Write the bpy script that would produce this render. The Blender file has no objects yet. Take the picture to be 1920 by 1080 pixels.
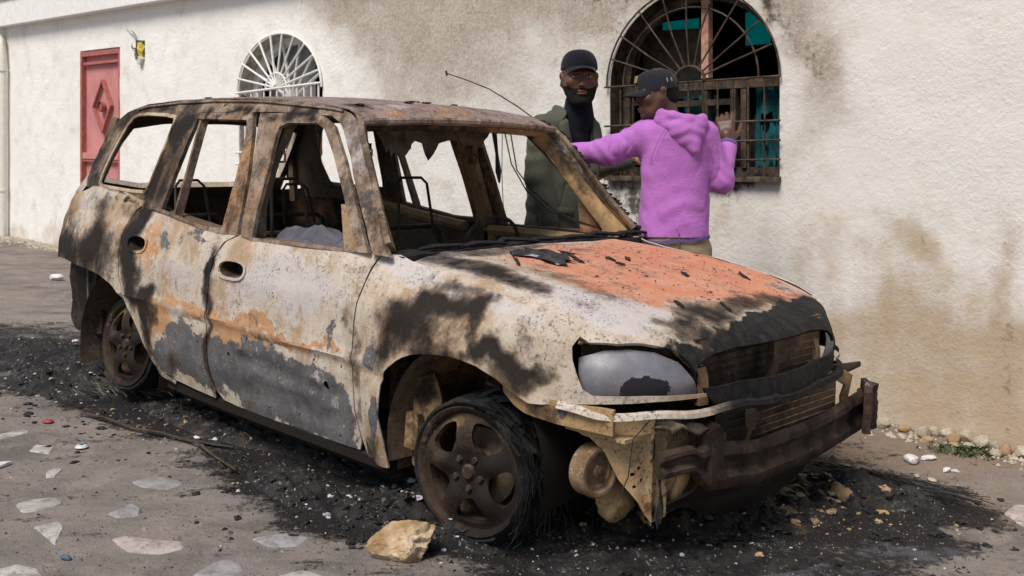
import bpy, bmesh, math, random
import numpy as np
from mathutils import Vector, Matrix, geometry, noise as mnoise

S = bpy.context.scene
COL = S.collection
R = math.radians
PI = math.pi

# ------------------------------------------------------------------ camera
cam_d = bpy.data.cameras.new('camera')
cam = bpy.data.objects.new('camera', cam_d)
COL.objects.link(cam)
S.camera = cam
cam.location = (0, 0, 1.28)
cam.rotation_euler = (R(90), 0, 0)
cam_d.sensor_width = 36
cam_d.lens = 37.5
cam_d.shift_y = -0.1172
cam_d.clip_end = 300
cam_d.dof.use_dof = True
cam_d.dof.focus_distance = 4.1
cam_d.dof.aperture_fstop = 6.3

# ------------------------------------------------------------------ sky, sun, exposure
world = bpy.data.worlds.new('World')
S.world = world
world.use_nodes = True
wn = world.node_tree
wn.nodes.clear()
wo = wn.nodes.new('ShaderNodeOutputWorld')
wb = wn.nodes.new('ShaderNodeBackground')
sk = wn.nodes.new('ShaderNodeTexSky')
sk.sky_type = 'NISHITA'
sk.sun_disc = False
SUN_EL, SUN_AZ = 55, 215          # azimuth measured clockwise from +Y
sk.sun_elevation = R(SUN_EL)
sk.sun_rotation = R(SUN_AZ)
sk.air_density = 1.0
sk.dust_density = 2.0
sk.ozone_density = 0.6
wb.inputs['Strength'].default_value = 0.078
wn.links.new(sk.outputs[0], wb.inputs[0])
wn.links.new(wb.outputs[0], wo.inputs[0])
sun_d = bpy.data.lights.new('sun', 'SUN')
sun_d.energy = 3.0
sun_d.angle = R(26)
sun_d.color = (1.0, 0.935, 0.845)
sun = bpy.data.objects.new('sun', sun_d)
COL.objects.link(sun)
_d = Vector((math.sin(R(SUN_AZ)) * math.cos(R(SUN_EL)), math.cos(R(SUN_AZ)) * math.cos(R(SUN_EL)), math.sin(R(SUN_EL))))
sun.rotation_euler = _d.to_track_quat('Z', 'Y').to_euler()
sun.location = (-3, -3, 9)
S.view_settings.view_transform = 'Standard'
S.view_settings.look = 'None'
S.view_settings.exposure = 0.27
S.view_settings.gamma = 1.0
S.view_settings.use_curve_mapping = False

# ------------------------------------------------------------------ object helpers
def tag(o, label=None, cat=None, group=None, kind=None):
    if label: o['label'] = label
    if cat: o['category'] = cat
    if group: o['group'] = group
    if kind: o['kind'] = kind
    return o

def empty(name, loc=(0, 0, 0), rot=(0, 0, 0)):
    o = bpy.data.objects.new(name, None)
    o.location = loc
    o.rotation_euler = rot
    o.empty_display_size = 0.1
    COL.objects.link(o)
    return o

def link(name, me, mat=None, parent=None, smooth=True, sharp=35):
    if mat is not None and len(me.materials) == 0:
        for m in (mat if isinstance(mat, (list, tuple)) else [mat]):
            me.materials.append(m)
    if smooth:
        me.polygons.foreach_set('use_smooth', [True] * len(me.polygons))
        if sharp < 180:
            me.set_sharp_from_angle(angle=R(sharp))
    o = bpy.data.objects.new(name, me)
    COL.objects.link(o)
    if parent is not None:
        o.parent = parent
    return o

class MB:
    """collects verts and faces and links them as one mesh object"""
    def __init__(s):
        s.v = []; s.f = []; s.m = []
    def add(s, v, f, mi=0):
        k = len(s.v)
        s.v.extend([tuple(p) for p in v])
        s.f.extend([tuple(i + k for i in q) for q in f])
        s.m.extend([mi] * len(f))
        return s
    def box(s, c, d, rot=None, mi=0, taper=1.0):
        hx, hy, hz = d[0] / 2, d[1] / 2, d[2] / 2
        pts = []
        for z in (-1, 1):
            t = taper if z > 0 else 1
            for x, y in ((-1, -1), (1, -1), (1, 1), (-1, 1)):
                p = Vector((x * hx * t, y * hy * t, z * hz))
                if rot is not None: p = rot @ p
                pts.append(p + Vector(c))
        s.add(pts, [(0, 3, 2, 1), (4, 5, 6, 7), (0, 1, 5, 4), (1, 2, 6, 5), (2, 3, 7, 6), (3, 0, 4, 7)], mi)
        return s
    def tube(s, pts, r, n=8, mi=0, closed=False, flat=1.0, up=None):
        """r: number or list; flat: ratio of second radius"""
        P = [Vector(p) for p in pts]
        m = len(P)
        rr = r if isinstance(r, (list, tuple)) else [r] * m
        V = []
        last = None
        for i in range(m):
            if closed: t = P[(i + 1) % m] - P[i - 1]
            else: t = P[min(i + 1, m - 1)] - P[max(i - 1, 0)]
            if t.length < 1e-9: t = Vector((0, 0, 1))
            t.normalize()
            if up is not None: a = Vector(up)
            elif last is not None: a = last
            else: a = Vector((0, 0, 1)) if abs(t.z) < 0.9 else Vector((1, 0, 0))
            b = t.cross(a)
            if b.length < 1e-6: b = t.orthogonal()
            b.normalize()
            a = b.cross(t).normalized()
            last = a
            for k in range(n):
                th = 2 * PI * (k + .5) / n
                V.append(P[i] + a * (math.cos(th) * rr[i]) + b * (math.sin(th) * rr[i] * flat))
        F = []
        for i in range(m if closed else m - 1):
            for k in range(n):
                j = (i + 1) % m
                F.append((i * n + k, i * n + (k + 1) % n, j * n + (k + 1) % n, j * n + k))
        if not closed:
            F.append(tuple(reversed(range(n))))
            F.append(tuple((m - 1) * n + k for k in range(n)))
        s.add(V, F, mi)
        return s
    def lathe(s, prof, n=32, M=None, mi=0, caps=False):
        """prof: list of (r, h) about local z"""
        V = []
        for r, h in prof:
            for k in range(n):
                a = 2 * PI * k / n
                p = Vector((r * math.cos(a), r * math.sin(a), h))
                V.append(M @ p if M is not None else p)
        F = []
        for i in range(len(prof) - 1):
            for k in range(n):
                F.append((i * n + k, i * n + (k + 1) % n, (i + 1) * n + (k + 1) % n, (i + 1) * n + k))
        if caps:
            F.append(tuple(reversed(range(n))))
            F.append(tuple((len(prof) - 1) * n + k for k in range(n)))
        s.add(V, F, mi)
        return s
    def build(s, name, mat=None, parent=None, smooth=True, sharp=35, paint=None):
        me = bpy.data.meshes.new(name)
        me.from_pydata(s.v, [], s.f)
        if any(s.m):
            me.polygons.foreach_set('material_index', s.m)
        bm = bmesh.new(); bm.from_mesh(me)
        bmesh.ops.recalc_face_normals(bm, faces=bm.faces)
        bm.to_mesh(me); bm.free()
        if paint: paint_mesh(me, paint)
        return link(name, me, mat, parent, smooth, sharp)

def n3(p, s=1.0, off=0.0):
    return mnoise.noise(Vector((p[0] * s + off, p[1] * s + off * 1.7, p[2] * s - off)))

# blobs: (channel, (cx,cy,cz), (rx,ry,rz), strength)
def paint_mesh(me, rules, warp=None):
    n = len(me.vertices)
    co = np.empty(n * 3, dtype=np.float32)
    me.vertices.foreach_get('co', co)
    co = co.reshape(-1, 3)
    if warp:      # ragged outlines: the stain map is looked up through a noise field
        a1, f1, a2, f2 = warp
        W = np.empty_like(co)
        for i, p in enumerate(co.tolist()):
            v = mnoise.noise_vector(Vector(p) * f1) * a1 + mnoise.noise_vector(Vector(p) * f2 + Vector((7, 3, 1))) * a2
            W[i] = v
        W[:, 1] *= (.2 if a1 < .1 else 0)
        co = co + W
    M = np.zeros((8, n), dtype=np.float32)
    for ch, c, r, st in rules:
        d = ((co - np.array(c, dtype=np.float32)) / np.array(r, dtype=np.float32))
        q = (d * d).sum(1)
        M[ch] += st * np.exp(-q * q * 0.7)
    M = np.clip(M, 0, 1.0)
    for nm, ks in (('ma', (0, 1, 2)), ('mb', (4, 5, 6)), ('mc', (3, 7, 7))):
        at = me.color_attributes.new(nm, 'FLOAT_COLOR', 'POINT')
        at.data.foreach_set('color', np.vstack([M[list(ks)], np.ones((1, n), dtype=np.float32)]).T.ravel())

def in_poly(x, y, poly):
    c = False
    n = len(poly)
    j = n - 1
    for i in range(n):
        xi, yi = poly[i]; xj, yj = poly[j]
        if (yi > y) != (yj > y) and x < (xj - xi) * (y - yi) / (yj - yi) + xi:
            c = not c
        j = i
    return c

def in_poly_np(X, Y, poly):
    c = np.zeros(X.shape, bool)
    n = len(poly); j = n - 1
    for i in range(n):
        xi, yi = poly[i]; xj, yj = poly[j]
        if yi != yj:
            t = ((yi > Y) != (yj > Y)) & (X < (xj - xi) * (Y - yi) / (yj - yi) + xi)
            c ^= t
        j = i
    return c

def densify(poly, cell):
    out = []
    n = len(poly)
    for i in range(n):
        a = poly[i]; b = poly[(i + 1) % n]
        L = math.hypot(b[0] - a[0], b[1] - a[1])
        k = max(1, int(round(L / cell)))
        for q in range(k):
            t = q / k
            out.append((a[0] + (b[0] - a[0]) * t, a[1] + (b[1] - a[1]) * t))
    return out

def smooth_poly(poly, it=2):
    """Chaikin corner rounding"""
    for _ in range(it):
        q = []
        n = len(poly)
        for i in range(n):
            a = poly[i]; b = poly[(i + 1) % n]
            q.append((a[0] * .75 + b[0] * .25, a[1] * .75 + b[1] * .25))
            q.append((a[0] * .25 + b[0] * .75, a[1] * .25 + b[1] * .75))
        poly = q
    return poly

def seg_dist(X, Y, poly):
    D = np.full(X.shape, 1e9)
    n = len(poly)
    for i in range(n):
        ax, ay = poly[i]; bx, by = poly[(i + 1) % n]
        dx, dy = bx - ax, by - ay
        L = dx * dx + dy * dy + 1e-12
        t = np.clip(((X - ax) * dx + (Y - ay) * dy) / L, 0, 1)
        D = np.minimum(D, (X - ax - t * dx) ** 2 + (Y - ay - t * dy) ** 2)
    return np.sqrt(D)

def fill2d(outline, holes=(), cell=0.03):
    loops = [densify(outline, cell)] + [densify(h, cell) for h in holes]
    verts = []; edges = []
    for L in loops:
        k = len(verts)
        verts += [Vector(p) for p in L]
        edges += [(k + i, k + (i + 1) % len(L)) for i in range(len(L))]
    xs = [p[0] for p in outline]; ys = [p[1] for p in outline]
    gx = np.arange(min(xs), max(xs), cell); gy = np.arange(min(ys), max(ys), cell * .95)
    X, Y = np.meshgrid(gx, gy)
    X = X + (np.arange(len(gy)) % 2)[:, None] * cell * .5
    X = X.ravel(); Y = Y.ravel()
    ok = in_poly_np(X, Y, outline)
    for h in holes: ok &= ~in_poly_np(X, Y, h)
    X = X[ok]; Y = Y[ok]
    D = np.full(X.shape, 1e9)
    for L in [outline] + list(holes): D = np.minimum(D, seg_dist(X, Y, L))
    ok = D > cell * .45
    verts += [Vector((float(a), float(b))) for a, b in zip(X[ok], Y[ok])]
    r = geometry.delaunay_2d_cdt(verts, edges, [], 0, 1e-6)
    V = [(v.x, v.y) for v in r[0]]
    F = []
    T = np.array([f for f in r[2] if len(f) == 3])
    VA = np.array(V)
    C = VA[T].mean(1)
    ok = in_poly_np(C[:, 0], C[:, 1], outline)
    for h in holes: ok &= ~in_poly_np(C[:, 0], C[:, 1], h)
    T = T[ok]
    return V, [tuple(int(i) for i in t) for t in T]

def shell(name, outline, surf, holes=(), cell=0.03, thick=0.003, mat=None, parent=None, paint=None, mirror=False,
          bump=0.0, bfreq=6.0, sharp=40, seed=0.0, prefilled=None, flip=False, warp=(.075, 5.5, .035, 15)):
    """polygon in a 2-D parameter space bent onto surf(u, v) and given a real thickness"""
    V2, F = fill2d(outline, holes, cell)
    P = np.array([surf(u, v) for u, v in V2], dtype=float)
    if mirror: P[:, 1] *= -1
    T = np.array(F)
    a = P[T[:, 0]]; b = P[T[:, 1]]; c = P[T[:, 2]]
    N = np.cross(b - a, c - a)
    VN = np.zeros_like(P)
    for k in range(3): np.add.at(VN, T[:, k], N)
    VN /= (np.linalg.norm(VN, axis=1, keepdims=True) + 1e-12)
    s = -1.0 if (mirror != flip) else 1.0
    VN *= s
    if bump:
        dsp = np.array([n3(p, bfreq, seed) + .5 * n3(p, bfreq * 2.3, seed + 3) for p in P]) * bump
        P = P + VN * dsp[:, None]
    Q = P - VN * thick
    n = len(P)
    Vall = [tuple(p) for p in P] + [tuple(p) for p in Q]
    if s > 0:
        top = [tuple(t) for t in T]; bot = [(t[0] + n, t[2] + n, t[1] + n) for t in T]
    else:
        top = [(t[0], t[2], t[1]) for t in T]; bot = [(t[0] + n, t[1] + n, t[2] + n) for t in T]
    top = [tuple(int(i) for i in t) for t in top]; bot = [tuple(int(i) for i in t) for t in bot]
    ed = {}
    for t in top:
        for i in range(3):
            e = (t[i], t[(i + 1) % 3])
            ed[e] = 1
    rim = []
    for (i, j) in ed:
        if (j, i) not in ed:
            rim.append((j, i, i + n, j + n))
    me = bpy.data.meshes.new(name)
    me.from_pydata(Vall, [], top + bot + rim)
    mats = mat if isinstance(mat, (list, tuple)) else [mat]
    if len(mats) > 1:
        mi = [0] * len(top) + [1] * len(bot) + [0] * len(rim)
        for m in mats: me.materials.append(m)
        me.polygons.foreach_set('material_index', mi)
    if paint is not None: paint_mesh(me, paint, warp)
    return link(name, me, mats, parent, True, sharp)

# ------------------------------------------------------------------ material helpers
class NT:
    def __init__(s, name, rough=.8, spec=.3, metal=0.0):
        s.m = bpy.data.materials.new(name)
        s.m.use_nodes = True
        s.t = s.m.node_tree
        s.b = s.t.nodes['Principled BSDF']
        s.b.inputs['Roughness'].default_value = rough
        s.b.inputs['Specular IOR Level'].default_value = spec
        s.b.inputs['Metallic'].default_value = metal
        s.tc = s.t.nodes.new('ShaderNodeTexCoord')
        s.obj = s.tc.outputs['Object']
    def L(s, a, b): s.t.links.new(a, b)
    def val(s, inp, x):
        if isinstance(x, (int, float)): inp.default_value = x
        elif isinstance(x, (tuple, list)): inp.default_value = tuple(x) + ((1,) if len(x) == 3 and inp.type == 'RGBA' else ())
        else: s.L(x, inp)
    def mapping(s, scale=(1, 1, 1), rot=(0, 0, 0), vec=None):
        n = s.t.nodes.new('ShaderNodeMapping')
        n.inputs['Scale'].default_value = scale
        n.inputs['Rotation'].default_value = rot
        s.L(vec or s.obj, n.inputs['Vector'])
        return n.outputs[0]
    def noise(s, scale=5, detail=5, rough=.55, vec=None, dist=0.0, off=None):
        n = s.t.nodes.new('ShaderNodeTexNoise')
        n.inputs['Scale'].default_value = scale
        n.inputs['Detail'].default_value = detail
        n.inputs['Roughness'].default_value = rough
        n.inputs['Distortion'].default_value = dist
        v = vec or s.obj
        if off is not None:
            a = s.t.nodes.new('ShaderNodeVectorMath'); a.operation = 'ADD'
            s.L(v, a.inputs[0]); a.inputs[1].default_value = (off, off * .7, -off)
            v = a.outputs[0]
        s.L(v, n.inputs['Vector'])
        return n.outputs['Fac']
    def voro(s, scale=10, feature='F1', vec=None, rand=1.0, out='Distance'):
        n = s.t.nodes.new('ShaderNodeTexVoronoi')
        n.feature = feature
        n.inputs['Scale'].default_value = scale
        n.inputs['Randomness'].default_value = rand
        s.L(vec or s.obj, n.inputs['Vector'])
        return n.outputs[out]
    def math(s, op, a, b=None, c=None, clamp=False):
        n = s.t.nodes.new('ShaderNodeMath'); n.operation = op; n.use_clamp = clamp
        s.val(n.inputs[0], a)
        if b is not None: s.val(n.inputs[1], b)
        if c is not None: s.val(n.inputs[2], c)
        return n.outputs[0]
    def step(s, x, lo, hi, a=0.0, b=1.0):
        n = s.t.nodes.new('ShaderNodeMapRange'); n.interpolation_type = 'SMOOTHSTEP'
        s.val(n.inputs['Value'], x)
        n.inputs['From Min'].default_value = lo; n.inputs['From Max'].default_value = hi
        n.inputs['To Min'].default_value = a; n.inputs['To Max'].default_value = b
        return n.outputs[0]
    def mix(s, f, a, b, mode='MIX'):
        n = s.t.nodes.new('ShaderNodeMix'); n.data_type = 'RGBA'; n.blend_type = mode
        s.val(n.inputs[0], f); s.val(n.inputs[6], a); s.val(n.inputs[7], b)
        return n.outputs[2]
    def attr(s, name):
        n = s.t.nodes.new('ShaderNodeAttribute'); n.attribute_name = name
        q = s.t.nodes.new('ShaderNodeSeparateColor')
        s.L(n.outputs['Color'], q.inputs[0])
        return q.outputs[0], q.outputs[1], q.outputs[2]
    def bump(s, h, strength=.5, dist=.01, prev=None):
        n = s.t.nodes.new('ShaderNodeBump')
        n.inputs['Strength'].default_value = strength
        n.inputs['Distance'].default_value = dist
        s.L(h, n.inputs['Height'])
        if prev is not None: s.L(prev, n.inputs['Normal'])
        return n.outputs[0]
    def out(s, color=None, rough=None, normal=None, metal=None, alpha=None):
        if color is not None: s.val(s.b.inputs['Base Color'], color)
        if rough is not None: s.val(s.b.inputs['Roughness'], rough)
        if normal is not None: s.L(normal, s.b.inputs['Normal'])
        if metal is not None: s.val(s.b.inputs['Metallic'], metal)
        return s.m
    def mask(s, m, n, amp=.7, soft=.07, lo=.5):
        """blob weight m roughened by noise n, then thresholded"""
        a = s.math('SUBTRACT', n, .5)
        b = s.math('MULTIPLY_ADD', a, amp, m)
        return s.step(b, lo - soft, lo + soft)

def plain(name, color, rough=.7, spec=.3, metal=0.0, var=.25, scale=18, bump=.15, bscale=60):
    t = NT(name, rough, spec, metal)
    n = t.noise(scale, 6, .6)
    dk = tuple(c * (1 - var) for c in color); lt = tuple(min(1, c * (1 + var)) for c in color)
    c = t.mix(t.step(n, .3, .7), dk, lt)
    nb = t.noise(bscale, 4, .6)
    return t.out(c, None, t.bump(nb, bump, .004))

def burnt(name, base1, base2, soot=0.0, rust=0.0, grey=0.0, ash=0.0, rustcol=(.34, .175, .078), rough=.78, pits=.7):
    """scorched body metal: layers of bare tan oxide, rust, primer, ash and soot, placed by painted stains"""
    t = NT(name, rough, .25)
    mr, mg, mb_ = t.attr('ma')     # soot, grey primer, rust
    orr, blk, tanr = t.attr('mb')   # orange paint, hard black, ochre
    ma_ = t.attr('mc')[0]          # ash
    n1 = t.noise(2.3, 9, .64, dist=.5)
    n2 = t.noise(8, 10, .70, off=4.1, dist=.3)
    n3_ = t.noise(26, 8, .74, off=9.3)
    n4 = t.noise(95, 5, .68, off=2.2)
    n5 = t.noise(13, 10, .72, off=13.7, dist=.6)
    st = t.noise(10, 9, .68, vec=t.mapping((1, 1, .20)), off=7.7)
    hz_ = t.noise(9, 8, .66, vec=t.mapping((.25, 1, 1.6)), off=21.0)
    c = t.mix(t.step(t.math('ADD', n1, t.math('MULTIPLY', st, .7)), .70, .98), base1, base2)
    c = t.mix(t.math('MULTIPLY', t.step(n2, .52, .62), .5), c, tuple(min(1, x * 1.12 + .03) for x in base2))
    c = t.mix(t.math('MULTIPLY', t.step(n3_, .52, .70), .30), c, tuple(x * .55 for x in base1))
    c = t.mix(t.math('MULTIPLY', t.step(hz_, .56, .70), .26), c, (.42, .27, .13))
    c = t.mix(t.math('MULTIPLY', t.step(n1, .50, .66), .38), c, tuple(x * .8 for x in base1))
    f = t.mask(tanr, n2, 1.6, .14)
    c = t.mix(f, c, t.mix(n3_, (.30, .17, .065), (.50, .32, .15)))
    f = t.mask(t.math('ADD', mb_, rust), t.math('MULTIPLY_ADD', n3_, .45, t.math('MULTIPLY', n5, .55)), 2.4, .10)
    c = t.mix(t.math('MULTIPLY', f, .85), c, t.mix(n3_, rustcol, tuple(min(1, x * 1.75) for x in rustcol)))
    fg = t.mask(t.math('ADD', mg, grey), t.math('MULTIPLY_ADD', n5, .7, t.math('MULTIPLY', n3_, .3)), 2.2, .025)
    c = t.mix(fg, c, t.mix(t.step(n2, .35, .65), (.085, .086, .092), (.165, .163, .168)))
    fo = t.mask(orr, t.math('MULTIPLY_ADD', n5, .7, t.math('MULTIPLY', n3_, .3)), 2.6, .16)
    c = t.mix(fo, c, t.mix(t.step(n2, .35, .65), (.52, .20, .115), (.62, .315, .21)))
    fa = t.mask(t.math('ADD', ma_, ash), t.math('MULTIPLY_ADD', n5, .6, t.math('MULTIPLY', n3_, .4)), 2.3, .12)
    c = t.mix(t.math('MULTIPLY', fa, .82), c, t.mix(n3_, (.42, .385, .385), (.60, .56, .555)))
    # flecks and pits of bare dark scale, heavier in patches
    den = t.step(t.math('ADD', n2, n1), .90, 1.12)
    fl = t.math('MULTIPLY', t.step(n4, .565, .60), t.math('MULTIPLY_ADD', den, .9, .1))
    c = t.mix(t.math('MULTIPLY', fl, pits), c, (.050, .036, .028))
    bl = t.math('MULTIPLY', t.step(n3_, .615, .64), den)
    c = t.mix(t.math('MULTIPLY', bl, pits * .5), c, (.075, .055, .045))
    fl2 = t.math('MULTIPLY', t.step(n4, .41, .38, 0, 1), t.step(n5, .5, .58))
    c = t.mix(t.math('MULTIPLY', fl2, .55), c, (.58, .53, .49))
    ns = t.math('MULTIPLY_ADD', n3_, .4, t.math('MULTIPLY', n2, .6))
    ns = t.math('MULTIPLY_ADD', t.math('SUBTRACT', st, .5), .45, ns)
    b = t.math('MULTIPLY_ADD', t.math('SUBTRACT', ns, .5), 2.3, t.math('ADD', mr, soot))
    c = t.mix(t.step(b, .08, .55, 0, .72), c, (.075, .046, .028))
    fs = t.step(b, .28, .95)
    c = t.mix(t.math('MULTIPLY', fs, .95), c, (.0105, .0080, .0065))
    fb = t.mask(blk, ns, 2.2, .16)
    c = t.mix(fb, c, t.mix(t.step(n3_, .4, .70), (.006, .006, .007), (.030, .026, .025)))
    h = t.math('MULTIPLY_ADD', n4, .35, n3_)
    h = t.math('MULTIPLY_ADD', fg, -.10, h)
    h = t.math('MULTIPLY_ADD', fl, -.15, h)
    nm = t.bump(h, .65, .007)
    rg = t.math('MULTIPLY_ADD', n2, .35, rough - .2)
    rg = t.math('MULTIPLY_ADD', fg, -.10, rg)
    return t.out(c, rg, nm)
# ------------------------------------------------------------------ ground
def gplane(x, y):
    return -0.038 * (0.717 * x - 0.697 * y + 2.5)
def gz(x, y):
    h = gplane(x, y)
    d = math.exp(-((x + .3) ** 2 + (y - 5) ** 2) / 60)
    h += d * (.020 * n3((x, y, 0), 1.3) + .010 * n3((x, y, 3), 4.5))
    return h

ASH = [  # world x, y, radius x, radius y, strength: where the fire left tyre ash and soot
 (-2.75, 6.45, .75, .5, .95), (-3.5, 7.0, .8, .5, .62), (-2.3, 5.75, .55, .35, 1.0), (-1.75, 5.35, .5, .3, 1.0), (-1.2, 5.0, .6, .3, 1.0),
 (-.75, 4.55, .5, .4, 1.1), (-.75, 4.15, .35, .22, 1.1), (-.35, 3.95, .45, .25, 1.1), (-.15, 3.72, .38, .22, 1.2), (.15, 3.72, .4, .2, 1.2),
 (.5, 3.55, .45, .32, 1.1), (.85, 3.6, .45, .28, 1.1), (1.25, 3.78, .35, .28, 1.0), (1.5, 4.25, .32, .28, 1.0), (1.05, 4.1, .5, .35, .9), (.6, 4.4, .8, .7, 1.0),
 (0, 5.2, 1.4, 1.0, 1.0), (-1.2, 6.3, 1.2, 1.0, 1.0), (1.7, 4.05, .18, .12, .9), (-.62, 3.75, .22, .1, .7), (.2, 3.35, .3, .16, .9)]
def build_ground():
    def axis(lo, hi, step, out, n):
        a = list(np.arange(lo, hi + 1e-6, step))
        g = [step * 1.35 ** k for k in range(1, n)]
        l = []; c = lo
        for s in g:
            c -= s; l.append(c)
            if c < -out: break
        r = []; c = hi
        for s in g:
            c += s; r.append(c)
            if c > out: break
        return l[::-1] + a + r
    xs = axis(-5.2, 2.8, .035, 70, 40); ys = axis(3.0, 8.2, .035, 70, 40)
    V = []; nx = len(xs)
    for y in ys:
        for x in xs:
            V.append((x, y, gz(x, y)))
    F = [(j * nx + i, j * nx + i + 1, (j + 1) * nx + i + 1, (j + 1) * nx + i) for j in range(len(ys) - 1) for i in range(nx - 1)]
    me = bpy.data.meshes.new('ground')
    me.from_pydata(V, [], F)
    rules = [(0, (x, y, gplane(x, y)), (rx * .95, ry * .95, 5), s) for x, y, rx, ry, s in ASH]
    # dust bands: pale damp streaks and brown earth
    rules += [(1, (1.9, 4.9, 0), (.9, .35, 5), .9), (1, (1.9, 4.2, 0), (.5, .3, 5), .5), (1, (-5.5, 8.5, 0), (2, .6, 5), .5),
              (2, (1.2, 3.6, 0), (.5, .16, 5), .75), (2, (.7, 3.4, 0), (.3, .1, 5), .7), (2, (-2.6, 6.1, 0), (.9, .12, 5), .8), (2, (-2.0, 5.45, 0), (.5, .08, 5), .8), (2, (1.55, 4.15, 0), (.25, .16, 5), .5),
              (2, (-.3, 3.8, 0), (.25, .08, 5), .5)]
    paint_mesh(me, rules)
    t = NT('trodden_dirt', .92, .15)
    soot, br, ash = t.attr('ma')
    n1 = t.noise(1.7, 7, .6); n2 = t.noise(7, 8, .65, off=3); n3_ = t.noise(38, 6, .7, off=5); n4 = t.noise(140, 4, .7, off=8)
    sm = t.noise(3.2, 6, .6, vec=t.mapping((1, 2.4, 1), (0, 0, .35)), off=6)
    c = t.mix(t.step(n1, .35, .65), (.150, .132, .120), (.245, .215, .192))
    c = t.mix(t.math('MULTIPLY', t.step(n2, .42, .62), .65), c, (.290, .255, .222))
    c = t.mix(t.math('MULTIPLY', t.step(sm, .5, .7), .5), c, (.115, .105, .108))
    c = t.mix(t.math('MULTIPLY', t.step(n3_, .55, .72), .7), c, (.06, .052, .048))
    c = t.mix(t.math('MULTIPLY', t.step(n4, .62, .70), .6), c, (.40, .36, .32))
    c = t.mix(t.math('MULTIPLY', t.step(br, .2, .8), .6), c, (.24, .175, .125))
    ns = t.math('MULTIPLY_ADD', n3_, .6, t.math('MULTIPLY', n2, .75))
    ns = t.math('MULTIPLY_ADD', sm, .5, ns)
    b = t.math('MULTIPLY_ADD', t.math('SUBTRACT', ns, .92), 2.8, soot)
    fs = t.step(b, .30, .85)
    c = t.mix(t.math('MULTIPLY', fs, .97), c, t.mix(n3_, (.006, .006, .007), (.032, .029, .030)))
    fa = t.step(t.math('MULTIPLY_ADD', t.math('SUBTRACT', t.math('MULTIPLY_ADD', n2, .6, t.math('MULTIPLY', sm, .5)), .55), 3.2, ash), .5, .95)
    c = t.mix(t.math('MULTIPLY', fa, .6), c, (.16, .165, .19))
    vor = t.voro(55)
    fl = t.math('MULTIPLY', t.step(vor, .16, .11, 0, 1), t.step(n2, .42, .55))
    c = t.mix(t.math('MULTIPLY', fl, .75), c, (.42, .39, .36))
    h = t.math('MULTIPLY_ADD', n4, .25, t.math('MULTIPLY_ADD', n3_, .6, t.math('MULTIPLY', fl, .3)))
    h = t.math('MULTIPLY_ADD', t.math('MULTIPLY', fs, n3_), .9, h)
    nm = t.bump(h, .9, .018)
    rg = t.math('MULTIPLY_ADD', fs, -.28, .93)
    m = t.out(c, rg, nm)
    return tag(link('ground', me, m, None, True, 180), kind='structure')
ground = build_ground()

# ------------------------------------------------------------------ the house (local x along the wall, y into the building, z up)
house = empty('house', (0, 7.233, 0), (0, 0, math.atan2(-.697, .717)))
tag(house, 'long rough plastered white house with red door and two arched barred windows', 'house')
def base_z(s): return .086 - .0381 * s

def stucco():
    t = NT('rough_stucco', .93, .12)
    sm, dirt, blk = t.attr('ma'); gr = t.attr('mc')[0]
    n1 = t.noise(1.1, 6, .6); n2 = t.noise(5.5, 8, .62, off=2); n3_ = t.noise(26, 7, .65, off=4); n4 = t.noise(75, 4, .6, off=7)
    v = t.noise(48, 6, .75, off=12, dist=.5)
    dr = t.noise(5, 6, .6, vec=t.mapping((1, 1, .12)), off=9)
    c = t.mix(t.step(n1, .35, .65), (.83, .81, .77), (.89, .875, .84))
    c = t.mix(t.math('MULTIPLY', gr, .6), c, (.62, .585, .54))
    c = t.mix(t.math('MULTIPLY', t.step(n2, .5, .75), .3), c, (.62, .57, .48))
    lump = t.math('MULTIPLY_ADD', v, .7, t.math('MULTIPLY', n3_, .55))
    # smoke lodges in the hollows of the plaster
    fs = t.step(t.math('MULTIPLY_ADD', t.math('SUBTRACT', t.math('MULTIPLY_ADD', n3_, .7, t.math('MULTIPLY', n2, .6)), .65), .75, sm), .05, 1.35)
    fs = t.math('MULTIPLY', fs, t.step(n4, .66, .42, .75, 1.0))
    c = t.mix(t.math('MULTIPLY', fs, .92), c, (.27, .195, .130))
    fd = t.step(t.math('MULTIPLY_ADD', t.math('SUBTRACT', t.math('MULTIPLY_ADD', n2, .7, t.math('MULTIPLY', dr, .5)), .6), 2.0, dirt), .0, 1.25)
    c = t.mix(t.math('MULTIPLY', fd, .8), c, t.mix(n2, (.29, .19, .105), (.50, .365, .215)))
    fk = t.step(t.math('MULTIPLY_ADD', t.math('SUBTRACT', t.math('MULTIPLY_ADD', n3_, .6, t.math('MULTIPLY', dr, .55)), .575), 2.6, blk), .3, .9)
    c = t.mix(t.math('MULTIPLY', fk, .9), c, (.045, .032, .024))
    pit = t.math('MULTIPLY', t.step(n4, .70, .76), t.step(n2, .48, .6))
    c = t.mix(t.math('MULTIPLY', pit, .55), c, (.25, .19, .13))
    h = t.math('MULTIPLY_ADD', n4, .3, lump)
    big = t.noise(3.0, 5, .6, off=31)
    h = t.math('MULTIPLY_ADD', big, 1.6, t.math('MULTIPLY', h, t.step(n1, .35, .62, .45, 1.0)))
    return t.out(c, .93, t.bump(h, .55, .016))
M_stucco = stucco()
M_white_render = plain('smooth_white_render', (.80, .79, .77), .9, .1, var=.06, bump=.2)
M_white_metal = plain('white_painted_iron', (.78, .77, .74), .55, .4, var=.06)
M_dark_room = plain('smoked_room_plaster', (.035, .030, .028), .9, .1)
M_red = plain('dull_red_painted_steel', (.55, .235, .225), .6, .3, var=.12, scale=5)
M_red_dk = plain('worn_red_edge_paint', (.40, .13, .115), .6, .3, var=.2)

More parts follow.
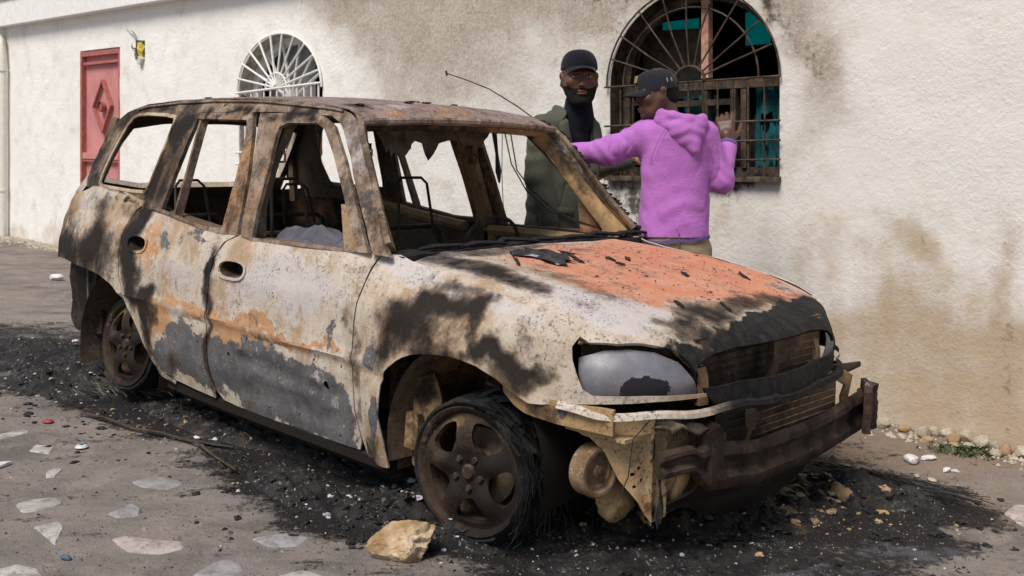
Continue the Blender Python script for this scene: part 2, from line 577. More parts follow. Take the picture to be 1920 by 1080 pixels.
def arch(s0, s1, zb, zs, zt, n=22):
    c = (s0 + s1) / 2; rx = (s1 - s0) / 2; rz = zt - zs
    P = [(s0, zb), (s1, zb)]
    P += [(c + rx * math.cos(a), zs + rz * math.sin(a)) for a in [PI * k / n for k in range(n + 1)]]
    return P
WIN_B = (.850, 2.035, 1.23, 1.775, 2.325)
WIN_S = (-3.434, -2.165, 1.31, 1.945, 2.430)
DOOR = [(-6.735, .30), (-5.765, .30), (-5.775, 2.56), (-6.735, 2.585)]
BOX = [(-5.41, 2.38), (-5.21, 2.37), (-5.22, 2.58), (-5.42, 2.60)]
WO = [(-15, base_z(-15) - .2), (8, base_z(8) - .2), (8, 3.3), (-15, 3.5)]
wall_paint = [
 (0, (-.75, 0, 2.85), (1.2, 1, .55), 1.1), (0, (-.75, 0, 2.5), (1.7, 1, .9), .42), (0, (-.65, 0, 2.2), (.95, 1, .65), .45), (0, (.45, 0, 2.55), (.6, 1, .4), .55), (0, (-1.9, 0, 2.7), (.8, 1, .35), .35), (0, (-.7, 0, 1.3), (.9, 1, .6), .22),
 (0, (1.45, 0, 2.55), (1.1, 1, .35), .8), (0, (2.2, 0, 2.3), (.35, 1, .5), .3),
 (2, (1.45, 0, 2.42), (.80, 1, .13), .7), (0, (1.45, 0, 2.3), (.95, 1, .5), .45), (2, (.92, 0, 2.14), (.12, 1, .2), .55), (2, (2.0, 0, 2.1), (.10, 1, .2), .6), (0, (2.1, 0, 1.8), (.16, 1, .6), .5), (0, (.80, 0, 1.6), (.12, 1, .4), .35),
 (2, (1.1, 0, 1.17), (.35, 1, .09), .75), (2, (1.8, 0, 1.17), (.3, 1, .08), .8), (2, (1.45, 0, 1.1), (.5, 1, .12), .3), (0, (1.45, 0, 1.1), (.75, 1, .25), .35),
 (2, (-5.30, 0, 2.36), (.10, 1, .10), .35), (2, (-2.8, 0, 2.48), (.5, 1, .06), .12),
 (1, (2.6, 0, .0), (1.9, 1, .40), 1.2), (1, (4.4, 0, .05), (1.6, 1, .55), 1.2), (1, (2.3, 0, .45), (.7, 1, .4), .35), (1, (3.2, 0, .7), (.8, 1, .4), .22), (1, (.4, 0, .05), (2.5, 1, .35), .6), (1, (-8, 0, .35), (3.5, 1, .22), .45), (1, (-3.5, 0, .2), (3, 1, .25), .45),
 (3, (3.0, 0, 1.2), (2.4, 1, 1.9), .40), (3, (.7, 0, 1.2), (1.6, 1, 1.4), .35), (3, (5.5, 0, 1.4), (3, 1, 3), .45),  # greyer to the right: plaster tone plus the weaker light there, put into colour
 (2, (2.60, 0, .88), (.015, 1, .07), .5), (2, (2.68, 0, .80), (.02, 1, .02), .5), (2, (2.35, 0, .95), (.012, 1, .09), .4), (1, (2.60, 0, .84), (.05, 1, .12), .6), (1, (3.05, 0, .62), (.03, 1, .3), .6), (1, (1.7, 0, .95), (.04, 1, .10), .4), (2, (3.1, 0, .45), (.008, 1, .2), .42), (2, (1.9, 0, 1.02), (.2, 1, .02), .25)]
w = shell('wall', WO, lambda u, v: (u, 0, v), holes=[arch(*WIN_B), arch(*WIN_S), DOOR, BOX], cell=.055, thick=.20, mat=M_stucco, parent=house, paint=wall_paint, sharp=30, warp=(.30, 1.4, .10, 5.5), bump=.004, bfreq=3.5)

# overhanging roof slab: its lower edge runs slightly downhill with the lane
mb = MB()
def slab_piece(a, b):
    za, zb_ = 3.048 - .0300 * (a + 9.062), 3.048 - .0300 * (b + 9.062)
    V = [(a, -.13, za), (b, -.13, zb_), (b, 2.41, zb_), (a, 2.41, za), (a, -.13, za + .62), (b, -.13, zb_ + .62), (b, 2.41, zb_ + .62), (a, 2.41, za + .62)]
    mb.add(V, [(0, 3, 2, 1), (4, 5, 6, 7), (0, 1, 5, 4), (1, 2, 6, 5), (2, 3, 7, 6), (3, 0, 4, 7)])
slab_piece(-15.2, 8.2)
mb.build('roof_slab', M_white_render, house, smooth=False)
mb = MB(); mb.box((-3.5, -.145, 3.45 - .03 * 5.5), (23.4, .03, .16), Matrix.Rotation(.030, 3, 'Y')); mb.build('drip_moulding', M_white_render, house, smooth=False)
# stepped pier at the far end, left of the downpipe
mb = MB(); mb.box((-10.9, -.06, 1.7), (4.0, .12, 3.1)); mb.build('pier', M_stucco, house, smooth=False)
# downpipe with elbow, bracket and meter box
t_ = empty('downpipe'); t_.parent = house
M_pipe = plain('cream_pipe_plastic', (.72, .70, .62), .5, .4, var=.06)
mb = MB(); mb.tube([(-8.78, -.07, .40), (-8.78, -.07, 1.6), (-8.79, -.07, 2.62), (-8.82, -.075, 2.86), (-8.93, -.09, 2.97), (-9.2, -.10, 2.995), (-9.7, -.10, 3.0)], .042, 14); mb.build('pipe', M_pipe, t_)
for z in (1.0, 2.5):
    mb = MB(); mb.lathe([(.043, -.012), (.052, -.012), (.052, .012), (.043, .012)], 16, Matrix.Translation((-8.78, -.07, z))); mb.box((-8.78, -.02, z), (.02, .06, .02)); mb.build('pipe_bracket', M_pipe, t_)
mb = MB(); mb.box((-9.16, -.15, 2.40), (.22, .06, .24)); mb.build('meter_box', plain('grey_meter_box', (.48, .47, .44)), t_, smooth=False)

# torn out junction box with yellow insulation and loose wires
jb = empty('junction_box'); jb.parent = house
mb = MB(); mb.box((-5.31, .10, 2.48), (.22, .02, .25)); mb.build('back_plate', plain('grey_mortar', (.30, .27, .24), .9), jb, smooth=False)
mb = MB()
random.seed(5)
pts = [(-5.30 + .065 * math.cos(a) * (1 + .2 * math.sin(3 * a)), -.005 + .015 * math.sin(5 * a), 2.49 + .085 * math.sin(a)) for a in [2 * PI * k / 18 for k in range(18)]]
cen = (-5.30, -.045, 2.50)
mb.add(pts + [cen, (-5.30, .08, 2.49)], [(i, (i + 1) % 18, 18) for i in range(18)] + [((i + 1) % 18, i, 19) for i in range(18)])
mb.build('yellow_cover', plain('yellow_plastic', (.52, .42, .05), .5, .4, var=.3), jb)
M_wire = plain('black_wire', (.03, .03, .03), .6, .3)
for k in range(5):
    a0 = random.uniform(0, 6)
    mb = MB(); mb.tube([(-5.34 + .10 * math.cos(a0 + .5 * q) * q / 9 - .012 * q * (k < 2), -.03 - .01 * math.sin(q * 1.3 + k), 2.42 + (.035 * q if k < 2 else .015 * q) + .03 * math.sin(a0 + q * .8)) for q in range(10)], .0035, 5)
    mb.build('loose_wire', M_wire, jb)
mb = MB(); mb.box((-5.27, -.01, 2.375), (.07, .06, .07), Matrix.Rotation(.4, 3, 'Y')); mb.build('socket', plain('pale_socket_plastic', (.55, .53, .5)), jb)

# red steel door
door = empty('door', (0, 0, 0)); door.parent = house
mb = MB(); P = DOOR
mb.add([(a, .055, b) for a, b in P] + [(a, .075, b) for a, b in P], [(0, 1, 2, 3), (4, 7, 6, 5)]); mb.build('door_panel', M_red, door, smooth=False)
def strip(name, a, b, wd, dp, mat, par, y=.035):
    a = Vector((a[0], y, a[1])); b = Vector((b[0], y, b[1])); d = (b - a); L = d.length; d.normalize()
    mb = MB(); ang = math.atan2(d.z, d.x)
    mb.box((a + b) / 2, (L, dp, wd), Matrix.Rotation(-ang, 3, 'Y')); return mb.build(name, mat, par, smooth=False)
strip('door_frame', (-6.715, .3), (-6.715, 2.56), .045, .07, M_red_dk, door)
strip('door_frame', (-5.79, .3), (-5.79, 2.54), .04, .07, M_red_dk, door)
strip('door_frame', (-6.69, 2.545), (-5.81, 2.522), .05, .069, M_red_dk, door)
strip('door_rail', (-6.68, 2.44), (-5.82, 2.42), .03, .05, M_red_dk, door)
strip('door_rail', (-6.69, 1.42), (-5.81, 1.40), .07, .06, M_red, door)
strip('door_rail', (-6.69, 1.365), (-5.81, 1.345), .02, .05, M_red_dk, door)
D4 = [(-6.23, 2.235), (-6.03, 1.945), (-6.23, 1.665), (-6.455, 1.95)]
for i in range(4): strip('diamond_moulding', D4[i], D4[(i + 1) % 4], .020, .035, M_red_dk, door, y=.028)
mb = MB(); mb.lathe([(.058, .05), (.058, .01), (.042, .005), (.038, .03), (.0, .035)], 24, Matrix.Translation((-6.235, .04, 1.945)) @ Matrix.Rotation(PI / 2, 4, 'X')); mb.build('door_boss', M_red_dk, door)
mb = MB(); mb.add([(a, .18, b) for a, b in P], [(0, 1, 2, 3)]); mb.build('door_backing', M_red, door, smooth=False)

# ---- rooms behind the windows
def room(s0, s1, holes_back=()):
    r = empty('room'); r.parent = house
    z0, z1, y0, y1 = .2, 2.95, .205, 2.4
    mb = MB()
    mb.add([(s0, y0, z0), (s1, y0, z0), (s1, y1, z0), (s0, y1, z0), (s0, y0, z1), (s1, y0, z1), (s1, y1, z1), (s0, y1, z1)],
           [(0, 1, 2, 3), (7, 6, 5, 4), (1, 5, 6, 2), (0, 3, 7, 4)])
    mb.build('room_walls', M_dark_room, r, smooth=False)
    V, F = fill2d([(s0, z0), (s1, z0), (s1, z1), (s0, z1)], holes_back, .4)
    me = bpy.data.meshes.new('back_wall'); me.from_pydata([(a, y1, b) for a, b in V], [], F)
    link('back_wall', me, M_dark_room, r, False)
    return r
t = NT('turquoise_shutter_glass', .4)
tr = t.t.nodes.new('ShaderNodeBsdfTranslucent'); tr.inputs[0].default_value = (.04, .75, .68, 1)
mx = t.t.nodes.new('ShaderNodeMixShader'); mx.inputs[0].default_value = .75
t.out((.05, .45, .42)); t.L(t.b.outputs[0], mx.inputs[1]); t.L(tr.outputs[0], mx.inputs[2]); t.L(mx.outputs[0], t.t.nodes['Material Output'].inputs[0])
M_turq = t.m
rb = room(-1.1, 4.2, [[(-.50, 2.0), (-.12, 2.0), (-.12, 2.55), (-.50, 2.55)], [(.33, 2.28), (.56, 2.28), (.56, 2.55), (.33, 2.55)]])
for c_, w_ in ((-.31, .5), (.44, .35)):
    mb = MB(); mb.box((c_, 2.425, 2.3), (w_, .01, .7)); mb.build('back_window_pane', M_turq, rb, smooth=False)
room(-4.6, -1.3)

def curtain(name, s0, s1, z0, z1, y, mat, par, amp=.02, freq=50, ragged=0.0, slope=None):
    V = []; F = []; nu = max(6, int((s1 - s0) / .012)); nv = 14
    for j in range(nv + 1):
        for i in range(nu + 1):
            u = i / nu; v = j / nv
            zlow = z0 + ragged * abs(n3((u * 6, 1, 1), 1)) * 2
            zt = z1 if slope is None else z1 + slope * u
            V.append((s0 + (s1 - s0) * u, y + amp * math.sin(u * (s1 - s0) * freq + 1.5 * n3((u * 3, v * 2, 0))), zlow + (zt - zlow) * v))
    for j in range(nv):
        for i in range(nu):
            if ragged and n3((i * .23, j * .35, 7)) > .30: continue
            F.append((j * (nu + 1) + i, j * (nu + 1) + i + 1, (j + 1) * (nu + 1) + i + 1, (j + 1) * (nu + 1) + i))
    me = bpy.data.meshes.new(name); me.from_pydata(V, [], F)
    return link(name, me, mat, par, True, 180)
M_teal = plain('charred_teal_cloth', (.010, .080, .095), .8, .2, var=.6, scale=9)
M_teal2 = plain('smoked_green_plaster', (.035, .075, .062), .9, .1, var=.4, scale=4)
M_grey_drape = plain('grey_lilac_drape', (.33, .32, .34), .9, .1, var=.15, scale=6)
M_pale_blue = plain('pale_blue_shutter', (.36, .37, .44), .7, .2, var=.12)
M_char_wood = burnt('charred_window_timber', (.20, .14, .10), (.38, .31, .25), soot=.62, ash=.04)
M_burnt_bar = burnt('burnt_iron_bar', (.09, .06, .045), (.20, .15, .11), soot=.55, rust=.05)
M_peach = plain('peach_flaking_paint', (.50, .28, .20), .8, .2, var=.35, scale=20)

def bar(name, pts, r, mat, par, n=6):
    mb = MB(); mb.tube(pts, r, n); return mb.build(name, mat, par)
def ell_arc(c, zs, rx, rz, a0, a1, y, n=18):
    return [(c + rx * math.cos(a0 + (a1 - a0) * k / n), y, zs + rz * math.sin(a0 + (a1 - a0) * k / n)) for k in range(n + 1)]

# ---- burnt window by the two men
W = empty('arched_window'); W.parent = house
W['label'] = 'burnt arched window with charred frame, soot and bent bars'
s0, s1, zb, zs, zt = WIN_B
cx = (s0 + s1) / 2; rx = (s1 - s0) / 2; rz = zt - zs
yb = -.028
def fr_ring(name, yd, w_, mat, par, s0, s1, zb, zs, zt):
    o = arch(s0 + .004, s1 - .004, zb + .004, zs, zt - .004); i = arch(s0 + w_, s1 - w_, zb + w_, zs, zt - w_)
    return shell(name, o, lambda u, v: (u, yd, v), holes=[i], cell=.04, thick=.05, mat=mat, parent=par, bump=.002, bfreq=30)
fr_ring('window_frame', .13, .055, M_char_wood, W, s0, s1, zb, zs, zt)
strip('transom', (s0 + .05, 1.772), (s1 - .05, 1.765), .055, .05, M_char_wood, W, y=.135)
strip('mullion', (1.475, 1.81), (1.475, 2.27), .05, .045, M_peach, W, y=.135)
for s_, w_ in ((1.475, .035), (1.665, .035), (1.735, .035), (1.12, .03)):
    strip('mullion', (s_, 1.28), (s_, 1.735), w_, .045, M_char_wood, W, y=.137)
strip('sash_rail', (1.13, 1.665), (1.66, 1.665), .035, .04, M_char_wood, W, y=.137)
mb = MB(); mb.box((1.02, .30, 1.53), (.17, .02, .46)); mb.build('inner_shutter', M_pale_blue, W, smooth=False)
curtain('torn_curtain', 1.76, 2.0, 1.26, 1.76, .20, M_teal, W, .018, 70, .10)
curtain('torn_curtain', 1.80, 1.98, 1.28, 1.78, .26, M_teal, W, .012, 55)
curtain('torn_curtain', 1.22, 1.45, 1.27, 1.72, .26, M_teal, W, .015, 60, .12)
curtain('torn_curtain', 1.40, 1.64, 1.26, 1.60, .42, M_dark_room, W, .01, 40, .02)
mb = MB(); mb.box((2.02, .42, 2.0), (.34, .02, .55)); mb.box((1.93, .44, 1.5), (.28, .02, .5)); mb.build('green_partition', M_teal2, W, smooth=False)
mb = MB(); mb.box((.98, .50, 1.95), (.42, .02, .45), Matrix.Rotation(.3, 3, 'Z')); mb.build('stained_drape', plain('stained_drape_cloth', (.16, .14, .11), .9, .1, var=.3), W, smooth=False)
random.seed(11)
jit = lambda a: random.uniform(-a, a)
for z in (zs + .005, 1.539, 1.432, 1.327):
    bar('grille_bar', [(s0 - .02, yb, z), (cx - .2, yb + jit(.006), z + jit(.005)), (cx + .2, yb + jit(.006), z + jit(.005)), (s1 + .02, yb, z)], .0065, M_burnt_bar, W)
for k in range(11):
    s_ = s0 + .10 + k * .1; zl = 1.20 + jit(.03)
    bar('grille_bar', [(s_ + jit(.004), yb + .008, zl), (s_ + jit(.006), yb + .008, 1.5), (s_, yb + .008, zs + .005)], .006, M_burnt_bar, W)
hub = (cx + .02, zs + .01)
bar('grille_hub', ell_arc(hub[0], hub[1], .105, .085, 0, PI, yb, 12), .010, M_burnt_bar, W)
for k in range(1, 10):
    a = PI * k / 10 + jit(.03)
    bar('grille_spoke', [(hub[0] + .10 * math.cos(a), yb, hub[1] + .08 * math.sin(a)), (cx + .35 * rx * 1.0 * math.cos(a) * 1.6, yb + jit(.01), zs + rz * .56 * math.sin(a)), (cx + rx * math.cos(a), yb, zs + (rz) * math.sin(a))], .0055, M_burnt_bar, W)
bar('grille_arc', ell_arc(cx, zs, rx * .80, rz * .80, 0, PI, yb + .01, 24), .006, M_burnt_bar, W)
bar('grille_arc', ell_arc(cx, zs, rx * 1.02, rz * 1.02, 0, PI, yb + .01, 24), .006, M_burnt_bar, W)
mb = MB(); mb.box((cx, .07, zb - .012), (rx * 2 + .02, .24, .03)); mb.build('window_sill', M_char_wood, W, smooth=False)
# inner lining of the arch, scorched
def lining(par, W5, mat, paint=None):
    s0, s1, zb, zs, zt = W5
    o = arch(s0 + .003, s1 - .003, zb + .003, zs, zt - .003, 30); o = o[1:] + o[:1]
    n = len(o); V = []
    for y in (.002, .06, .13):
        V += [(a, y, b) for a, b in o]
    F = [(j * n + i, j * n + (i + 1) % n, (j + 1) * n + (i + 1) % n, (j + 1) * n + i) for j in range(2) for i in range(n)]
    me = bpy.data.meshes.new('window_reveal'); me.from_pydata(V, [], F)
    link('window_reveal', me, mat, par, True, 40)
lining(W, WIN_B, M_char_wood)

# ---- white window
W = empty('arched_window'); W.parent = house
W['label'] = 'clean arched window with a white fan grille'
s0, s1, zb, zs, zt = WIN_S
cx = (s0 + s1) / 2; rx = (s1 - s0) / 2; rz = zt - zs
fr_ring('window_frame', .14, .075, M_white_metal, W, s0, s1, zb, zs, zt)
lining(W, WIN_S, plain('weathered_reveal', (.42, .39, .33), .9, .1, var=.4))
strip('transom', (s0 + .07, 1.80), (s1 - .07, 1.80), .09, .05, M_white_metal, W, y=.145)
for s_ in (cx - .3, cx, cx + .3): strip('mullion', (s_, 1.38), (s_, 1.76), .04, .045, M_white_metal, W, y=.146)
for k in range(1, 7):
    a = PI * k / 7
    bar('sash_spoke', [(cx, .13, 1.87), (cx + (rx - .05) * math.cos(a), .13, zs + (rz - .05) * math.sin(a))], .014, M_white_metal, W)
V = []; F = []
curtain('grey_curtain', s0 + .05, cx + .10, 1.35, 2.45, .30, M_grey_drape, W, .012, 30)
for z in (zs + .02, zb + .12, zb + .02):
    bar('grille_bar', [(s0 - .01, yb, z - .012), (s1 + .01, yb, z + .012)], .011, M_white_metal, W)
for k in range(13):
    s_ = s0 + .03 + k * (s1 - s0 - .06) / 12
    bar('grille_bar', [(s_, yb + .009, zb + .01), (s_, yb + .009, zs + .02)], .009, M_white_metal, W)
hub = (cx + .0, zs + .02)
bar('grille_hub', ell_arc(hub[0], hub[1], .16, .13, 0, PI, yb, 14), .011, M_white_metal, W)
for k in range(1, 11):
    a = PI * k / 11
    bar('grille_spoke', [(hub[0] + .03 * math.cos(a), yb, hub[1] + .03 * math.sin(a)), (cx + rx * 1.01 * math.cos(a), yb, zs + rz * 1.01 * math.sin(a))], .010, M_white_metal, W)
bar('grille_arc', ell_arc(cx, zs, rx * 1.01, rz * 1.01, 0, PI, yb + .01, 26), .010, M_white_metal, W)
# ------------------------------------------------------------------ burnt out car (local x forward, y to its left, z up)
car = empty('burned_car', (-1.3442, 5.84664, .09896), (0, .03908, -.75687))
tag(car, 'burnt out four door estate car stripped to scorched metal, orange bonnet', 'car')

def lerp(x, X, Y): return float(np.interp(x, X, Y))
UE = 2.6 + .5 * PI / 2
def body(u, z):
    W = lerp(z, [.1, .17, .35, .55, .75, .88, .93, 1.0, 1.44, 1.54], [.76, .79, .832, .850, .842, .81, .785, .765, .61, .55])
    if u > 1.7 and z < .97: W -= lerp(u, [1.7, 2.1], [0, 1]) * .085 * max(0, min(1, (z - .72) / .2)) ** 1.6
    # swage line along the doors and flare over the wheel arches
    W += .010 * math.exp(-((z - (.575 - .02 * u)) / .018) ** 2) - .006 * math.exp(-((z - (.545 - .02 * u)) / .014) ** 2)
    if u > 1.9:
        d = math.hypot(u - 2.34, z - .27)
        W += .022 * math.exp(-((d - .39) / .06) ** 2)
    if u < .5:
        d = math.hypot(u + .06, z - .22)
        W += .016 * math.exp(-((d - .42) / .07) ** 2)
    if u > 2.6:
        th = min((u - 2.6) / .5, PI / 2)
        W *= 1 - .09 * (.4 / .6) ** 2
        x = 2.6 + .51 * math.sin(th) ** .85; y = -(.25 + (W - .25) * math.cos(th) ** .85)
        if u > UE: r = u - UE; x += .04 * (1 - ((.25 - r) / .25) ** 2); y = -.25 + r
        x -= .35 * max(0, z - .62) * math.sin(th)
        return (x, y, z)
    if u > 2.2: W *= 1 - .09 * ((u - 2.2) / .6) ** 2
    if u < -.3: W *= 1 - .06 * min(1, (-.3 - u) / .5) ** 2
    if u < -.78:
        th = (-.78 - u) / .28
        if th < PI / 2: x, y = -.78 - .28 * math.sin(th), -(W - .28 * (1 - math.cos(th)))
        else: x, y = -1.06, -(W - .28) + (-.78 - .44 - u)
        return (x + max(0, z - .97) * .9, y, z)
    if u < -.5 and z > .97: return (u + (z - .97) * .9 * (-.5 - u) / .28, -W, z)
    return (u, -W, z)
def upper(u, z):
    W = lerp(z, [.88, .93, 1.0, 1.44, 1.54], [.80, .785, .765, .61, .55])
    if u < -.3: W *= 1 - .10 * ((-.3 - u) / .5) ** 2
    return (u, -W, z)

TAN1, TAN2 = (.36, .255, .165), (.58, .52, .45)
M_body = burnt('scorched_body_panel', TAN1, TAN2, soot=.06, rust=.03)
M_pillar = burnt('scorched_pillar', (.22, .145, .095), (.42, .335, .265), soot=.36, ash=.05, rust=.06)
M_inner = burnt('sooted_inner_steel', (.10, .072, .05), (.20, .15, .10), soot=.20, rust=.12)
M_ochre = burnt('ochre_heat_stained_steel', (.32, .19, .085), (.46, .315, .16), soot=.12, rust=.10)
M_under = burnt('black_sooted_underbody', (.05, .04, .032), (.12, .09, .06), soot=.34)
M_roof = burnt('scorched_roof', (.20, .135, .11), (.34, .27, .255), soot=.20, ash=.05)
M_apron = burnt('tan_front_apron', (.38, .225, .105), (.52, .375, .215), soot=.06, rust=.06)
M_bumper = burnt('charred_bumper_beam', (.024, .018, .017), (.055, .042, .040), soot=.75)
M_beam = burnt('charred_beam', (.026, .020, .020), (.055, .043, .044), soot=.62, rust=-.1, rough=.85)
M_valance = burnt('black_valance', (.02, .016, .014), (.05, .036, .028), soot=.8)
M_wheel = burnt('charred_wheel', (.018, .014, .012), (.042, .031, .025), soot=.50, rustcol=(.16, .08, .045), pits=.2)
M_black = plain('burnt_rubber_char', (.010, .010, .011), .75, .35, var=.5, bump=.6, bscale=40)
M_cord = plain('steel_tyre_cord', (.035, .038, .036), .5, .5, .5, var=.5)
M_fin = burnt('radiator_core', (.13, .075, .045), (.19, .12, .075), soot=.12)
M_finline = burnt('radiator_tube_metal', (.26, .17, .11), (.36, .26, .18), soot=.22)
M_seat = plain('charred_seat_tube', (.05, .04, .033), .7, .3, .3, var=.4)
M_ashgrey = plain('soft_grey_ash', (.105, .105, .125), .98, .05, var=.25, scale=14, bump=.8, bscale=90)
M_char = plain('black_charred_flake', (.014, .013, .013), .6, .4, var=.6, bump=.8)

SIDE = [(0, (.79, -.8, .55), (.05, .3, .4), .22), (0, (-.6, -.8, .80), (.5, .3, .10), .28), (2, (1.3, -.8, .55), (.5, .3, .05), .35), (2, (1.0, -.8, .47), (.25, .3, .05), .35), (3, (1.45, -.8, .72), (.25, .3, .12), .25), (0, (2.33, -.8, .66), (.40, .3, .035), .32), (0, (1.82, -.8, .6), (.03, .3, .3), .35), (0, (.3, -.8, .25), (.5, .3, .05), .3), (0, (2.35, -.8, .65), (.34, .3, .03), .30), (3, (2.5, -.75, .84), (.3, .2, .03), .5), (3, (1.2, -.8, .78), (.4, .3, .12), .22), (3, (.55, -.8, .78), (.25, .3, .10), .25), (0, (-.8, -.7, .95), (.15, .3, .1), .3),  # channels: 0 soot 1 grey 2 rust 3 ash 4 orange 5 hard black 6 ochre
 # rear quarter
 (0, (-.55, -.8, .70), (.50, .3, .10), .75), (0, (-.95, -.7, .72), (.16, .3, .12), .5), (0, (-.35, -.8, .86), (.10, .3, .14), .55), (0, (-.15, -.8, .98), (.35, .3, .03), .25), (2, (-.7, -.8, .88), (.25, .3, .12), .40), (2, (-.2, -.8, .72), (.15, .3, .12), .3), (3, (-.15, -.8, .80), (.07, .3, .12), .55), (3, (-.5, -.8, .99), (.3, .3, .05), .45),
 (5, (-.1, -.8, 1.03), (.16, .2, .022), .6),
 # rear door
 (0, (.03, -.8, .88), (.10, .3, .13), 1.0), (0, (.10, -.8, .66), (.10, .3, .16), .85), (5, (.07, -.8, .88), (.07, .3, .07), .5), (0, (.28, -.8, .45), (.07, .3, .18), .85), (0, (.22, -.8, .58), (.12, .3, .04), .5),
 (2, (.24, -.8, .80), (.06, .3, .16), .55), (2, (.4, -.8, .56), (.35, .3, .035), .55), (2, (.36, -.8, .48), (.14, .3, .06), .6), (3, (.5, -.8, .66), (.22, .3, .10), .45), (3, (.42, -.8, .90), (.22, .3, .05), .25),
 (1, (.33, -.8, .86), (.09, .3, .05), .60), (1, (.58, -.8, .88), (.13, .3, .04), .55), (1, (.68, -.8, .68), (.05, .3, .06), .42), (1, (.60, -.8, .36), (.24, .3, .13), .85), (1, (.45, -.8, .30), (.12, .3, .08), .7),
 # seam between doors
 (5, (.79, -.8, .80), (.035, .3, .09), .75), (0, (.79, -.8, .72), (.04, .3, .16), .55), (0, (.79, -.8, .38), (.022, .3, .2), .55),
 # front door
 (1, (1.25, -.8, .34), (.46, .3, .17), 1.0), (1, (1.62, -.8, .30), (.18, .3, .14), .7), (1, (.90, -.8, .46), (.07, .3, .06), .5), (2, (1.05, -.8, .50), (.22, .3, .04), .8), (2, (1.2, -.8, .575), (.55, .3, .018), .85), (2, (1.55, -.8, .45), (.14, .3, .035), .55), (2, (1.3, -.8, .68), (.22, .3, .07), .35), (2, (1.0, -.8, .88), (.2, .3, .04), .4),
 (3, (1.60, -.8, .42), (.07, .3, .05), .62), (3, (1.67, -.8, .33), (.06, .3, .05), .42), (3, (1.35, -.8, .80), (.3, .3, .10), .38), (3, (1.0, -.8, .68), (.13, .3, .10), .38), (3, (1.72, -.8, .75), (.06, .3, .16), .35),
 (1, (1.70, -.8, .62), (.035, .3, .10), .58), (1, (1.76, -.8, .75), (.02, .3, .12), .45), (1, (1.35, -.8, .62), (.10, .3, .02), .42), (1, (1.25, -.8, .87), (.14, .3, .015), .42), (0, (1.77, -.8, .7), (.03, .3, .06), .4),
 # front wing
 (3, (1.97, -.75, .90), (.16, .2, .07), .85), (3, (2.1, -.72, .87), (.3, .1, .03), .4), (0, (2.06, -.8, .71), (.12, .2, .05), .58), (0, (2.16, -.8, .765), (.12, .2, .035), .60), (0, (2.15, -.8, .74), (.25, .2, .10), .22), (0, (2.02, -.8, .64), (.06, .2, .10), .5), (0, (2.3, -.78, .79), (.16, .2, .022), .5), (1, (1.93, -.8, .60), (.07, .2, .08), .7), (3, (2.22, -.77, .83), (.09, .2, .02), .55),
 (0, (2.38, -.8, .815), (.12, .2, .022), .7), (0, (2.46, -.8, .74), (.022, .2, .06), .55), (0, (2.52, -.8, .68), (.05, .2, .03), .5), (0, (2.5, -.8, .72), (.18, .2, .09), .2), (0, (2.30, -.76, .86), (.10, .2, .02), .6), (2, (2.35, -.8, .70), (.14, .2, .035), .4), (2, (1.9, -.8, .74), (.05, .2, .06), .35), (2, (2.62, -.78, .76), (.10, .2, .05), .35),
 (0, (2.60, -.8, .655), (.10, .2, .022), .6), (0, (2.66, -.8, .605), (.10, .2, .03), .7), (1, (2.58, -.8, .63), (.06, .2, .03), .45), (3, (2.58, -.78, .80), (.14, .2, .03), .45), (1, (2.70, -.8, .70), (.05, .2, .06), .42), (3, (2.15, -.8, .69), (.10, .2, .02), .35), (2, (2.95, -.7, .575), (.3, .2, .02), .3),
 (0, (1.93, -.8, .30), (.06, .3, .15), .35), (1, (1.92, -.8, .32), (.05, .3, .16), .6)]
UPPER_P = [(5, (.3, -.57, 1.535), (1.1, .2, .012), .8), (5, (-.70, -.66, 1.3), (.06, .2, .2), .5), (5, (-.62, -.6, 1.40), (.14, .2, .05), .4), (0, (.03, -.7, 1.15), (.05, .3, .14), .7), (0, (.15, -.6, 1.40), (.12, .3, .05), .6), (0, (.6, -.6, 1.455), (.3, .3, .012), .7), (0, (1.1, -.6, 1.455), (.2, .3, .02), .6), (0, (-.5, -.7, 1.05), (.12, .3, .04), .4), (3, (1.5, -.6, 1.40), (.12, .2, .10), .55), (3, (1.62, -.65, 1.28), (.08, .2, .10), .45), (1, (1.74, -.7, 1.12), (.06, .2, .08), .6), (2, (1.84, -.75, 1.02), (.06, .2, .07), .55), (0, (1.9, -.75, .97), (.05, .2, .05), .6), (0, (-.45, -.6, 1.45), (.25, .2, .10), .4), (0, (-.65, -.7, 1.2), (.10, .2, .14), .35), (3, (.3, -.55, 1.50), (.5, .2, .03), .3), (2, (.9, -.55, 1.48), (.4, .2, .03), .4), (1, (.55, -.55, 1.53), (.3, .2, .02), .4), (0, (-.1, -.55, 1.50), (.1, .2, .05), .5), (0, (.15, -.66, 1.25), (.08, .3, .3), .45)]
FAR = lambda rules, k=1.0: [(c, (p[0], -p[1], p[2]), r, s * k) for c, p, r, s in rules]

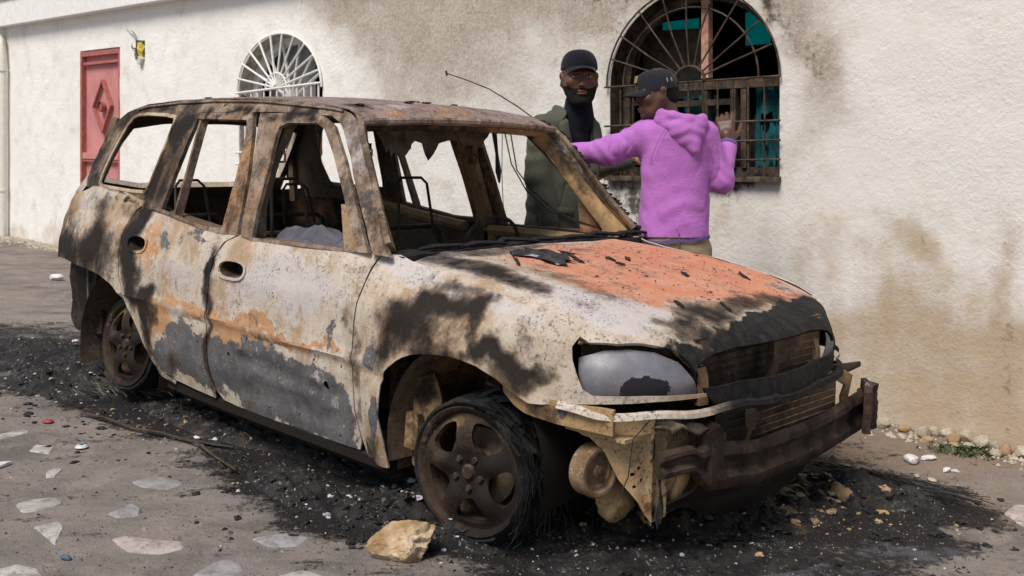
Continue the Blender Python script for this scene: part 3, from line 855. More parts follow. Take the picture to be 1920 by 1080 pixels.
LAMP = [(2.795, .732), (2.825, .763), (2.90, .771), (2.975, .772), (3.06, .768), (3.129, .760), (3.162, .742), (3.189, .710), (3.223, .651), (3.251, .588), (3.03, .594), (2.858, .589), (2.825, .605), (2.808, .645), (2.797, .69)]
FENDER = [(1.856, .932), (1.94, .935), (2.0, .917), (2.10, .902), (2.232, .888), (2.375, .873), (2.50, .852), (2.62, .828), (2.735, .798), (2.822, .768)] + \
    [(2.795, .732), (2.795, .69), (2.808, .645), (2.825, .605), (2.858, .587), (3.03, .592), (3.245, .586), (3.25, .575), (3.057, .573), (2.893, .563), (2.755, .553), (2.70, .541)] + \
    [(2.66, .540), (2.62, .557), (2.556, .594), (2.467, .624), (2.40, .634), (2.348, .637), (2.28, .634), (2.212, .626), (2.16, .615), (2.115, .599), (2.08, .58), (2.045, .553), (2.015, .52), (1.994, .478), (1.98, .41), (1.972, .34), (1.978, .25), (1.99, .165), (1.86, .148)] + \
    [(1.834, .225), (1.816, .35), (1.812, .48), (1.816, .683), (1.840, .85)]
DOOR_F = [(.945, .932), (1.054, .914), (1.375, .921), (1.652, .926), (1.845, .930), (1.830, .85), (1.808, .683), (1.804, .48), (1.808, .35), (1.826, .225), (1.81, .19), (1.50, .185), (1.18, .186), (.96, .19), (.86, .20), (.818, .235), (.79, .30), (.776, .42), (.782, .565), (.792, .70), (.806, .82), (.86, .895)]
DOOR_R = [(.935, .932), (.816, .923), (.633, .932), (.378, .966), (.22, .985), (.07, 1.01), (0.0, .97), (-.035, .92), (-.055, .85), (-.045, .76), (-.005, .66), (.055, .568), (.145, .468), (.195, .405), (.275, .30), (.355, .245), (.45, .215), (.65, .203), (.80, .197), (.806, .235), (.782, .30), (.768, .42), (.774, .565), (.784, .70), (.798, .82), (.85, .895)]
QUARTER = [(.055, 1.018), (-.01, .972), (-.043, .92), (-.063, .85), (-.053, .757), (-.012, .655), (.048, .563), (.137, .462), (.187, .40), (.268, .294), (.35, .238), (.45, .207), (.45, .196), (.33, .225), (.245, .285), (.165, .39), (.115, .45), (.04, .53), (-.03, .583), (-.1, .61), (-.20, .635), (-.3, .645), (-.51, .655), (-.72, .667), (-.80, .664), (-1.05, .65), (-1.5, .65), (-1.5, .99), (-1.1, 1.0), (-.8, 1.02), (-.62, 1.06), (-.44, 1.068), (-.2, 1.058)]
def ellp(cx, cz, rx, rz, n=14, p=2.6):
    return [(cx + rx * abs(math.cos(a)) ** (2 / p) * (1 if math.cos(a) > 0 else -1), cz + rz * abs(math.sin(a)) ** (2 / p) * (1 if math.sin(a) > 0 else -1)) for a in [2 * PI * k / n for k in range(n)]]
HF = ellp(.956, .785, .098, .034); HR = ellp(.105, .822, .085, .034)

def ybend(f, add=0.0):
    return lambda u, z: (lambda p: (p[0], p[1] - add, p[2]))(f(u, z))

def door_skin(u, z):
    p = body(u, z)
    y = p[1]
    # pressed recesses low on the doors (trim removed)
    if .9 < u < 1.78:
        a = max(0, min(1, (u - .97) / .02)) * max(0, min(1, (1.76 - u) / .02)); tz = .462 - .075 * (u - .97)
        b = max(0, min(1, (tz - z) / .012)) * max(0, min(1, (z - (.235)) / .03))
        y += .009 * a * b
        if 1.05 < u < 1.7: y -= .007 * math.exp(-((z - (.375 - .06 * (u - 1))) / .012) ** 2)
        for cu, cz in ((1.075, .40), (1.56, .36)):
            y -= .008 * math.exp(-(((math.hypot(u - cu, (z - cz) * .9) - .06) / .012) ** 2))
    y += .004 * math.sin(u * 5.3 + 1) * math.sin(z * 7) + .003 * math.sin(u * 13 + z * 9)
    return (p[0], y, p[2])

random.seed(3)
def holes_small(L): return [ellp(a, b, r, r * 1.15, 8, 2) for a, b, r in L]
HD = holes_small([(.885, .485, .006), (.955, .42, .011), (1.10, .51, .006), (1.28, .51, .005), (1.57, .498, .006), (1.735, .497, .006), (1.64, .41, .016), (1.42, .245, .006), (1.70, .22, .007), (1.22, .235, .006)])
HRD = holes_small([(.65, .50, .008), (.70, .435, .006), (.52, .30, .006)])
fd = []
for side in (0, 1):
    mir = bool(side)
    P = (lambda r: FAR(r, 1)) if mir else (lambda r: r)
    fen = shell('front_wing', FENDER, body, cell=.022, thick=.004, mat=(M_body, M_inner), parent=car, paint=P(SIDE), mirror=mir, bump=.002, bfreq=7)
    dr = shell('front_door', DOOR_F, door_skin, holes=[HF] + (HD if not mir else []), cell=.022, thick=.006, mat=(M_body, M_ochre), parent=car, paint=P(SIDE) + [(0, (1.3, .7, .4), (.7, .2, .2), .4)], mirror=mir)
    drr = shell('rear_door', DOOR_R, lambda u, z: (lambda p: (p[0], p[1] + .004 * math.sin(u * 6) * math.sin(z * 8), p[2]))(body(u, z)), holes=[HR] + (HRD if not mir else []), cell=.022, thick=.006, mat=(M_body, M_inner), parent=car, paint=P(SIDE), mirror=mir, bump=.002, bfreq=7)
    shell('rear_quarter_panel', QUARTER, body, cell=.022, thick=.006, mat=(M_body, M_inner), parent=car, paint=P(SIDE), mirror=mir, bump=.002, bfreq=9)
    sg = -1 if not mir else 1
    # handle cups seen through the holes
    for (h, par) in ((HF, dr), (HR, drr)):
        c = (sum(p[0] for p in h) / len(h), sum(p[1] for p in h) / len(h))
        o = ellp(c[0], c[1], .112 if h is HF else .098, .046); i = h
        ring = shell('handle_recess_lip', o, lambda u, z: (u, body(u, z)[1] - .006, z), holes=[h], cell=.02, thick=.008, mat=M_body, parent=par, paint=P(SIDE), mirror=mir)
        mb = MB(); pts = [(p[0], sg * (-body(p[0], p[1])[1] - .004), p[1]) for p in h]; pt2 = [((p[0] - c[0]) * .8 + c[0], sg * (-body(*p)[1] - .075), (p[1] - c[1]) * .8 + c[1]) for p in h]
        n = len(h); mb.add(pts + pt2, [(k, (k + 1) % n, n + (k + 1) % n, n + k) for k in range(n)] + [tuple(range(n, 2 * n))]); mb.build('handle_cup', M_inner, par, paint=[(0, (c[0] - .05, 0, c[1]), (.06, 2, .2), .6)])
    # upper structure
    OUT = [(-.50, 1.062), (-.72, 1.05), (-.79, 1.10), (-.763, 1.182), (-.72, 1.255), (-.668, 1.331), (-.571, 1.41), (-.48, 1.463), (-.284, 1.506), (.018, 1.526), (.405, 1.536), (.77, 1.532), (1.114, 1.512), (1.362, 1.482), (1.45, 1.462), (1.501, 1.436), (1.545, 1.39), (1.60, 1.325), (1.671, 1.237), (1.785, 1.099), (1.86, 1.01), (1.93, .93), (1.838, .93), (1.76, 1.025), (1.641, 1.155), (1.535, 1.285), (1.44, 1.392), (1.40, 1.425), (1.33, 1.452), (.9, 1.468), (.30, 1.463), (.27, 1.455), (.245, 1.30), (.225, 1.12), (.205, .975), (.01, .995), (.01, 1.03)]
    QW = smooth_poly([(-.50, 1.078), (-.47, 1.072), (.010, 1.060), (.030, 1.08), (.050, 1.237), (.068, 1.42), (.055, 1.447), (-.300, 1.457), (-.385, 1.425), (-.44, 1.33), (-.50, 1.18), (-.515, 1.10)], 1)
    if mir: QW = [(a + (.055 if a > -.1 else 0), b) for a, b in QW]
    shell('upper_side_frame', OUT, upper, holes=[QW], cell=.024, thick=.022, mat=(M_pillar, M_inner), parent=car, paint=P(UPPER_P), mirror=mir, bump=.003, bfreq=12)
    # raised lip round the quarter glass
    shell('quarter_window_flange', [((p[0] + .19) * 1.04 - .19, (p[1] - 1.26) * 1.04 + 1.26) for p in QW], lambda u, z: (u, upper(u, z)[1] - .004, z), holes=[[((p[0] + .19) * .97 - .19, (p[1] - 1.26) * .96 + 1.26) for p in QW]], cell=.03, thick=.008, mat=burnt('tan_flange%d' % side, (.40, .29, .18), (.52, .42, .30)), parent=car, paint=P(UPPER_P), mirror=mir)
    RF = [(.12, .99), (.205, 1.30), (.235, 1.460), (.745, 1.466), (.79, 1.38), (.86, 1.204), (.928, .929), (.816, .921), (.633, .930), (.378, .964), (.2, .985)]
    RW = [(.235, .995), (.245, 1.15), (.262, 1.33), (.285, 1.432), (.715, 1.430), (.745, 1.37), (.775, 1.18), (.797, .946), (.633, .945), (.40, .975)]
    shell('rear_door_frame', RF, lambda u, z: (u, upper(u, z)[1] - .006, z), holes=[RW], cell=.024, thick=.020, mat=(M_pillar, M_inner), parent=drr, paint=P(UPPER_P + [(2, (.85, -.7, 1.2), (.12, .3, .3), .55), (1, (.87, -.7, 1.15), (.05, .3, .12), .45)]), mirror=mir, bump=.002, bfreq=12)
    FF = [(.955, .928), (.889, 1.205), (.80, 1.462), (1.20, 1.462), (1.30, 1.447), (1.375, 1.410), (1.518, 1.268), (1.665, 1.107), (1.815, .934), (1.652, .925), (1.375, .920), (1.054, .912)]
    FW = [(1.04, .928), (1.022, 1.05), (1.012, 1.164), (.985, 1.35), (.985, 1.40), (1.034, 1.420), (1.25, 1.420), (1.315, 1.397), (1.42, 1.30), (1.526, 1.188), (1.65, 1.05), (1.752, .940), (1.60, .938), (1.375, .934), (1.2, .93)]
    shell('front_door_frame', FF, lambda u, z: (u, upper(u, z)[1] - .006, z), holes=[FW], cell=.024, thick=.020, mat=(M_pillar, M_inner), parent=dr, paint=P(UPPER_P + [(2, (.98, -.7, 1.1), (.05, .3, .3), .4), (1, (.93, -.7, 1.05), (.05, .3, .2), .35)]), mirror=mir, bump=.002, bfreq=12)
    # slim glass run dividing the rear door window
    mb = MB(); A = upper(.355, .965); B = upper(.298, 1.448); mb.tube([(A[0], -sg * (A[1] + .02), A[2]), (.33, -sg * (upper(.33, 1.2)[1] + .022), 1.2), (B[0], -sg * (B[1] + .02), B[2])], [.030, .026, .028], 4, flat=.45, up=(0, 1, 0)); mb.build('window_divider', M_pillar, drr)
    # mirror corner plate
    mb = MB(); mb.add([(a, sg * (.735 - yy), z) for yy in (0, .02) for a, z in ((1.60, .93), (1.735, .93), (1.60, 1.10), (1.575, 1.10))], [(0, 1, 2, 3), (7, 6, 5, 4), (0, 4, 5, 1), (1, 5, 6, 2), (2, 6, 7, 3), (3, 7, 4, 0)]); mb.build('mirror_bracket', burnt('rusty_corner_plate%d' % side, (.30, .12, .05), (.45, .33, .2), rust=.3), dr, smooth=False)
    # body B pillar behind the door frames
    mb = MB(); mb.tube([(.95, sg * .72, .90), (.935, sg * .69, 1.05), (.925, sg * .62, 1.25), (.93, sg * .565, 1.41), (.94, sg * .54, 1.46)], [.075, .052, .050, .075, .10], 4, flat=.45, up=(1, 0, 0)); mb.build('centre_pillar', M_inner if not mir else M_ochre, car, paint=[(0, (.95, .6, 1.4), (.1, .2, .12), .5), (0, (.97, .7, .95), (.12, .2, .08), .5)])
    # belt anchor loops
    for (lx, lz) in ((.955, 1.27), (.10, 1.28)):
        yy = sg * (-upper(lx, lz)[1] - .075)
        ln = empty('seat_belt_anchor', (lx, yy, lz)); ln.parent = car
        mb = MB(); mb.tube([(0, 0, .05), (0, 0, .02)], .017, 8); mb.build('anchor_bolt', M_inner, ln)
        mb = MB(); mb.tube([(.012, 0, .022), (.030, 0, .010), (.030, 0, -.022), (-.030, 0, -.026), (-.030, 0, .006), (-.012, 0, .022)], .006, 6, closed=True); mb.build('belt_ring', M_inner, ln)
    # inner belt rail and door inner panel
    mb = MB()
    mb.tube([(.06, sg * .70, .985), (.38, sg * .70, .94), (.80, sg * .70, .90)], [.028] * 3, 6, flat=1.3); mb.build('inner_waist_rail', M_inner if not mir else M_ochre, drr)
    mb = MB(); mb.tube([(1.0, sg * .70, .895), (1.4, sg * .70, .90), (1.80, sg * .69, .90)], [.028] * 3, 6, flat=1.3); mb.build('inner_waist_rail', M_inner if not mir else M_ochre, dr, paint=[(3, (1.3, .7, .93), (.3, .1, .02), .5)])
    if mir:
        shell('inner_door_panel', [(.95, .3), (1.8, .3), (1.8, .92), (.95, .915)], lambda u, z: (u, -.735 + .01 * math.sin(u * 9) * math.sin(z * 11), z), holes=[ellp(1.25, .80, .05, .035), ellp(1.55, .65, .10, .08)], cell=.04, thick=.004, mat=M_ochre, parent=dr, mirror=True, paint=[(0, (1.5, .7, .45), (.5, .3, .2), .6), (0, (1.05, .7, .85), (.06, .3, .05), .3)], bump=.006, bfreq=9)
        shell('inner_door_panel', [(.10, .3), (.92, .3), (.92, .885), (.3, .93), (.10, .96)], lambda u, z: (u, -.735 + .01 * math.sin(u * 9) * math.sin(z * 11), z), cell=.04, thick=.004, mat=M_inner, parent=drr, mirror=True, bump=.006, bfreq=9)
    # sill
    mb = MB(); mb.tube([(.30, sg * .745, .20), (.45, sg * .745, .175), (.9, sg * .745, .168), (1.4, sg * .748, .165), (1.97, sg * .755, .160)], [.03, .044, .048, .048, .044], 8, flat=1.0)
    mb.build('sill', M_valance, car, paint=[(0, (1, sg * .8, .1), (3, 1, 1), .5)])
# torn scraps of sill trim
for k, (x, w) in enumerate(()):
    n = 7; rd_ = random.Random(k)
    bot = [(x - w + 2 * w * i / (n - 1), -.812 - rd_.uniform(0, .008), .150 - rd_.uniform(.0, .022)) for i in range(n)]
    topp = [(x - w + 2 * w * i / (n - 1), -.808, .172) for i in range(n)]
    mb = MB(); mb.add(topp + bot, [(i, i + 1, n + i + 1, n + i) for i in range(n - 1)]); o = mb.build('melted_sill_trim', M_ochre, car); o.modifiers.new('t', 'SOLIDIFY').thickness = .004

# ---- bonnet and nose in one pressing
ZC = [(1.93, .937), (2.1, .928), (2.364, .907), (2.60, .876), (2.741, .850), (2.90, .815), (3.0, .785), (3.08, .748), (3.12, .705), (3.14, .64), (3.148, .57), (3.148, .50)]
_s = [0.0]
for i in range(1, len(ZC)): _s.append(_s[-1] + math.dist(ZC[i], ZC[i - 1]))
_s = np.array(_s); ZX = np.array([p[0] for p in ZC]); ZZ = np.array([p[1] for p in ZC])
def sm_interp(s, Y):
    return (np.interp(s - .03, _s, Y) + np.interp(s, _s, Y) * 2 + np.interp(s + .03, _s, Y)) / 4
def front_back(y):      # how far the nose plan curve falls back at this width
    a = abs(y)
    if a <= .25: return .04 * (a / .25) ** 2
    W = .85 * .96
    c = min(1, (a - .25) / (W - .25)) ** (1 / .85)
    return .04 + .51 * (1 - max(0, 1 - c * c) ** .425)
def hood(s, y):
    w = max(0, min(1, (s - .55) / .65)) ** 1.8
    x = float(sm_interp(s, ZX)) - front_back(y) * w
    x -= .10 * (abs(y) / .75) ** 2.2 * 0 if s > .2 else 0
    z = float(sm_interp(s, ZZ))
    a = abs(y)
    flat = max(0, 1 - s / 1.0)
    z += -.018 * (a / .7) ** 2 - .030 * max(0, (a - .60) / .15) ** 2
    z += .008 * math.exp(-((a - .52) / .07) ** 2) * max(0, min(1, (1.05 - s) / .2))
    return (x, y, z)
def s_for(x, y, z):
    best = min(np.linspace(0, _s[-1], 500), key=lambda s: (lambda p: (p[0] - x) ** 2 + (p[2] - z) ** 2)(hood(s, y)))
    return float(best)
edge3 = [(1.95, .733, .93), (2.232, .741, .888), (2.375, .747, .873), (2.62, .752, .828), (2.749, .755, .798), (2.85, .735, .764)]
lampi = [(2.86, .725, .765), (2.932, .667, .772), (2.98, .60, .770), (3.011, .555, .76), (3.035, .520, .74), (3.048, .497, .710), (3.077, .463, .651), (3.094, .433, .585), (3.10, .40, .548), (3.11, .36, .535)]
E1 = [(s_for(a, b, c), -b) for a, b, c in [(p[0], p[1] - .009, p[2]) for p in edge3] + lampi]
SB = s_for(3.14, 0, .525)
HOOD = [(0.0, -.70), (0.0, .70)] + [(s, -y) for s, y in E1] + [(SB + .008, .2), (SB + .008, -.2)] + [(s, y) for s, y in reversed(E1)]
ZG = lambda z: float(np.interp(-z, [-hood(s, 0)[2] for s in np.linspace(.9, _s[-1], 60)], np.linspace(.9, _s[-1], 60)))
GR = smooth_poly([(ZG(.700), -.455), (ZG(.712), -.2), (ZG(.712), .2), (ZG(.700), .445), (ZG(.625), .47), (ZG(.608), .44), (ZG(.600), 0), (ZG(.603), -.44), (ZG(.62), -.47)], 2)
HP = [(4, (2.50, .08, .88), (.42, .52, .6), 1.0), (4, (2.72, .42, .8), (.28, .30, .6), .8), (4, (2.25, .30, .9), (.30, .42, .6), .8), (4, (2.70, -.36, .8), (.16, .13, .6), .5), (4, (2.15, -.25, .9), (.2, .2, .6), .4),
      (3, (2.35, -.60, .8), (.55, .09, .6), .62), (3, (2.80, -.52, .8), (.15, .14, .6), .85), (3, (2.88, -.22, .8), (.06, .22, .6), .45), (3, (2.02, -.1, .9), (.06, .7, .5), .45), (3, (2.45, .68, .9), (.6, .06, .6), .5), (3, (2.85, .55, .8), (.12, .14, .6), .55),
      (0, (2.15, -.60, .9), (.18, .07, .5), .75), (0, (2.42, -.62, .9), (.16, .05, .5), .6), (0, (1.98, -.3, .9), (.06, .4, .5), .5), (0, (2.55, -.45, .9), (.2, .06, .5), .3),
      (5, (3.12, .0, .62), (.12, .75, .16), 2.6), (5, (3.07, .08, .74), (.06, .48, .045), 1.7), (5, (3.02, .45, .72), (.10, .26, .09), 1.8), (5, (3.09, -.30, .60), (.08, .14, .10), 1.0), (0, (2.98, -.30, .78), (.08, .16, .05), .7), (0, (2.93, .10, .80), (.07, .5, .05), .6), (0, (3.0, .6, .7), (.12, .1, .1), .6), (0, (3.05, -.40, .68), (.06, .06, .08), .5),
      (1, (2.5, .1, .9), (.07, .06, .5), .50), (1, (2.62, .30, .9), (.10, .08, .5), .55), (1, (2.75, .45, .9), (.06, .08, .5), .45), (1, (2.35, -.1, .9), (.07, .05, .5), .45), (1, (2.5, .45, .9), (.06, .06, .5), .4), (1, (2.2, .3, .9), (.06, .1, .5), .42), (0, (2.45, .05, .9), (.5, .5, .5), .10), (3, (2.3, .2, .9), (.05, .1, .5), .35)]
hood_o = shell('bonnet', HOOD, hood, holes=[GR], cell=.022, thick=.012, mat=(M_body, M_inner), parent=car, paint=HP, bump=.0015, bfreq=6)

# radiator core behind the grille opening, and below it
def core(name, y0, y1, z0, z1, x, nrow):
    m = MB(); m.box((x, (y0 + y1) / 2, (z0 + z1) / 2), (.03, y1 - y0, z1 - z0)); c = m.build(name, M_fin, car, paint=[(0, (x, -.30, .5), (.3, .32, .4), .8), (0, (x, .0, .45), (.3, .35, .10), .4)], smooth=False)
    for k in range(nrow):
        z = z0 + (z1 - z0) * (k + .5) / nrow
        m = MB(); m.tube([(x + .017, y0 + .01, z), (x + .018 + random.uniform(-.001, .002), (y0 + y1) / 2, z + random.uniform(-.002, .002)), (x + .017, y1 - .01, z)], .0036, 5)
        m.build('radiator_tube', M_finline, c, paint=[(0, (x, -.30, .5), (.3, .34, .4), .9)])
core('radiator_core', -.42, .42, .54, .745, 3.02, 8)
core('condenser_core', -.30, .50, .30, .52, 3.055, 9)
mb = MB(); mb.box((3.075, -.0, .645), (.03, .030, .16)); mb.build('grille_post', M_under, car)
# headlamp bowls
lampf = [(LAMP[i][0], LAMP[i][1]) for i in range(len(LAMP))]
for mir in (False, True):
    cx_, cz_ = 3.01, .655
    def lamp_s(u, z, f=1):
        p = body(u, z)
        th = min(max((u - 2.6) / .5, 0), PI / 2)
        r = ((u - 3.02) / .25) ** 2 + ((z - .62) / .12) ** 2
        k = .050 - .035 * max(0, 1 - r) + .9 * max(0, z - .665) ** 1.4
        nx, ny = math.sin(th), -math.cos(th)
        return (p[0] - nx * k, p[1] - ny * k, p[2])
    BOWL = [(2.80, .690), (2.90, .716), (3.00, .722), (3.10, .712), (3.18, .680), (3.225, .625), (3.25, .575), (3.03, .582), (2.85, .576), (2.815, .60), (2.80, .64)]
    t = NT('heat_blued_reflector' + ('_far' if mir else '')  , .45, .45, .15)
    sr, _, _ = t.attr('ma')
    nn = t.noise(5, 5, .6); nf = t.noise(60, 5, .7)
    c = t.mix(t.step(nn, .35, .7), (.13, .13, .145), (.24, .24, .275))
    f = t.mask(sr, nf, .9, .04)
    dr_ = t.noise(3.5, 8, .7, off=5, dist=.8)
    c = t.mix(t.math('MULTIPLY', t.step(dr_, .48, .70), .55), c, (.075, .062, .055))
    c = t.mix(t.math('MULTIPLY', t.step(nf, .62, .68), .5), c, (.35, .33, .30))
    c = t.mix(f, c, (.018, .016, .02))
    M_refl = t.out(c, t.math('MULTIPLY_ADD', f, .5, t.math('MULTIPLY_ADD', nf, .25, .36)), t.bump(nf, .1, .003))
    hl = shell('headlamp', BOWL, lamp_s, cell=.014, thick=.004, mat=M_refl, parent=car, mirror=mir, warp=(.012, 30, .006, 70), paint=[(0, (3.0, (.6 if mir else -.63), .605), (.075, .085, .038), 1.2)])
    # dark housing behind
    shell('headlamp_housing', [(2.79, .56), (3.27, .56), (3.26, .765), (2.79, .765)], lambda u, z: (lambda p, th: (p[0] - math.sin(th) * .11, p[1] + math.cos(th) * .11, p[2] - .012))(body(u, min(z, .74)), min(max((u - 2.6) / .5, 0), PI / 2)), cell=.04, thick=.004, mat=M_under, parent=hl, mirror=mir, paint=[(6, (3.02, (.5 if mir else -.5), .74), (.08, .2, .03), .9)], bump=.006, bfreq=15)
    shell('lamp_surround', [(2.80, .768), (3.12, .768), (3.30, .66), (3.30, .54), (3.262, .54), (3.262, .65), (3.17, .735), (3.10, .748), (2.83, .748), (2.80, .74)], lambda u, z: (lambda p, th: (p[0] - math.sin(th) * .050, p[1] + math.cos(th) * .050, p[2] - .008))(body(u, min(z, .775)), min(max((u - 2.6) / .5, 0), PI / 2)), cell=.03, thick=.02, mat=M_ochre, parent=hl, mirror=mir, paint=[(0, (2.95, (.6 if mir else -.6), .78), (.12, .3, .05), .8)])
# bright strip under lamps, running across the front
def plan(u, z, off): 
    if u <= UE + .25:
        p = body(u, z); th = min(max((u - 2.6) / .5, 0), PI / 2)
        return (p[0] + math.sin(th) * off, p[1] - math.cos(th) * off, z)
    q = plan(2 * (UE + .25) - u, z, off); return (q[0], -q[1], z)
UM = UE + .25
mb = MB()
N = 30; V = []
for k in range(N + 1):
    u = 2.75 + (3.55 - 2.75) * k / N
    z = .548 - .018 * min(1, (u - 2.75) / .12) + .004 * math.sin(u * 23)
    for off, dz in ((.0, .012), (.016, .006), (.020, -.008), (.004, -.014)):
        V.append(plan(u, z + dz, off))
mb.add(V, [(k * 4 + j, k * 4 + (j + 1) % 4, (k + 1) * 4 + (j + 1) % 4, (k + 1) * 4 + j) for k in range(N) for j in range(4)])
mb.build('lamp_support_rail', burnt('whitened_rail', (.40, .32, .24), (.62, .56, .50), ash=.25), car, paint=[(5, (3.05, -.6, .55), (.3, .2, .006), .45), (0, (3.14, .0, .53), (.2, .36, .1), 1.2), (5, (3.14, .05, .53), (.2, .34, .1), .8)])
mb = MB(); V = []
for k in range(N + 1):
    u = 3.30 + (UM * 2 - 2.9 - 3.30) * k / N
    z = .525 - .008 * math.sin(PI * k / N)
    for off, dz in ((-.01, .012), (.012, .010), (.014, -.012), (-.01, -.018)):
        V.append(plan(u, z + dz, off))
mb.add(V, [(k * 4 + j, k * 4 + (j + 1) % 4, (k + 1) * 4 + (j + 1) % 4, (k + 1) * 4 + j) for k in range(N) for j in range(4)])
mb.build('upper_crossmember', M_bumper, car, paint=[(5, (3.1, 0, .52), (.3, .8, .1), .75)])

# ---- tan apron on the near corner with slot, folded horn down to the towing eye
AP = [(-.80, .535), (-.62, .515), (-.49, .50), (-.38, .49), (-.30, .45), (-.27, .42), (-.27, .30), (-.44, .285), (-.49, .24), (-.50, .175), (-.53, .155), (-.57, .16), (-.60, .21), (-.665, .31), (-.70, .40), (-.735, .445), (-.80, .47), (-.90, .475), (-.97, .50), (-.96, .55)]
def apron_s(y, z):
    x = 2.975 + .03 * math.sin((y + .5) * 9) * .4 - max(0, -y - .62) * 1.0 + .018 * math.exp(-((y + .575) / .014) ** 2) + .012 * math.exp(-((y + .50) / .01) ** 2) - .02 * math.exp(-((y + .54) / .02) ** 2)
    return (x, y * .98 if y > -.75 else -.735 + (y + .75) * .15, z)
SLOT = ellp(-.548, .392, .020, .048, 12, 3)
shell('front_apron', AP, apron_s, holes=[SLOT] + holes_small([(-.62, .35, .006), (-.635, .33, .006), (-.61, .31, .007), (-.63, .29, .005), (-.44, .43, .007)]), cell=.016, thick=.005, mat=(M_apron, M_under), parent=car, bump=.003, bfreq=16, flip=False,
      paint=[(0, (2.97, -.35, .48), (.1, .10, .03), .85), (0, (2.9, -.78, .5), (.1, .05, .03), .4), (0, (2.97, -.32, .33), (.1, .06, .04), .5), (0, (2.97, -.53, .2), (.1, .05, .05), .6), (1, (2.9, -.74, .50), (.1, .04, .03), .5), (1, (2.97, -.36, .38), (.1, .04, .04), .45), (3, (2.97, -.57, .3), (.1, .012, .1), .5), (2, (2.97, -.58, .22), (.1, .03, .07), .6)])
mb = MB(); mb.box((2.90, -.27, .36), (.16, .012, .20)); mb.box((2.86, -.50, .455), (.24, .42, .012)); mb.build('apron_return', M_apron, car, smooth=False)
mb = MB(); mb.tube([(2.93, -.50, .17), (2.96, -.44, .20), (2.985, -.40, .28), (2.98, -.36, .30)], [.028, .03, .028, .02], 8, flat=.5); mb.build('apron_horn', M_apron, car, paint=[(0, (2.95, -.45, .2), (.1, .05, .05), .5)])
# ribs behind the wing: inner wing, box and bracket
shell('inner_wing_rail', [(-.80, .55), (-.80, .47), (-1.15, .50), (-1.30, .54), (-1.30, .585), (-1.1, .565)], lambda a, z: (2.95 + (a + .80) * .85 , -.765 + .05 * math.sin(a * 7), z), cell=.02, thick=.02, mat=M_ochre, parent=car, bump=.004, bfreq=20, paint=[(0, (2.7, -.77, .5), (.1, .1, .03), .5), (1, (2.8, -.77, .52), (.04, .1, .03), .6)])
# pulley with grooves
pl = empty('drive_pulley', (2.85, -.69, .335), (0, R(90), 0)); pl.parent = car; pl.rotation_euler = (0, R(90), R(-8))
mb = MB(); mb.lathe([(.0, .02), (.018, .022), (.022, .012), (.045, .010), (.048, .018), (.060, .018), (.066, .030), (.076, .030), (.083, .022), (.083, .006), (.079, .0), (.083, -.006), (.083, -.03), (0, -.03)], 40); mb.build('pulley_disc', burnt('pulley_metal', (.16, .10, .055), (.29, .20, .115), soot=.18), pl)
mb = MB(); mb.lathe([(0, .035), (.012, .035), (.014, .024), (.014, .015)], 10); mb.build('pulley_bolt', M_wheel, pl)
# sump and lower lumps
def lump(name, c, r, mat, par, seed=0, sub=3, amp=.25, flatb=None, label=None):
    bm = bmesh.new(); bmesh.ops.create_icosphere(bm, subdivisions=sub, radius=1)
    for v in bm.verts:
        p = v.co.copy(); q = p + Vector((seed * 3.1, seed * 1.7, 0))
        k = 1 + amp * mnoise.noise(q * 1.3) + amp * .6 * mnoise.noise(q * 3.1) + amp * .25 * mnoise.noise(q * 8)
        v.co = Vector((p.x * r[0], p.y * r[1], p.z * r[2])) * k + Vector(c)
        if flatb is not None and v.co.z < flatb: v.co.z = flatb - .002
    me = bpy.data.meshes.new(name); bm.to_mesh(me); bm.free()
    return link(name, me, mat, par, True, 50)
lump('oil_sump', (2.84, -.56, .215), (.045, .085, .075), M_ochre, car, 2, 3, .2)
lump('engine_block', (2.45, -.10, .50), (.42, .46, .26), M_under, car, 5, 3, .25)
lump('gearbox_casing', (2.90, -.22, .20), (.10, .14, .06), M_ochre, car, 7, 3, .15)
lump('fan_motor', (3.03, -.30, .40), (.05, .06, .06), M_under, car, 8, 2, .15)
mb = MB(); mb.tube([(3.07, -.16, .50), (3.09, -.15, .46), (3.09, -.155, .42)], [.02, .034, .012], 8, flat=.3); mb.tube([(3.09, -.155, .42), (3.085, -.17, .38), (3.09, -.15, .34)], .006, 5); mb.build('melted_horn', M_under, car)
# wires dangling on the apron
for k in range(4):
    mb = MB(); y0 = -.535 - .006 * k
    mb.tube([(3.00, y0 + .01 * math.sin(q * 1.1 + k), .40 - q * .026 - .004 * k) for q in range(10)], .0028, 5); mb.build('dangling_wire', M_wire, car)
mb = MB(); mb.tube([(2.99, -.57, .52), (3.01, -.71, .47), (2.99, -.70, .35), (2.96, -.71, .27)], .002, 5); mb.build('dangling_wire', M_wire, car)

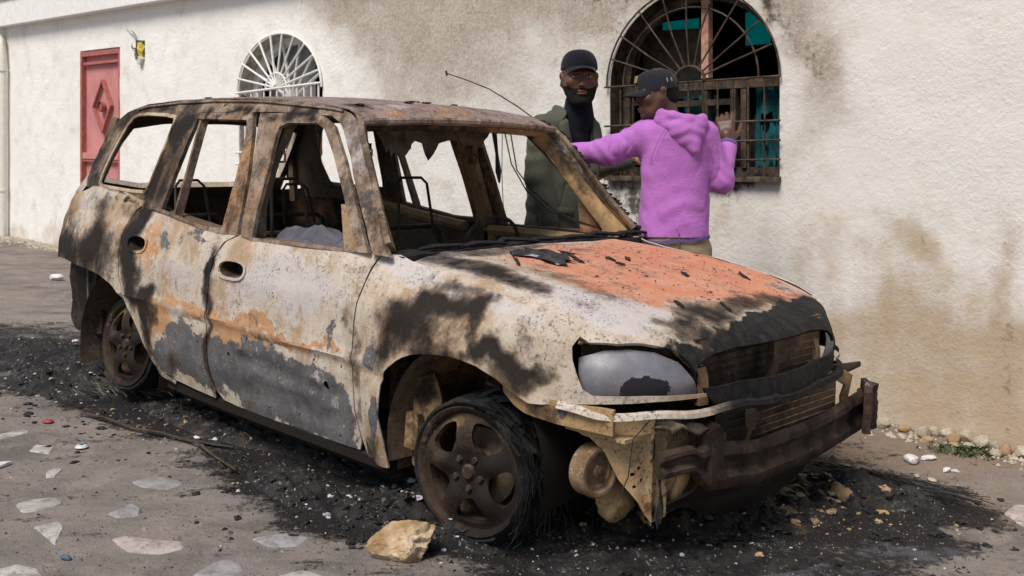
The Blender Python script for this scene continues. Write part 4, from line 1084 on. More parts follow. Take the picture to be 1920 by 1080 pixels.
# ---- bumper beam, hanging a little low
def beam_pt(t, dz=0, dx=0):
    Y = [-.76, -.50, -.44, -.15, .2, .50, .68, .76]; X = [3.06, 3.09, 3.09, 3.11, 3.12, 3.11, 3.09, 3.06]; Z = [.392, .385, .350, .310, .318, .335, .345, .345]
    return np.interp(t, Y, X), np.interp(t, Y, Z)
V = []; N = 60
for k in range(N + 1):
    y = -.635 + 1.395 * k / N; x, z = beam_pt(y)
    h = np.interp(y, [-.76, -.47, -.42, .4, .55, .66, .76], [.040, .045, .078, .076, .080, .080, .074])
    d = .006 * math.sin(y * 21) + .004 * math.sin(y * 47 + 2) - .018 * math.exp(-((y - .12) / .07) ** 2) - .012 * math.exp(-((y + .25) / .05) ** 2)
    for a, b in ((-.022, h * .9), (-.006, h), (.010, h * .78), (.012, h * .5), (-.006, h * .2), (-.006, -h * .15), (.013, -h * .45), (.012, -h * .75), (-.004, -h), (-.022, -h * .9)):
        V.append((x + a + d + .003 * n3((y * 9, a * 40, b * 30), 1), y, z + b + d * .6 + .003 * n3((y * 14, 3, b * 20), 1)))
mb = MB(); n = 10
mb.add(V, [(k * n + j, k * n + (j + 1) % n, (k + 1) * n + (j + 1) % n, (k + 1) * n + j) for k in range(N) for j in range(n)] + [tuple(reversed(range(n))), tuple(N * n + j for j in range(n))])
mb.build('bumper_beam', M_beam, car, sharp=38)
mb = MB(); mb.add([(3.06, -.43, .29), (3.11, -.42, .30), (3.11, -.33, .29), (3.06, -.31, .29), (3.05, -.42, .45), (3.095, -.415, .445), (3.10, -.36, .465), (3.05, -.33, .46)], [(0, 1, 2, 3), (4, 7, 6, 5), (0, 4, 5, 1), (1, 5, 6, 2), (2, 6, 7, 3), (3, 7, 4, 0)]); mb.build('beam_bracket', M_bumper, car, sharp=30)
# flared far end of the beam, two broken lobes
shell('beam_end', [(.60, .44), (.72, .455), (.80, .435), (.835, .39), (.82, .31), (.795, .245), (.765, .285), (.70, .275), (.60, .28)], lambda y, z: (3.17 - .45 * max(0, y - .60) + .025 * math.exp(-((y - .72) / .02) ** 2) - .02 * math.exp(-((y - .765) / .02) ** 2), y, z), cell=.016, thick=.03, mat=M_beam, parent=car, bump=.006, bfreq=18, flip=False, paint=[(3, (3.1, .68, .45), (.1, .08, .02), .5), (2, (3.1, .66, .38), (.1, .05, .05), .55)])
mb = MB(); mb.tube([(3.05, .56, .50), (3.06, .62, .47), (3.04, .63, .40), (3.06, .60, .33)], [.03, .035, .03, .03], 6, flat=.4); mb.build('headlamp_panel_end', M_ochre, car)
mb = MB(); mb.tube([(3.02, .50, .52), (3.05, .64, .515), (3.06, .72, .52)], [.02, .02, .012], 6, flat=.5); mb.build('wing_bracket', M_under, car)
# lower valance curved under the front
def val(y, z):
    return (3.085 - .15 * (abs(y) / .7) ** 2.2 - .55 * max(0, .25 - z) + .012 * math.sin(y * 11) * math.sin(z * 30) - .015 * math.exp(-((z - .20) / .012) ** 2), y, z)
VAL = [(-.36, .30), (.70, .29), (.76, .235), (.70, .17), (.55, .125), (.35, .10), (.20, .105), (.10, .095), (-.02, .11), (-.15, .105), (-.30, .14), (-.38, .18), (-.44, .19), (-.50, .165), (-.48, .23), (-.40, .27)]
shell('lower_valance', VAL, val, cell=.022, thick=.008, mat=M_valance, parent=car, bump=.005, bfreq=12, flip=False, paint=[(0, (3.05, .1, .2), (.3, .9, .3), .35), (5, (3.05, .1, .19), (.3, .6, .05), .5), (6, (3.05, .45, .262), (.2, .22, .008), .8), (2, (3.05, -.36, .2), (.2, .06, .05), .4)])
# debris hanging on the headlamp rail (torn metal shelf on the near side)
shell('torn_shelf', [(-.56, .0), (-.30, .02), (-.26, .10), (-.32, .14), (-.45, .12), (-.58, .08)], lambda y, d: (2.95 + d, y, .487 - .25 * (y + .56) * .6 - .1 * d + .01 * math.sin(y * 60)), cell=.02, thick=.006, mat=M_pillar, parent=car, bump=.008, bfreq=25, paint=[(3, (3.0, -.45, .48), (.1, .1, .1), .6), (0, (3.05, -.33, .45), (.1, .1, .1), .6)])

# ---- roof with the header over the windscreen
def roof_z(x): return float(np.interp(x, [-.6, -.48, -.284, .018, .405, .77, 1.114, 1.30, 1.40, 1.47, 1.52], [1.38, 1.463, 1.506, 1.526, 1.536, 1.532, 1.512, 1.50, 1.488, 1.462, 1.425]))
def roof(x, y):
    k = abs(y) / .58
    xx = x + .045 * (1 - k * k) * max(0, min(1, (x - 1.0) / .4))
    return (xx, y, roof_z(x) + .028 * (1 - k ** 2.2) * max(0, min(1, (1.50 - x) / .2)) - .004)
RO = [(-.58, -.50), (-.3, -.555), (.2, -.56), (1.2, -.565), (1.44, -.575), (1.505, -.60), (1.505, .60), (1.44, .575), (1.2, .565), (.2, .56), (-.3, .555), (-.58, .50)]
shell('roof', RO, roof, cell=.035, thick=.006, mat=(M_roof, M_under), parent=car, bump=.004, bfreq=7, paint=[(2, (1.45, -.2, 1.45), (.08, .5, .05), .5), (3, (1.4, -.35, 1.5), (.08, .12, .08), .55), (3, (1.3, .4, 1.5), (.1, .1, .1), .4), (0, (1.35, -.48, 1.5), (.08, .05, .1), .6), (2, (1.3, .1, 1.5), (.12, .3, .1), .3)])
for k in range(14):
    x = random.uniform(-.3, 1.35); y = random.uniform(-.55, .3); p = roof(x, y)
    s_ = random.uniform(.008, .022)
    lump('roof_scale_flake', (p[0], p[1], p[2] + .004), (s_ * 1.6, s_, .006), M_char, car, k, 1, .5)
# windscreen header underside, rolled edge and lower flange
mb = MB(); mb.tube([(1.515 + .045 * (1 - (y / .58) ** 2), y, 1.428 + .018 * (1 - (y / .58) ** 2)) for y in np.linspace(-.60, .60, 15)], [.017] * 15, 8); mb.build('windscreen_header', M_pillar, car, paint=[(2, (1.5, 0, 1.43), (.2, .7, .1), .3), (3, (1.5, -.5, 1.43), (.1, .15, .1), .5)])
mb = MB(); mb.tube([(1.46 + .04 * (1 - (y / .58) ** 2), y, 1.412 + .015 * (1 - (y / .58) ** 2)) for y in np.linspace(-.57, .57, 13)], [.028] * 13, 6, flat=1.4); mb.build('header_inner_rail', M_ochre, car, paint=[(0, (1.45, -.2, 1.42), (.1, .45, .1), .9)])
for sg in (-1, 1):
    # screen flange along each front pillar and rolled inner edge
    pts = [(1.505, .598, 1.43), (1.56, .635, 1.375), (1.68, .68, 1.225), (1.79, .725, 1.085), (1.90, .77, .96)]
    mb = MB(); mb.tube([(a - .005, sg * (b - .012), c + .010) for a, b, c in pts], [.016] * 5, 6); mb.build('windscreen_flange', M_pillar, car, paint=[(0, (1.7, 0, 1.2), (.3, 2, .05), .4)])
    mb = MB(); mb.tube([(a - .055, sg * (b - .055), c - .030) for a, b, c in pts], [.040, .040, .038, .040, .05], 8, flat=.6); mb.build('front_pillar_inner', M_ochre, car, paint=[(0, (1.52, sg * .6, 1.36), (.03, .1, .03), .6), (0, (1.66, sg * .6, 1.20), (.03, .1, .03), .55), (0, (1.80, sg * .7, 1.0), (.05, .1, .06), .8), (2, (1.6, sg * .6, 1.3), (.12, .2, .1), .45)])
    mb = MB(); mb.tube([(x, sg * .535, roof_z(x) - .028) for x in np.linspace(-.4, 1.42, 10)], [.016] * 10, 6, flat=.8); mb.build('roof_side_rail', M_under if sg < 0 else M_inner, car)
    # gutter drip edge
    mb = MB(); mb.tube([(x, sg * (-upper(x, roof_z(x) - .02)[1] + .006), roof_z(x) - .016) for x in np.linspace(-.35, 1.40, 22)], .006, 5); mb.build('gutter_edge', M_pillar, car)
for x in (.25, .95):
    mb = MB(); mb.tube([(x, y, 1.492 + .03 * (1 - (y / .55) ** 2)) for y in np.linspace(-.55, .55, 9)], .022, 6, flat=1.5); mb.build('roof_bow', M_under, car)
# hanging remains of the headlining
HL = [(-.36, 1.445), (-.355, 1.40), (-.34, 1.37), (-.32, 1.34), (-.30, 1.30), (-.285, 1.32), (-.27, 1.285), (-.25, 1.305), (-.22, 1.295), (-.19, 1.31), (-.17, 1.28), (-.15, 1.31), (-.12, 1.325), (-.09, 1.355), (-.06, 1.345), (-.04, 1.30), (-.02, 1.265), (.0, 1.31), (.03, 1.345), (.08, 1.362), (.14, 1.360), (.19, 1.352), (.21, 1.345), (.22, 1.30), (.225, 1.34), (.27, 1.34), (.33, 1.33), (.36, 1.38), (.37, 1.445)]
shell('torn_headlining', HL, lambda y, z: (1.30 + .02 * math.sin(y * 17) + .012 * math.sin(y * 41 + z * 30), y, z), cell=.016, thick=.004, mat=plain('scorched_headlining', (.115, .095, .075), .95, .1, var=.5, scale=9), parent=car, flip=False, bump=.006, bfreq=20)
# rear end
TG = [(-.66, .64), (.66, .64), (.665, 1.02), (.60, 1.28), (.535, 1.475), (-.535, 1.475), (-.60, 1.28), (-.665, 1.02)]
TW = smooth_poly([(-.61, 1.06), (.61, 1.06), (.575, 1.25), (.52, 1.452), (-.52, 1.452), (-.575, 1.25)], 1)
shell('tailgate', TG, lambda y, z: (-1.00 + max(0, z - .97) * .98 + .03 * (y / .6) ** 2, y, z), holes=[TW], cell=.05, thick=.04, mat=(M_body, M_under), parent=car, flip=True, paint=[(0, (-1, 0, .7), (.5, 1, .2), .5)])
for sg in (-1, 1):     # broad inner face of the rear pillar
    shell('rear_pillar_inner', [(-.68, .98), (-.25, .98), (-.28, 1.05), (-.36, 1.09), (-.40, 1.2), (-.39, 1.35), (-.37, 1.45), (-.60, 1.46), (-.66, 1.25)], lambda x, z: (x, -(.70 - (z - 1.0) * .33), z), cell=.05, thick=.006, mat=M_under, parent=car, mirror=sg > 0) if sg > 0 else None
    mb = MB(); mb.tube([(-.72, sg * .66, .95), (-.70, sg * .62, 1.2), (-.66, sg * .555, 1.43)], [.03, .028, .03], 6); mb.build('rear_pillar_rib', M_inner, car)
    # melted remains of the rear bumper corner and inner arch
    shell('rear_bumper_bracket', [(-1.0, .66), (-.52, .66), (-.50, .45), (-.46, .29), (-.60, .265), (-.76, .275), (-.90, .35), (-.98, .47)], lambda x, z: (x, -.72 + .12 * max(0, (-.8 - x) / .2) ** 2 + .01 * math.sin(z * 20), z), holes=[ellp(-.90, .56, .018, .022)] if sg < 0 else [], cell=.03, thick=.02, mat=M_valance, parent=car, mirror=sg > 0, bump=.006, bfreq=10)
    mb = MB(); mb.tube([(-.60, sg * -.0 + sg * .735, .655), (-.595, sg * .735, .50), (-.58, sg * .73, .36)], .008, 5); mb.build('bracket_edge', M_inner, car)
    # wheel wells
    for (cx_, cz_, rr, y1, mt, nm) in ((2.35, .28, .385, .42, M_inner, 'front_wheel_well'), (-.12, .24, .42, .45, M_under, 'rear_wheel_well')):
        V = []; N = 20
        for k in range(N + 1):
            a = -.25 + (PI + .5) * k / N
            for j, y in enumerate(np.linspace(.80, y1, 5)):
                V.append((cx_ + (rr - .01 * j) * math.cos(a), sg * y, cz_ + (rr - .01 * j) * math.sin(a)))
        F = [(k * 5 + j, k * 5 + j + 1, (k + 1) * 5 + j + 1, (k + 1) * 5 + j) for k in range(N) for j in range(4)]
        ctr = len(V); V.append((cx_, sg * y1, cz_))
        F += [(k * 5 + 4, ctr, (k + 1) * 5 + 4) for k in range(N)]
        me = bpy.data.meshes.new(nm); me.from_pydata(V, [], F)
        if nm[0] == 'f': 
            paint_mesh(me, [(2, (2.12, sg * .5, .45), (.08, .4, .12), .8), (2, (2.3, sg * .5, .55), (.12, .4, .08), .6), (0, (2.62, sg * .6, .35), (.22, .5, .45), 1.2), (0, (2.2, sg * .42, .3), (.4, .1, .3), .5), (0, (2.2, sg * .5, .5), (.03, .4, .2), .8)])
        link(nm, me, mt, car, True, 60)
for sg in (-1, 1):
    mb = MB(); mb.box((-.74, sg * .60, .47), (.60, .02, .42)); mb.build('rear_inner_panel', M_valance, car, smooth=False)
# under the near wing: strut, spring, bracket, flange plate
mb = MB(); mb.tube([(2.28, -.52, .62), (2.38, -.60, .30)], [.035, .03], 10); mb.build('strut', M_inner, car)
mb = MB(); mb.tube([(2.28 + .002 * q + .07 * math.cos(q * .7), -.52 - .0015 * q + .07 * math.sin(q * .7), .60 - .004 * q) for q in range(54)], .008, 5); mb.build('coil_spring', M_inner, car)
shell('inner_wing_panel', [(1.99, .17), (2.09, .16), (2.10, .30), (2.13, .42), (2.10, .52), (2.0, .47)], lambda u, z: (u, -.70 + .02 * math.sin(u * 30), z), cell=.02, thick=.02, mat=M_ochre, parent=car, bump=.006, bfreq=18, paint=[(0, (2.05, -.7, .45), (.06, .1, .06), .7), (0, (2.05, -.7, .2), (.06, .1, .05), .5)])
mb = MB(); mb.box((2.04, -.735, .30), (.075, .03, .13), taper=.85); mb.build('wing_mount', M_ochre, car, sharp=30, paint=[(0, (2.04, -.73, .27), (.1, .2, .1), .45)])
shell('wing_lower_plate', [(1.855, .15), (1.99, .165), (1.975, .34), (1.96, .46), (1.93, .50), (1.86, .50)], lambda u, z: (u, body(u, z)[1] - .004, z), cell=.02, thick=.006, mat=M_body, parent=car, paint=[(1, (1.93, -.8, .32), (.05, .2, .11), .9), (2, (1.93, -.8, .42), (.04, .2, .04), .6), (0, (1.9, -.8, .2), (.1, .2, .04), .6)])
# floor, firewall, cowl, dashboard beam
mb = MB(); mb.box((1.10, 0, .17), (1.75, 1.50, .05)); mb.build('floor_pan', M_under, car, smooth=False)
mb = MB(); mb.box((1.93, 0, .55), (.03, 1.50, .70)); mb.build('firewall', M_under, car, smooth=False)
shell('cowl', [(1.84, -.74), (1.96, -.735), (1.945, -.4), (1.94, 0), (1.945, .4), (1.96, .735), (1.84, .76)], lambda x, y: (x, y, .943 - .012 * (abs(y) / .7) ** 2 + .012 * n3((x * 2, y, 0), 7)), cell=.025, thick=.03, mat=M_black, parent=car, bump=.008, bfreq=14)
for k in range(7):
    y = -.62 + k * .2
    mb = MB(); mb.tube([(1.91 + .02 * math.sin(k), y, .946), (1.89 + .02 * math.sin(k * 2), y + .10, .950 + .004 * (k % 3)), (1.92 + .01 * math.sin(k * 3), y + .21, .952), (1.90, y + .30, .944)], [.006, .011, .009, .004], 7, flat=1.6); mb.build('melted_wiper_remains', M_black, car)
mb = MB(); mb.tube([(1.58, -.70, .86), (1.56, 0, .87), (1.58, .70, .86)], .03, 8); mb.build('dashboard_beam', M_inner, car)
mb = MB(); mb.tube([(1.56, .2, .86), (1.50, .18, .75), (1.55, .17, .5)], .02, 6); mb.build('dashboard_bracket', M_inner, car)
mb = MB(); mb.tube([(1.35 + .02 * math.sin(a), .35 + .18 * math.cos(a), .88 + .12 * math.sin(a)) for a in [2 * PI * k / 20 for k in range(20)]], .010, 6, closed=True); mb.tube([(1.35, .35, .88), (1.56, .35, .82)], .014, 6); mb.build('steering_wheel_ring', M_seat, car)
# ash heap inside the front door window
def heap(name, c, rx, ry, h, mat, par, seed=1):
    V = []; F = []; n = 26
    for j in range(n + 1):
        for i in range(n + 1):
            x = -1 + 2 * i / n; y = -1 + 2 * j / n
            r = math.hypot(x, y)
            z = h * max(0, 1 - r * r) ** .7 * (1 + .5 * n3((x * 2, y * 2, seed), 1) + .2 * n3((x, y, seed), 6))
            V.append((c[0] + rx * x, c[1] + ry * y, c[2] + z))
    F = [(j * (n + 1) + i, j * (n + 1) + i + 1, (j + 1) * (n + 1) + i + 1, (j + 1) * (n + 1) + i) for j in range(n) for i in range(n)]
    me = bpy.data.meshes.new(name); me.from_pydata(V, [], F)
    return link(name, me, mat, par, True, 180)
heap('ash_heap', (1.30, -.58, .80), .46, .20, .165, M_ashgrey, car)
heap('ash_heap', (1.0, .1, .25), .8, .6, .35, M_under, car, 3)
heap('ash_heap', (-.2, 0, .25), .7, .6, .45, M_under, car, 4)
# ---- seats: burnt tube frames
def hoop(par, x, y0, y1, z0, z1, lean=.12, r=.010):
    m = MB(); c = .03
    m.tube([(x, y0 - .02, z0), (x - lean * .8, y0, z1 - c), (x - lean, y0 + c, z1), (x - lean, y1 - c, z1), (x - lean * .8, y1, z1 - c), (x, y1 + .02, z0)], r, 7); return m.build('seat_back_tube', M_seat, par)
for (x, y, zt, wd, nm) in ((-.30, -.29, 1.10, .17, 0), (.80, -.42, 1.16, .17, 0), (.80, .36, 1.16, .20, 0), (-.15, .30, 1.08, .17, 0)):
    st = empty('seat_frame', (x, y, 0)); st.parent = car
    hoop(st, 0, -wd / 2, wd / 2, .86, zt, .06, .008)
    hoop(st, .02, -.22, .22, .35, .90, .12, .014)
    m = MB(); m.tube([(.05, -.22, .38), (.45, -.22, .36), (.47, .22, .36), (.05, .22, .38)], .014, 7, closed=True); m.build('seat_base_tube', M_seat, st)
    for q in range(4):
        m = MB(); m.tube([(.08 + .1 * q, -.21, .37), (.09 + .1 * q, 0, .355), (.08 + .1 * q, .21, .37)], .005, 5); m.build('seat_spring', M_seat, st)
    m = MB(); m.tube([(-.03, -.2, .72), (-.02, 0, .70), (-.03, .2, .72)], .008, 5); m.build('seat_cross_wire', M_seat, st)
# aerial, cables by the far pillar
mb = MB(); mb.tube([(1.40, .62, 1.46), (1.22, .64, 1.545), (1.0, .66, 1.635), (.80, .675, 1.69), (.645, .68, 1.727)], .0032, 6); mb.build('aerial', plain('black_aerial', (.02, .02, .02), .5), car)
mb = MB(); mb.tube([(.650, .68, 1.715), (.640, .68, 1.740)], .006, 6); mb.build('aerial_tip', M_wire, car)
for k in range(40):
    if random.random() < .25: continue
    f = k / 39; px_ = [1.46, 1.56, 1.68, 1.79, 1.90]; xx = 1.46 + .46 * f
    lump('charred_pillar_trim', (xx - .012, float(np.interp(xx, px_, [.590, .640, .690, .735, .778])) + random.uniform(-.004, .004), float(np.interp(xx, px_, [1.455, 1.390, 1.240, 1.100, .965])) + .008), (random.uniform(.012, .03), random.uniform(.006, .012), random.uniform(.005, .012)), M_black, car, k, 2, .7)
for k, (dx, dy) in enumerate(((0, 0), (.04, .02))):
    mb = MB(); mb.tube([(1.18 + dx, .60, 1.40), (1.22 + dx, .61, 1.25 - .03 * k), (1.30 + dx, .64, 1.12), (1.45 + dx, .66, 1.02), (1.60 + dx, .68, .98), (1.80, .70, .95)], .0035, 5); mb.build('hanging_cable', M_wire, car)
mb = MB(); mb.tube([(1.16, .60, 1.40), (1.165, .60, 1.2), (1.17, .61, 1.05), (1.18, .62, .93)], .002, 4); mb.build('hanging_cable', M_wire, car)
mb = MB(); mb.tube([(1.10, .60, 1.42), (1.12, .605, 1.30), (1.13, .61, 1.21), (1.14, .61, 1.15)], [.018, .010, .020, .006], 6, flat=.5); mb.build('melted_grab_handle', M_ashgrey, car)

# ---- wheels
def wheel(loc, rz, rx, flat_ring=True, seedk=0, wires=0, par=car):
    w = empty('wheel', loc, (rx, 0, rz)); w.parent = par      # wheel plane x-z, outer face towards -y
    RX = Matrix.Rotation(PI / 2, 4, 'X')     # lathe axis z -> -y
    m = MB(); m.lathe([(.205, -.005), (.219, .002), (.223, .010), (.219, .016), (.208, .012), (.199, .004), (.196, -.02), (.190, -.05), (.186, -.10), (.190, -.15), (.200, -.165), (.222, -.175), (.222, -.18), (.196, -.17), (.182, -.15), (.180, -.05), (.19, -.02)], 56, RX); rim = m.build('rim', M_wheel, w, sharp=50, paint=[(3, (-.18, 0, .06), (.03, .1, .12), .45), (6, (-.19, 0, -.05), (.03, .1, .10), .4), (0, (.1, 0, 0), (.2, .1, .3), .6)])
    # five broad spokes: dished disc with five windows
    hs = []
    for k in range(5):
        a = PI / 2 + 2 * PI * k / 5 + 2 * PI / 10 + .10
        hw = .40
        pts = []
        for (rr, da) in ((.093, -.20), (.086, 0), (.093, .20), (.125, .36), (.160, .42), (.177, .36), (.183, 0), (.177, -.36), (.160, -.42), (.125, -.36)):
            pts.append((rr * math.cos(a + da), rr * math.sin(a + da)))
        hs.append(smooth_poly(pts, 1))
    def disc(u, v):
        r = math.hypot(u, v); a = math.atan2(v, u)
        ph = (a - PI / 2 - .10) * 5
        crown = .5 + .5 * math.cos(ph)
        d = -.030 + .030 * min(1, (r / .19)) ** 2 - .016 * crown * math.exp(-((r - .12) / .05) ** 2)
        d += .018 * math.exp(-(r / .055) ** 4)
        d += .008 * (1 - crown) * min(1, r / .08)
        if r < .085: d += .006 * math.exp(-((r - .066) / .012) ** 2)
        return (u, d, v)
    shell('spokes', [(.198 * math.cos(a), .198 * math.sin(a)) for a in [2 * PI * k / 56 for k in range(56)]], disc, holes=hs, cell=.012, thick=.022, mat=M_wheel, parent=w, paint=[(6, (-.085, 0, .11), (.022, .1, .05), .8), (3, (-.09, 0, .12), (.012, .1, .03), .45), (6, (-.12, 0, -.03), (.03, .1, .015), .5), (0, (.06, 0, -.05), (.16, .1, .14), .9)], sharp=60, flip=False)
    m = MB(); m.lathe([(.0, .012), (.020, .012), (.026, .004), (.030, -.006), (.034, -.012)], 20, Matrix.Translation((0, -.012, 0)) @ RX); m.build('hub_cap', M_wheel, w)
    for k in range(5):
        a = PI / 2 + 2 * PI * k / 5 + .7
        m = MB(); m.lathe([(0, .022), (.009, .022), (.012, .016), (.012, -.01)], 6, Matrix.Translation((.054 * math.cos(a), -.004, .054 * math.sin(a))) @ RX); m.build('wheel_nut', M_wheel, w, sharp=30)
    # brake disc and hub behind
    m = MB(); m.lathe([(0, -.05), (.06, -.05), (.065, -.07), (.135, -.07), (.135, -.09), (0, -.09)], 32, RX); m.build('brake_disc', M_inner, w)
    m = MB(); m.lathe([(.178, -.03), (.176, -.16), (.05, -.165), (0, -.165)], 32, RX); m.build('wheel_back', M_under, w)
    # burnt tyre: bead ring with ragged outer edge
    prof = [(.222, .004), (.234, .012), (.244, .004), (.246, -.012), (.240, -.028), (.226, -.02)]
    V = []; n = 72
    for i, (r, h) in enumerate(prof):
        for k in range(n):
            a = 2 * PI * k / n
            q = (math.cos(a), math.sin(a), i * .3 + seedk)
            rr = r + .004 * n3(q, 4) * (i > 0)
            V.append((rr * math.cos(a), -h - .004 * n3(q, 6), rr * math.sin(a)))
    m = MB(); np_ = len(prof)
    m.add(V, [(i * n + k, i * n + (k + 1) % n, ((i + 1) % np_) * n + (k + 1) % n, ((i + 1) % np_) * n + k) for i in range(np_) for k in range(n)]); m.build('burnt_tyre_bead', M_black, w)
    m = MB(); m.lathe([(.243, .0), (.247, -.05), (.246, -.12), (.24, -.17), (.225, -.175), (.222, -.01)], 48, RX); m.build('burnt_tyre_carcass', M_black, w)
    return w
random.seed(21)
wf = wheel((2.405, -.800, .250), R(9), R(2))
wr = wheel((-.050, -.780, .305), R(5), R(-5), seedk=5); wr.scale = (.94, .94, .94)
wheel((2.405, .66, .255), R(189), 0); wheel((-.045, .70, .27), R(180), 0)
# steel cords of the front tyre, peeled back
m = MB(); rnd = random.Random(4)
for k in range(130):
    a0 = rnd.uniform(-.35, 1.9); y = rnd.uniform(-.84, -.60); r0 = rnd.uniform(.238, .262)
    da = rnd.uniform(.25, .8) * (-1); fr = rnd.uniform(0, 1) ** 4 * .6
    P_ = []
    for q in range(6):
        f = q / 5; a = a0 + da * f; r = r0 + fr * .10 * f * f + .004 * math.sin(q * 2 + k)
        x, z = 2.415 + r * math.cos(a), .252 + r * math.sin(a)
        P_.append((x, y + .02 * math.sin(q + k) * f + .05 * fr * f, max(.03, z - fr * .05 * f * f)))
    m.tube(P_, rnd.uniform(.0008, .0017), 3)
tag(m.build('tyre_cords', M_cord, wf.parent, smooth=False), kind='stuff')
# crumpled burnt tread hanging behind the rim
V = []; n1, n2 = 44, 10
for i in range(n1 + 1):
    a = -1.1 + 3.1 * i / n1
    for j in range(n2 + 1):
        y = -.805 + .20 * j / n2
        r = .237 + .016 * abs(n3((a * 3, y * 9, 1), 1)) + .012 * n3((a * 9, y * 25, 4), 1) - .02 * (abs(j / n2 - .5) * 2) ** 3
        V.append((2.412 + r * math.cos(a), y + .01 * n3((a * 4, j, 2), 1), max(.01, .25 + r * math.sin(a))))
me = bpy.data.meshes.new('burnt_tread'); me.from_pydata(V, [], [(i * (n2 + 1) + j, i * (n2 + 1) + j + 1, (i + 1) * (n2 + 1) + j + 1, (i + 1) * (n2 + 1) + j) for i in range(n1) for j in range(n2)])
link('burnt_tread', me, plain('charred_tread', (.016, .015, .015), .7, .4, var=.7, bump=1.0, bscale=70), car, True, 180)
m = MB()
for k in range(24):
    a = rnd.uniform(.6, 1.6); r0 = rnd.uniform(.235, .265); y = rnd.uniform(-.84, -.62)
    x, z = 2.405 + r0 * math.cos(a), .25 + r0 * math.sin(a)
    t0 = a - PI / 2
    L = rnd.uniform(.03, .12)
    m.tube([(x, y, z), (x + L * math.cos(t0 + rnd.uniform(-.5, .5)), y + rnd.uniform(-.02, .02), z + L * math.sin(t0 + rnd.uniform(-.5, .5)) + .01)], rnd.uniform(.003, .010), 4)
tag(m.build('tyre_shreds', M_black, car, smooth=False), kind='stuff')
# axle, exhaust, hanging bits below the sill
mb = MB(); mb.tube([(2.40, -.66, .24), (2.40, .6, .24)], .03, 8); mb.build('front_axle', M_under, car)
mb = MB(); mb.tube([(-.05, -.66, .28), (-.05, .6, .27)], .035, 8); mb.build('rear_axle', M_under, car)
mb = MB(); mb.tube([(2.2, -.2, .10), (1.2, -.25, .10), (.2, -.2, .12), (-.8, -.3, .22)], .03, 8); mb.build('exhaust_pipe', M_under, car)

# charred scraps lying on the bonnet: flakes of the screen seal and a folded sheet
def flake(x, y, lx, ly, rz, mat=M_char, seed=0, h=.006, name='charred_flake', n=9):
    rd = random.Random(seed)
    pts = []
    for k in range(n):
        a = 2 * PI * k / n; r = rd.uniform(.45, 1.15)
        px, py = lx * r * math.cos(a), ly * r * math.sin(a)
        pts.append((x + px * math.cos(rz) - py * math.sin(rz), y + px * math.sin(rz) + py * math.cos(rz)))
    V = []
    for dz in (0, h):
        for i, (a, b) in enumerate(pts):
            z = hz(a, b); V.append((a, b, z + .001 + dz * (1 + rd.uniform(0, .9)) if dz else z - .002))
    V.append((x, y, hz(x, y) + h * 1.6))
    m = MB(); m.add(V, [(i, (i + 1) % n, n + (i + 1) % n, n + i) for i in range(n)] + [(n + i, n + (i + 1) % n, 2 * n) for i in range(n)])
    return m.build(name, mat, None)
def hz(x, y):
    s = 0.0
    lo, hi = 0.0, 1.25
    for _ in range(24):
        mid = (lo + hi) / 2
        if hood(mid, y)[0] < x: lo = mid
        else: hi = mid
    return hood(lo, y)[2]
CARM = Matrix.LocRotScale(Vector(car.location), car.rotation_euler, None)
FL = [(2.175, -.06, .035, .014, .2, 'smallest of the black flakes just below the screen, right of the crumpled sheet'),
      (2.28, -.13, .095, .013, -.55, 'long thin black flake in the middle of the upper bonnet'),
      (2.33, .02, .045, .015, -.5, 'black flake uppermost behind the long thin one'),
      (2.36, .10, .045, .010, -.7, 'slim black flake beyond the uppermost one, towards the far edge'),
      (2.42, -.02, .030, .012, 0, 'stubby black flake at the front end of the long thin one'),
      (2.85, -.25, .035, .010, -.5, 'black flake lying nearest the sooty front edge of the bonnet'),
      (2.93, -.08, .040, .009, -.5, 'black flake at the edge of the soot, centre of the bonnet'),
      (2.62, .12, .045, .014, -.6, 'black flake in the middle of the orange paint'),
      (2.70, .42, .050, .014, -.6, 'black flake on the far right part of the orange paint'),
      (2.12, -.32, .115, .004, -.7, 'hair thin black strip left of the crumpled sheet'),
      (2.22, -.40, .085, .008, -.7, 'pointed dark strip below the crumpled sheet')]
for i, (x, y, a, b, r, lb) in enumerate(FL):
    o = flake(x, y, a, b, r, seed=i, h=.004, n=13)
    o.matrix_world = CARM
    tag(o, lb, 'flake', 'charred flakes on the bonnet')
rd = random.Random(8)
m = MB()
for k in range(420):
    x = rd.uniform(2.0, 2.98); y = rd.gauss(.05, .33)
    if abs(y) > .68: continue
    z = hz(x, y) + .001; s_ = rd.uniform(.002, .006) * (3 if rd.random() < .04 else 1)
    a = rd.uniform(0, 6)
    m.add([(x + s_ * math.cos(a), y + s_ * math.sin(a), z), (x + s_ * .6 * math.cos(a + 2), y + s_ * .6 * math.sin(a + 2), z), (x + s_ * math.cos(a + 4), y + s_ * .8 * math.sin(a + 4), z), (x, y, z + min(.003, s_ * .5))], [(0, 1, 3), (1, 2, 3), (2, 0, 3)])
o = m.build('charred_crumbs', M_char, None, smooth=False); o.matrix_world = CARM
tag(o, 'black charred crumbs sprinkled over the bonnet', 'crumbs', kind='stuff')
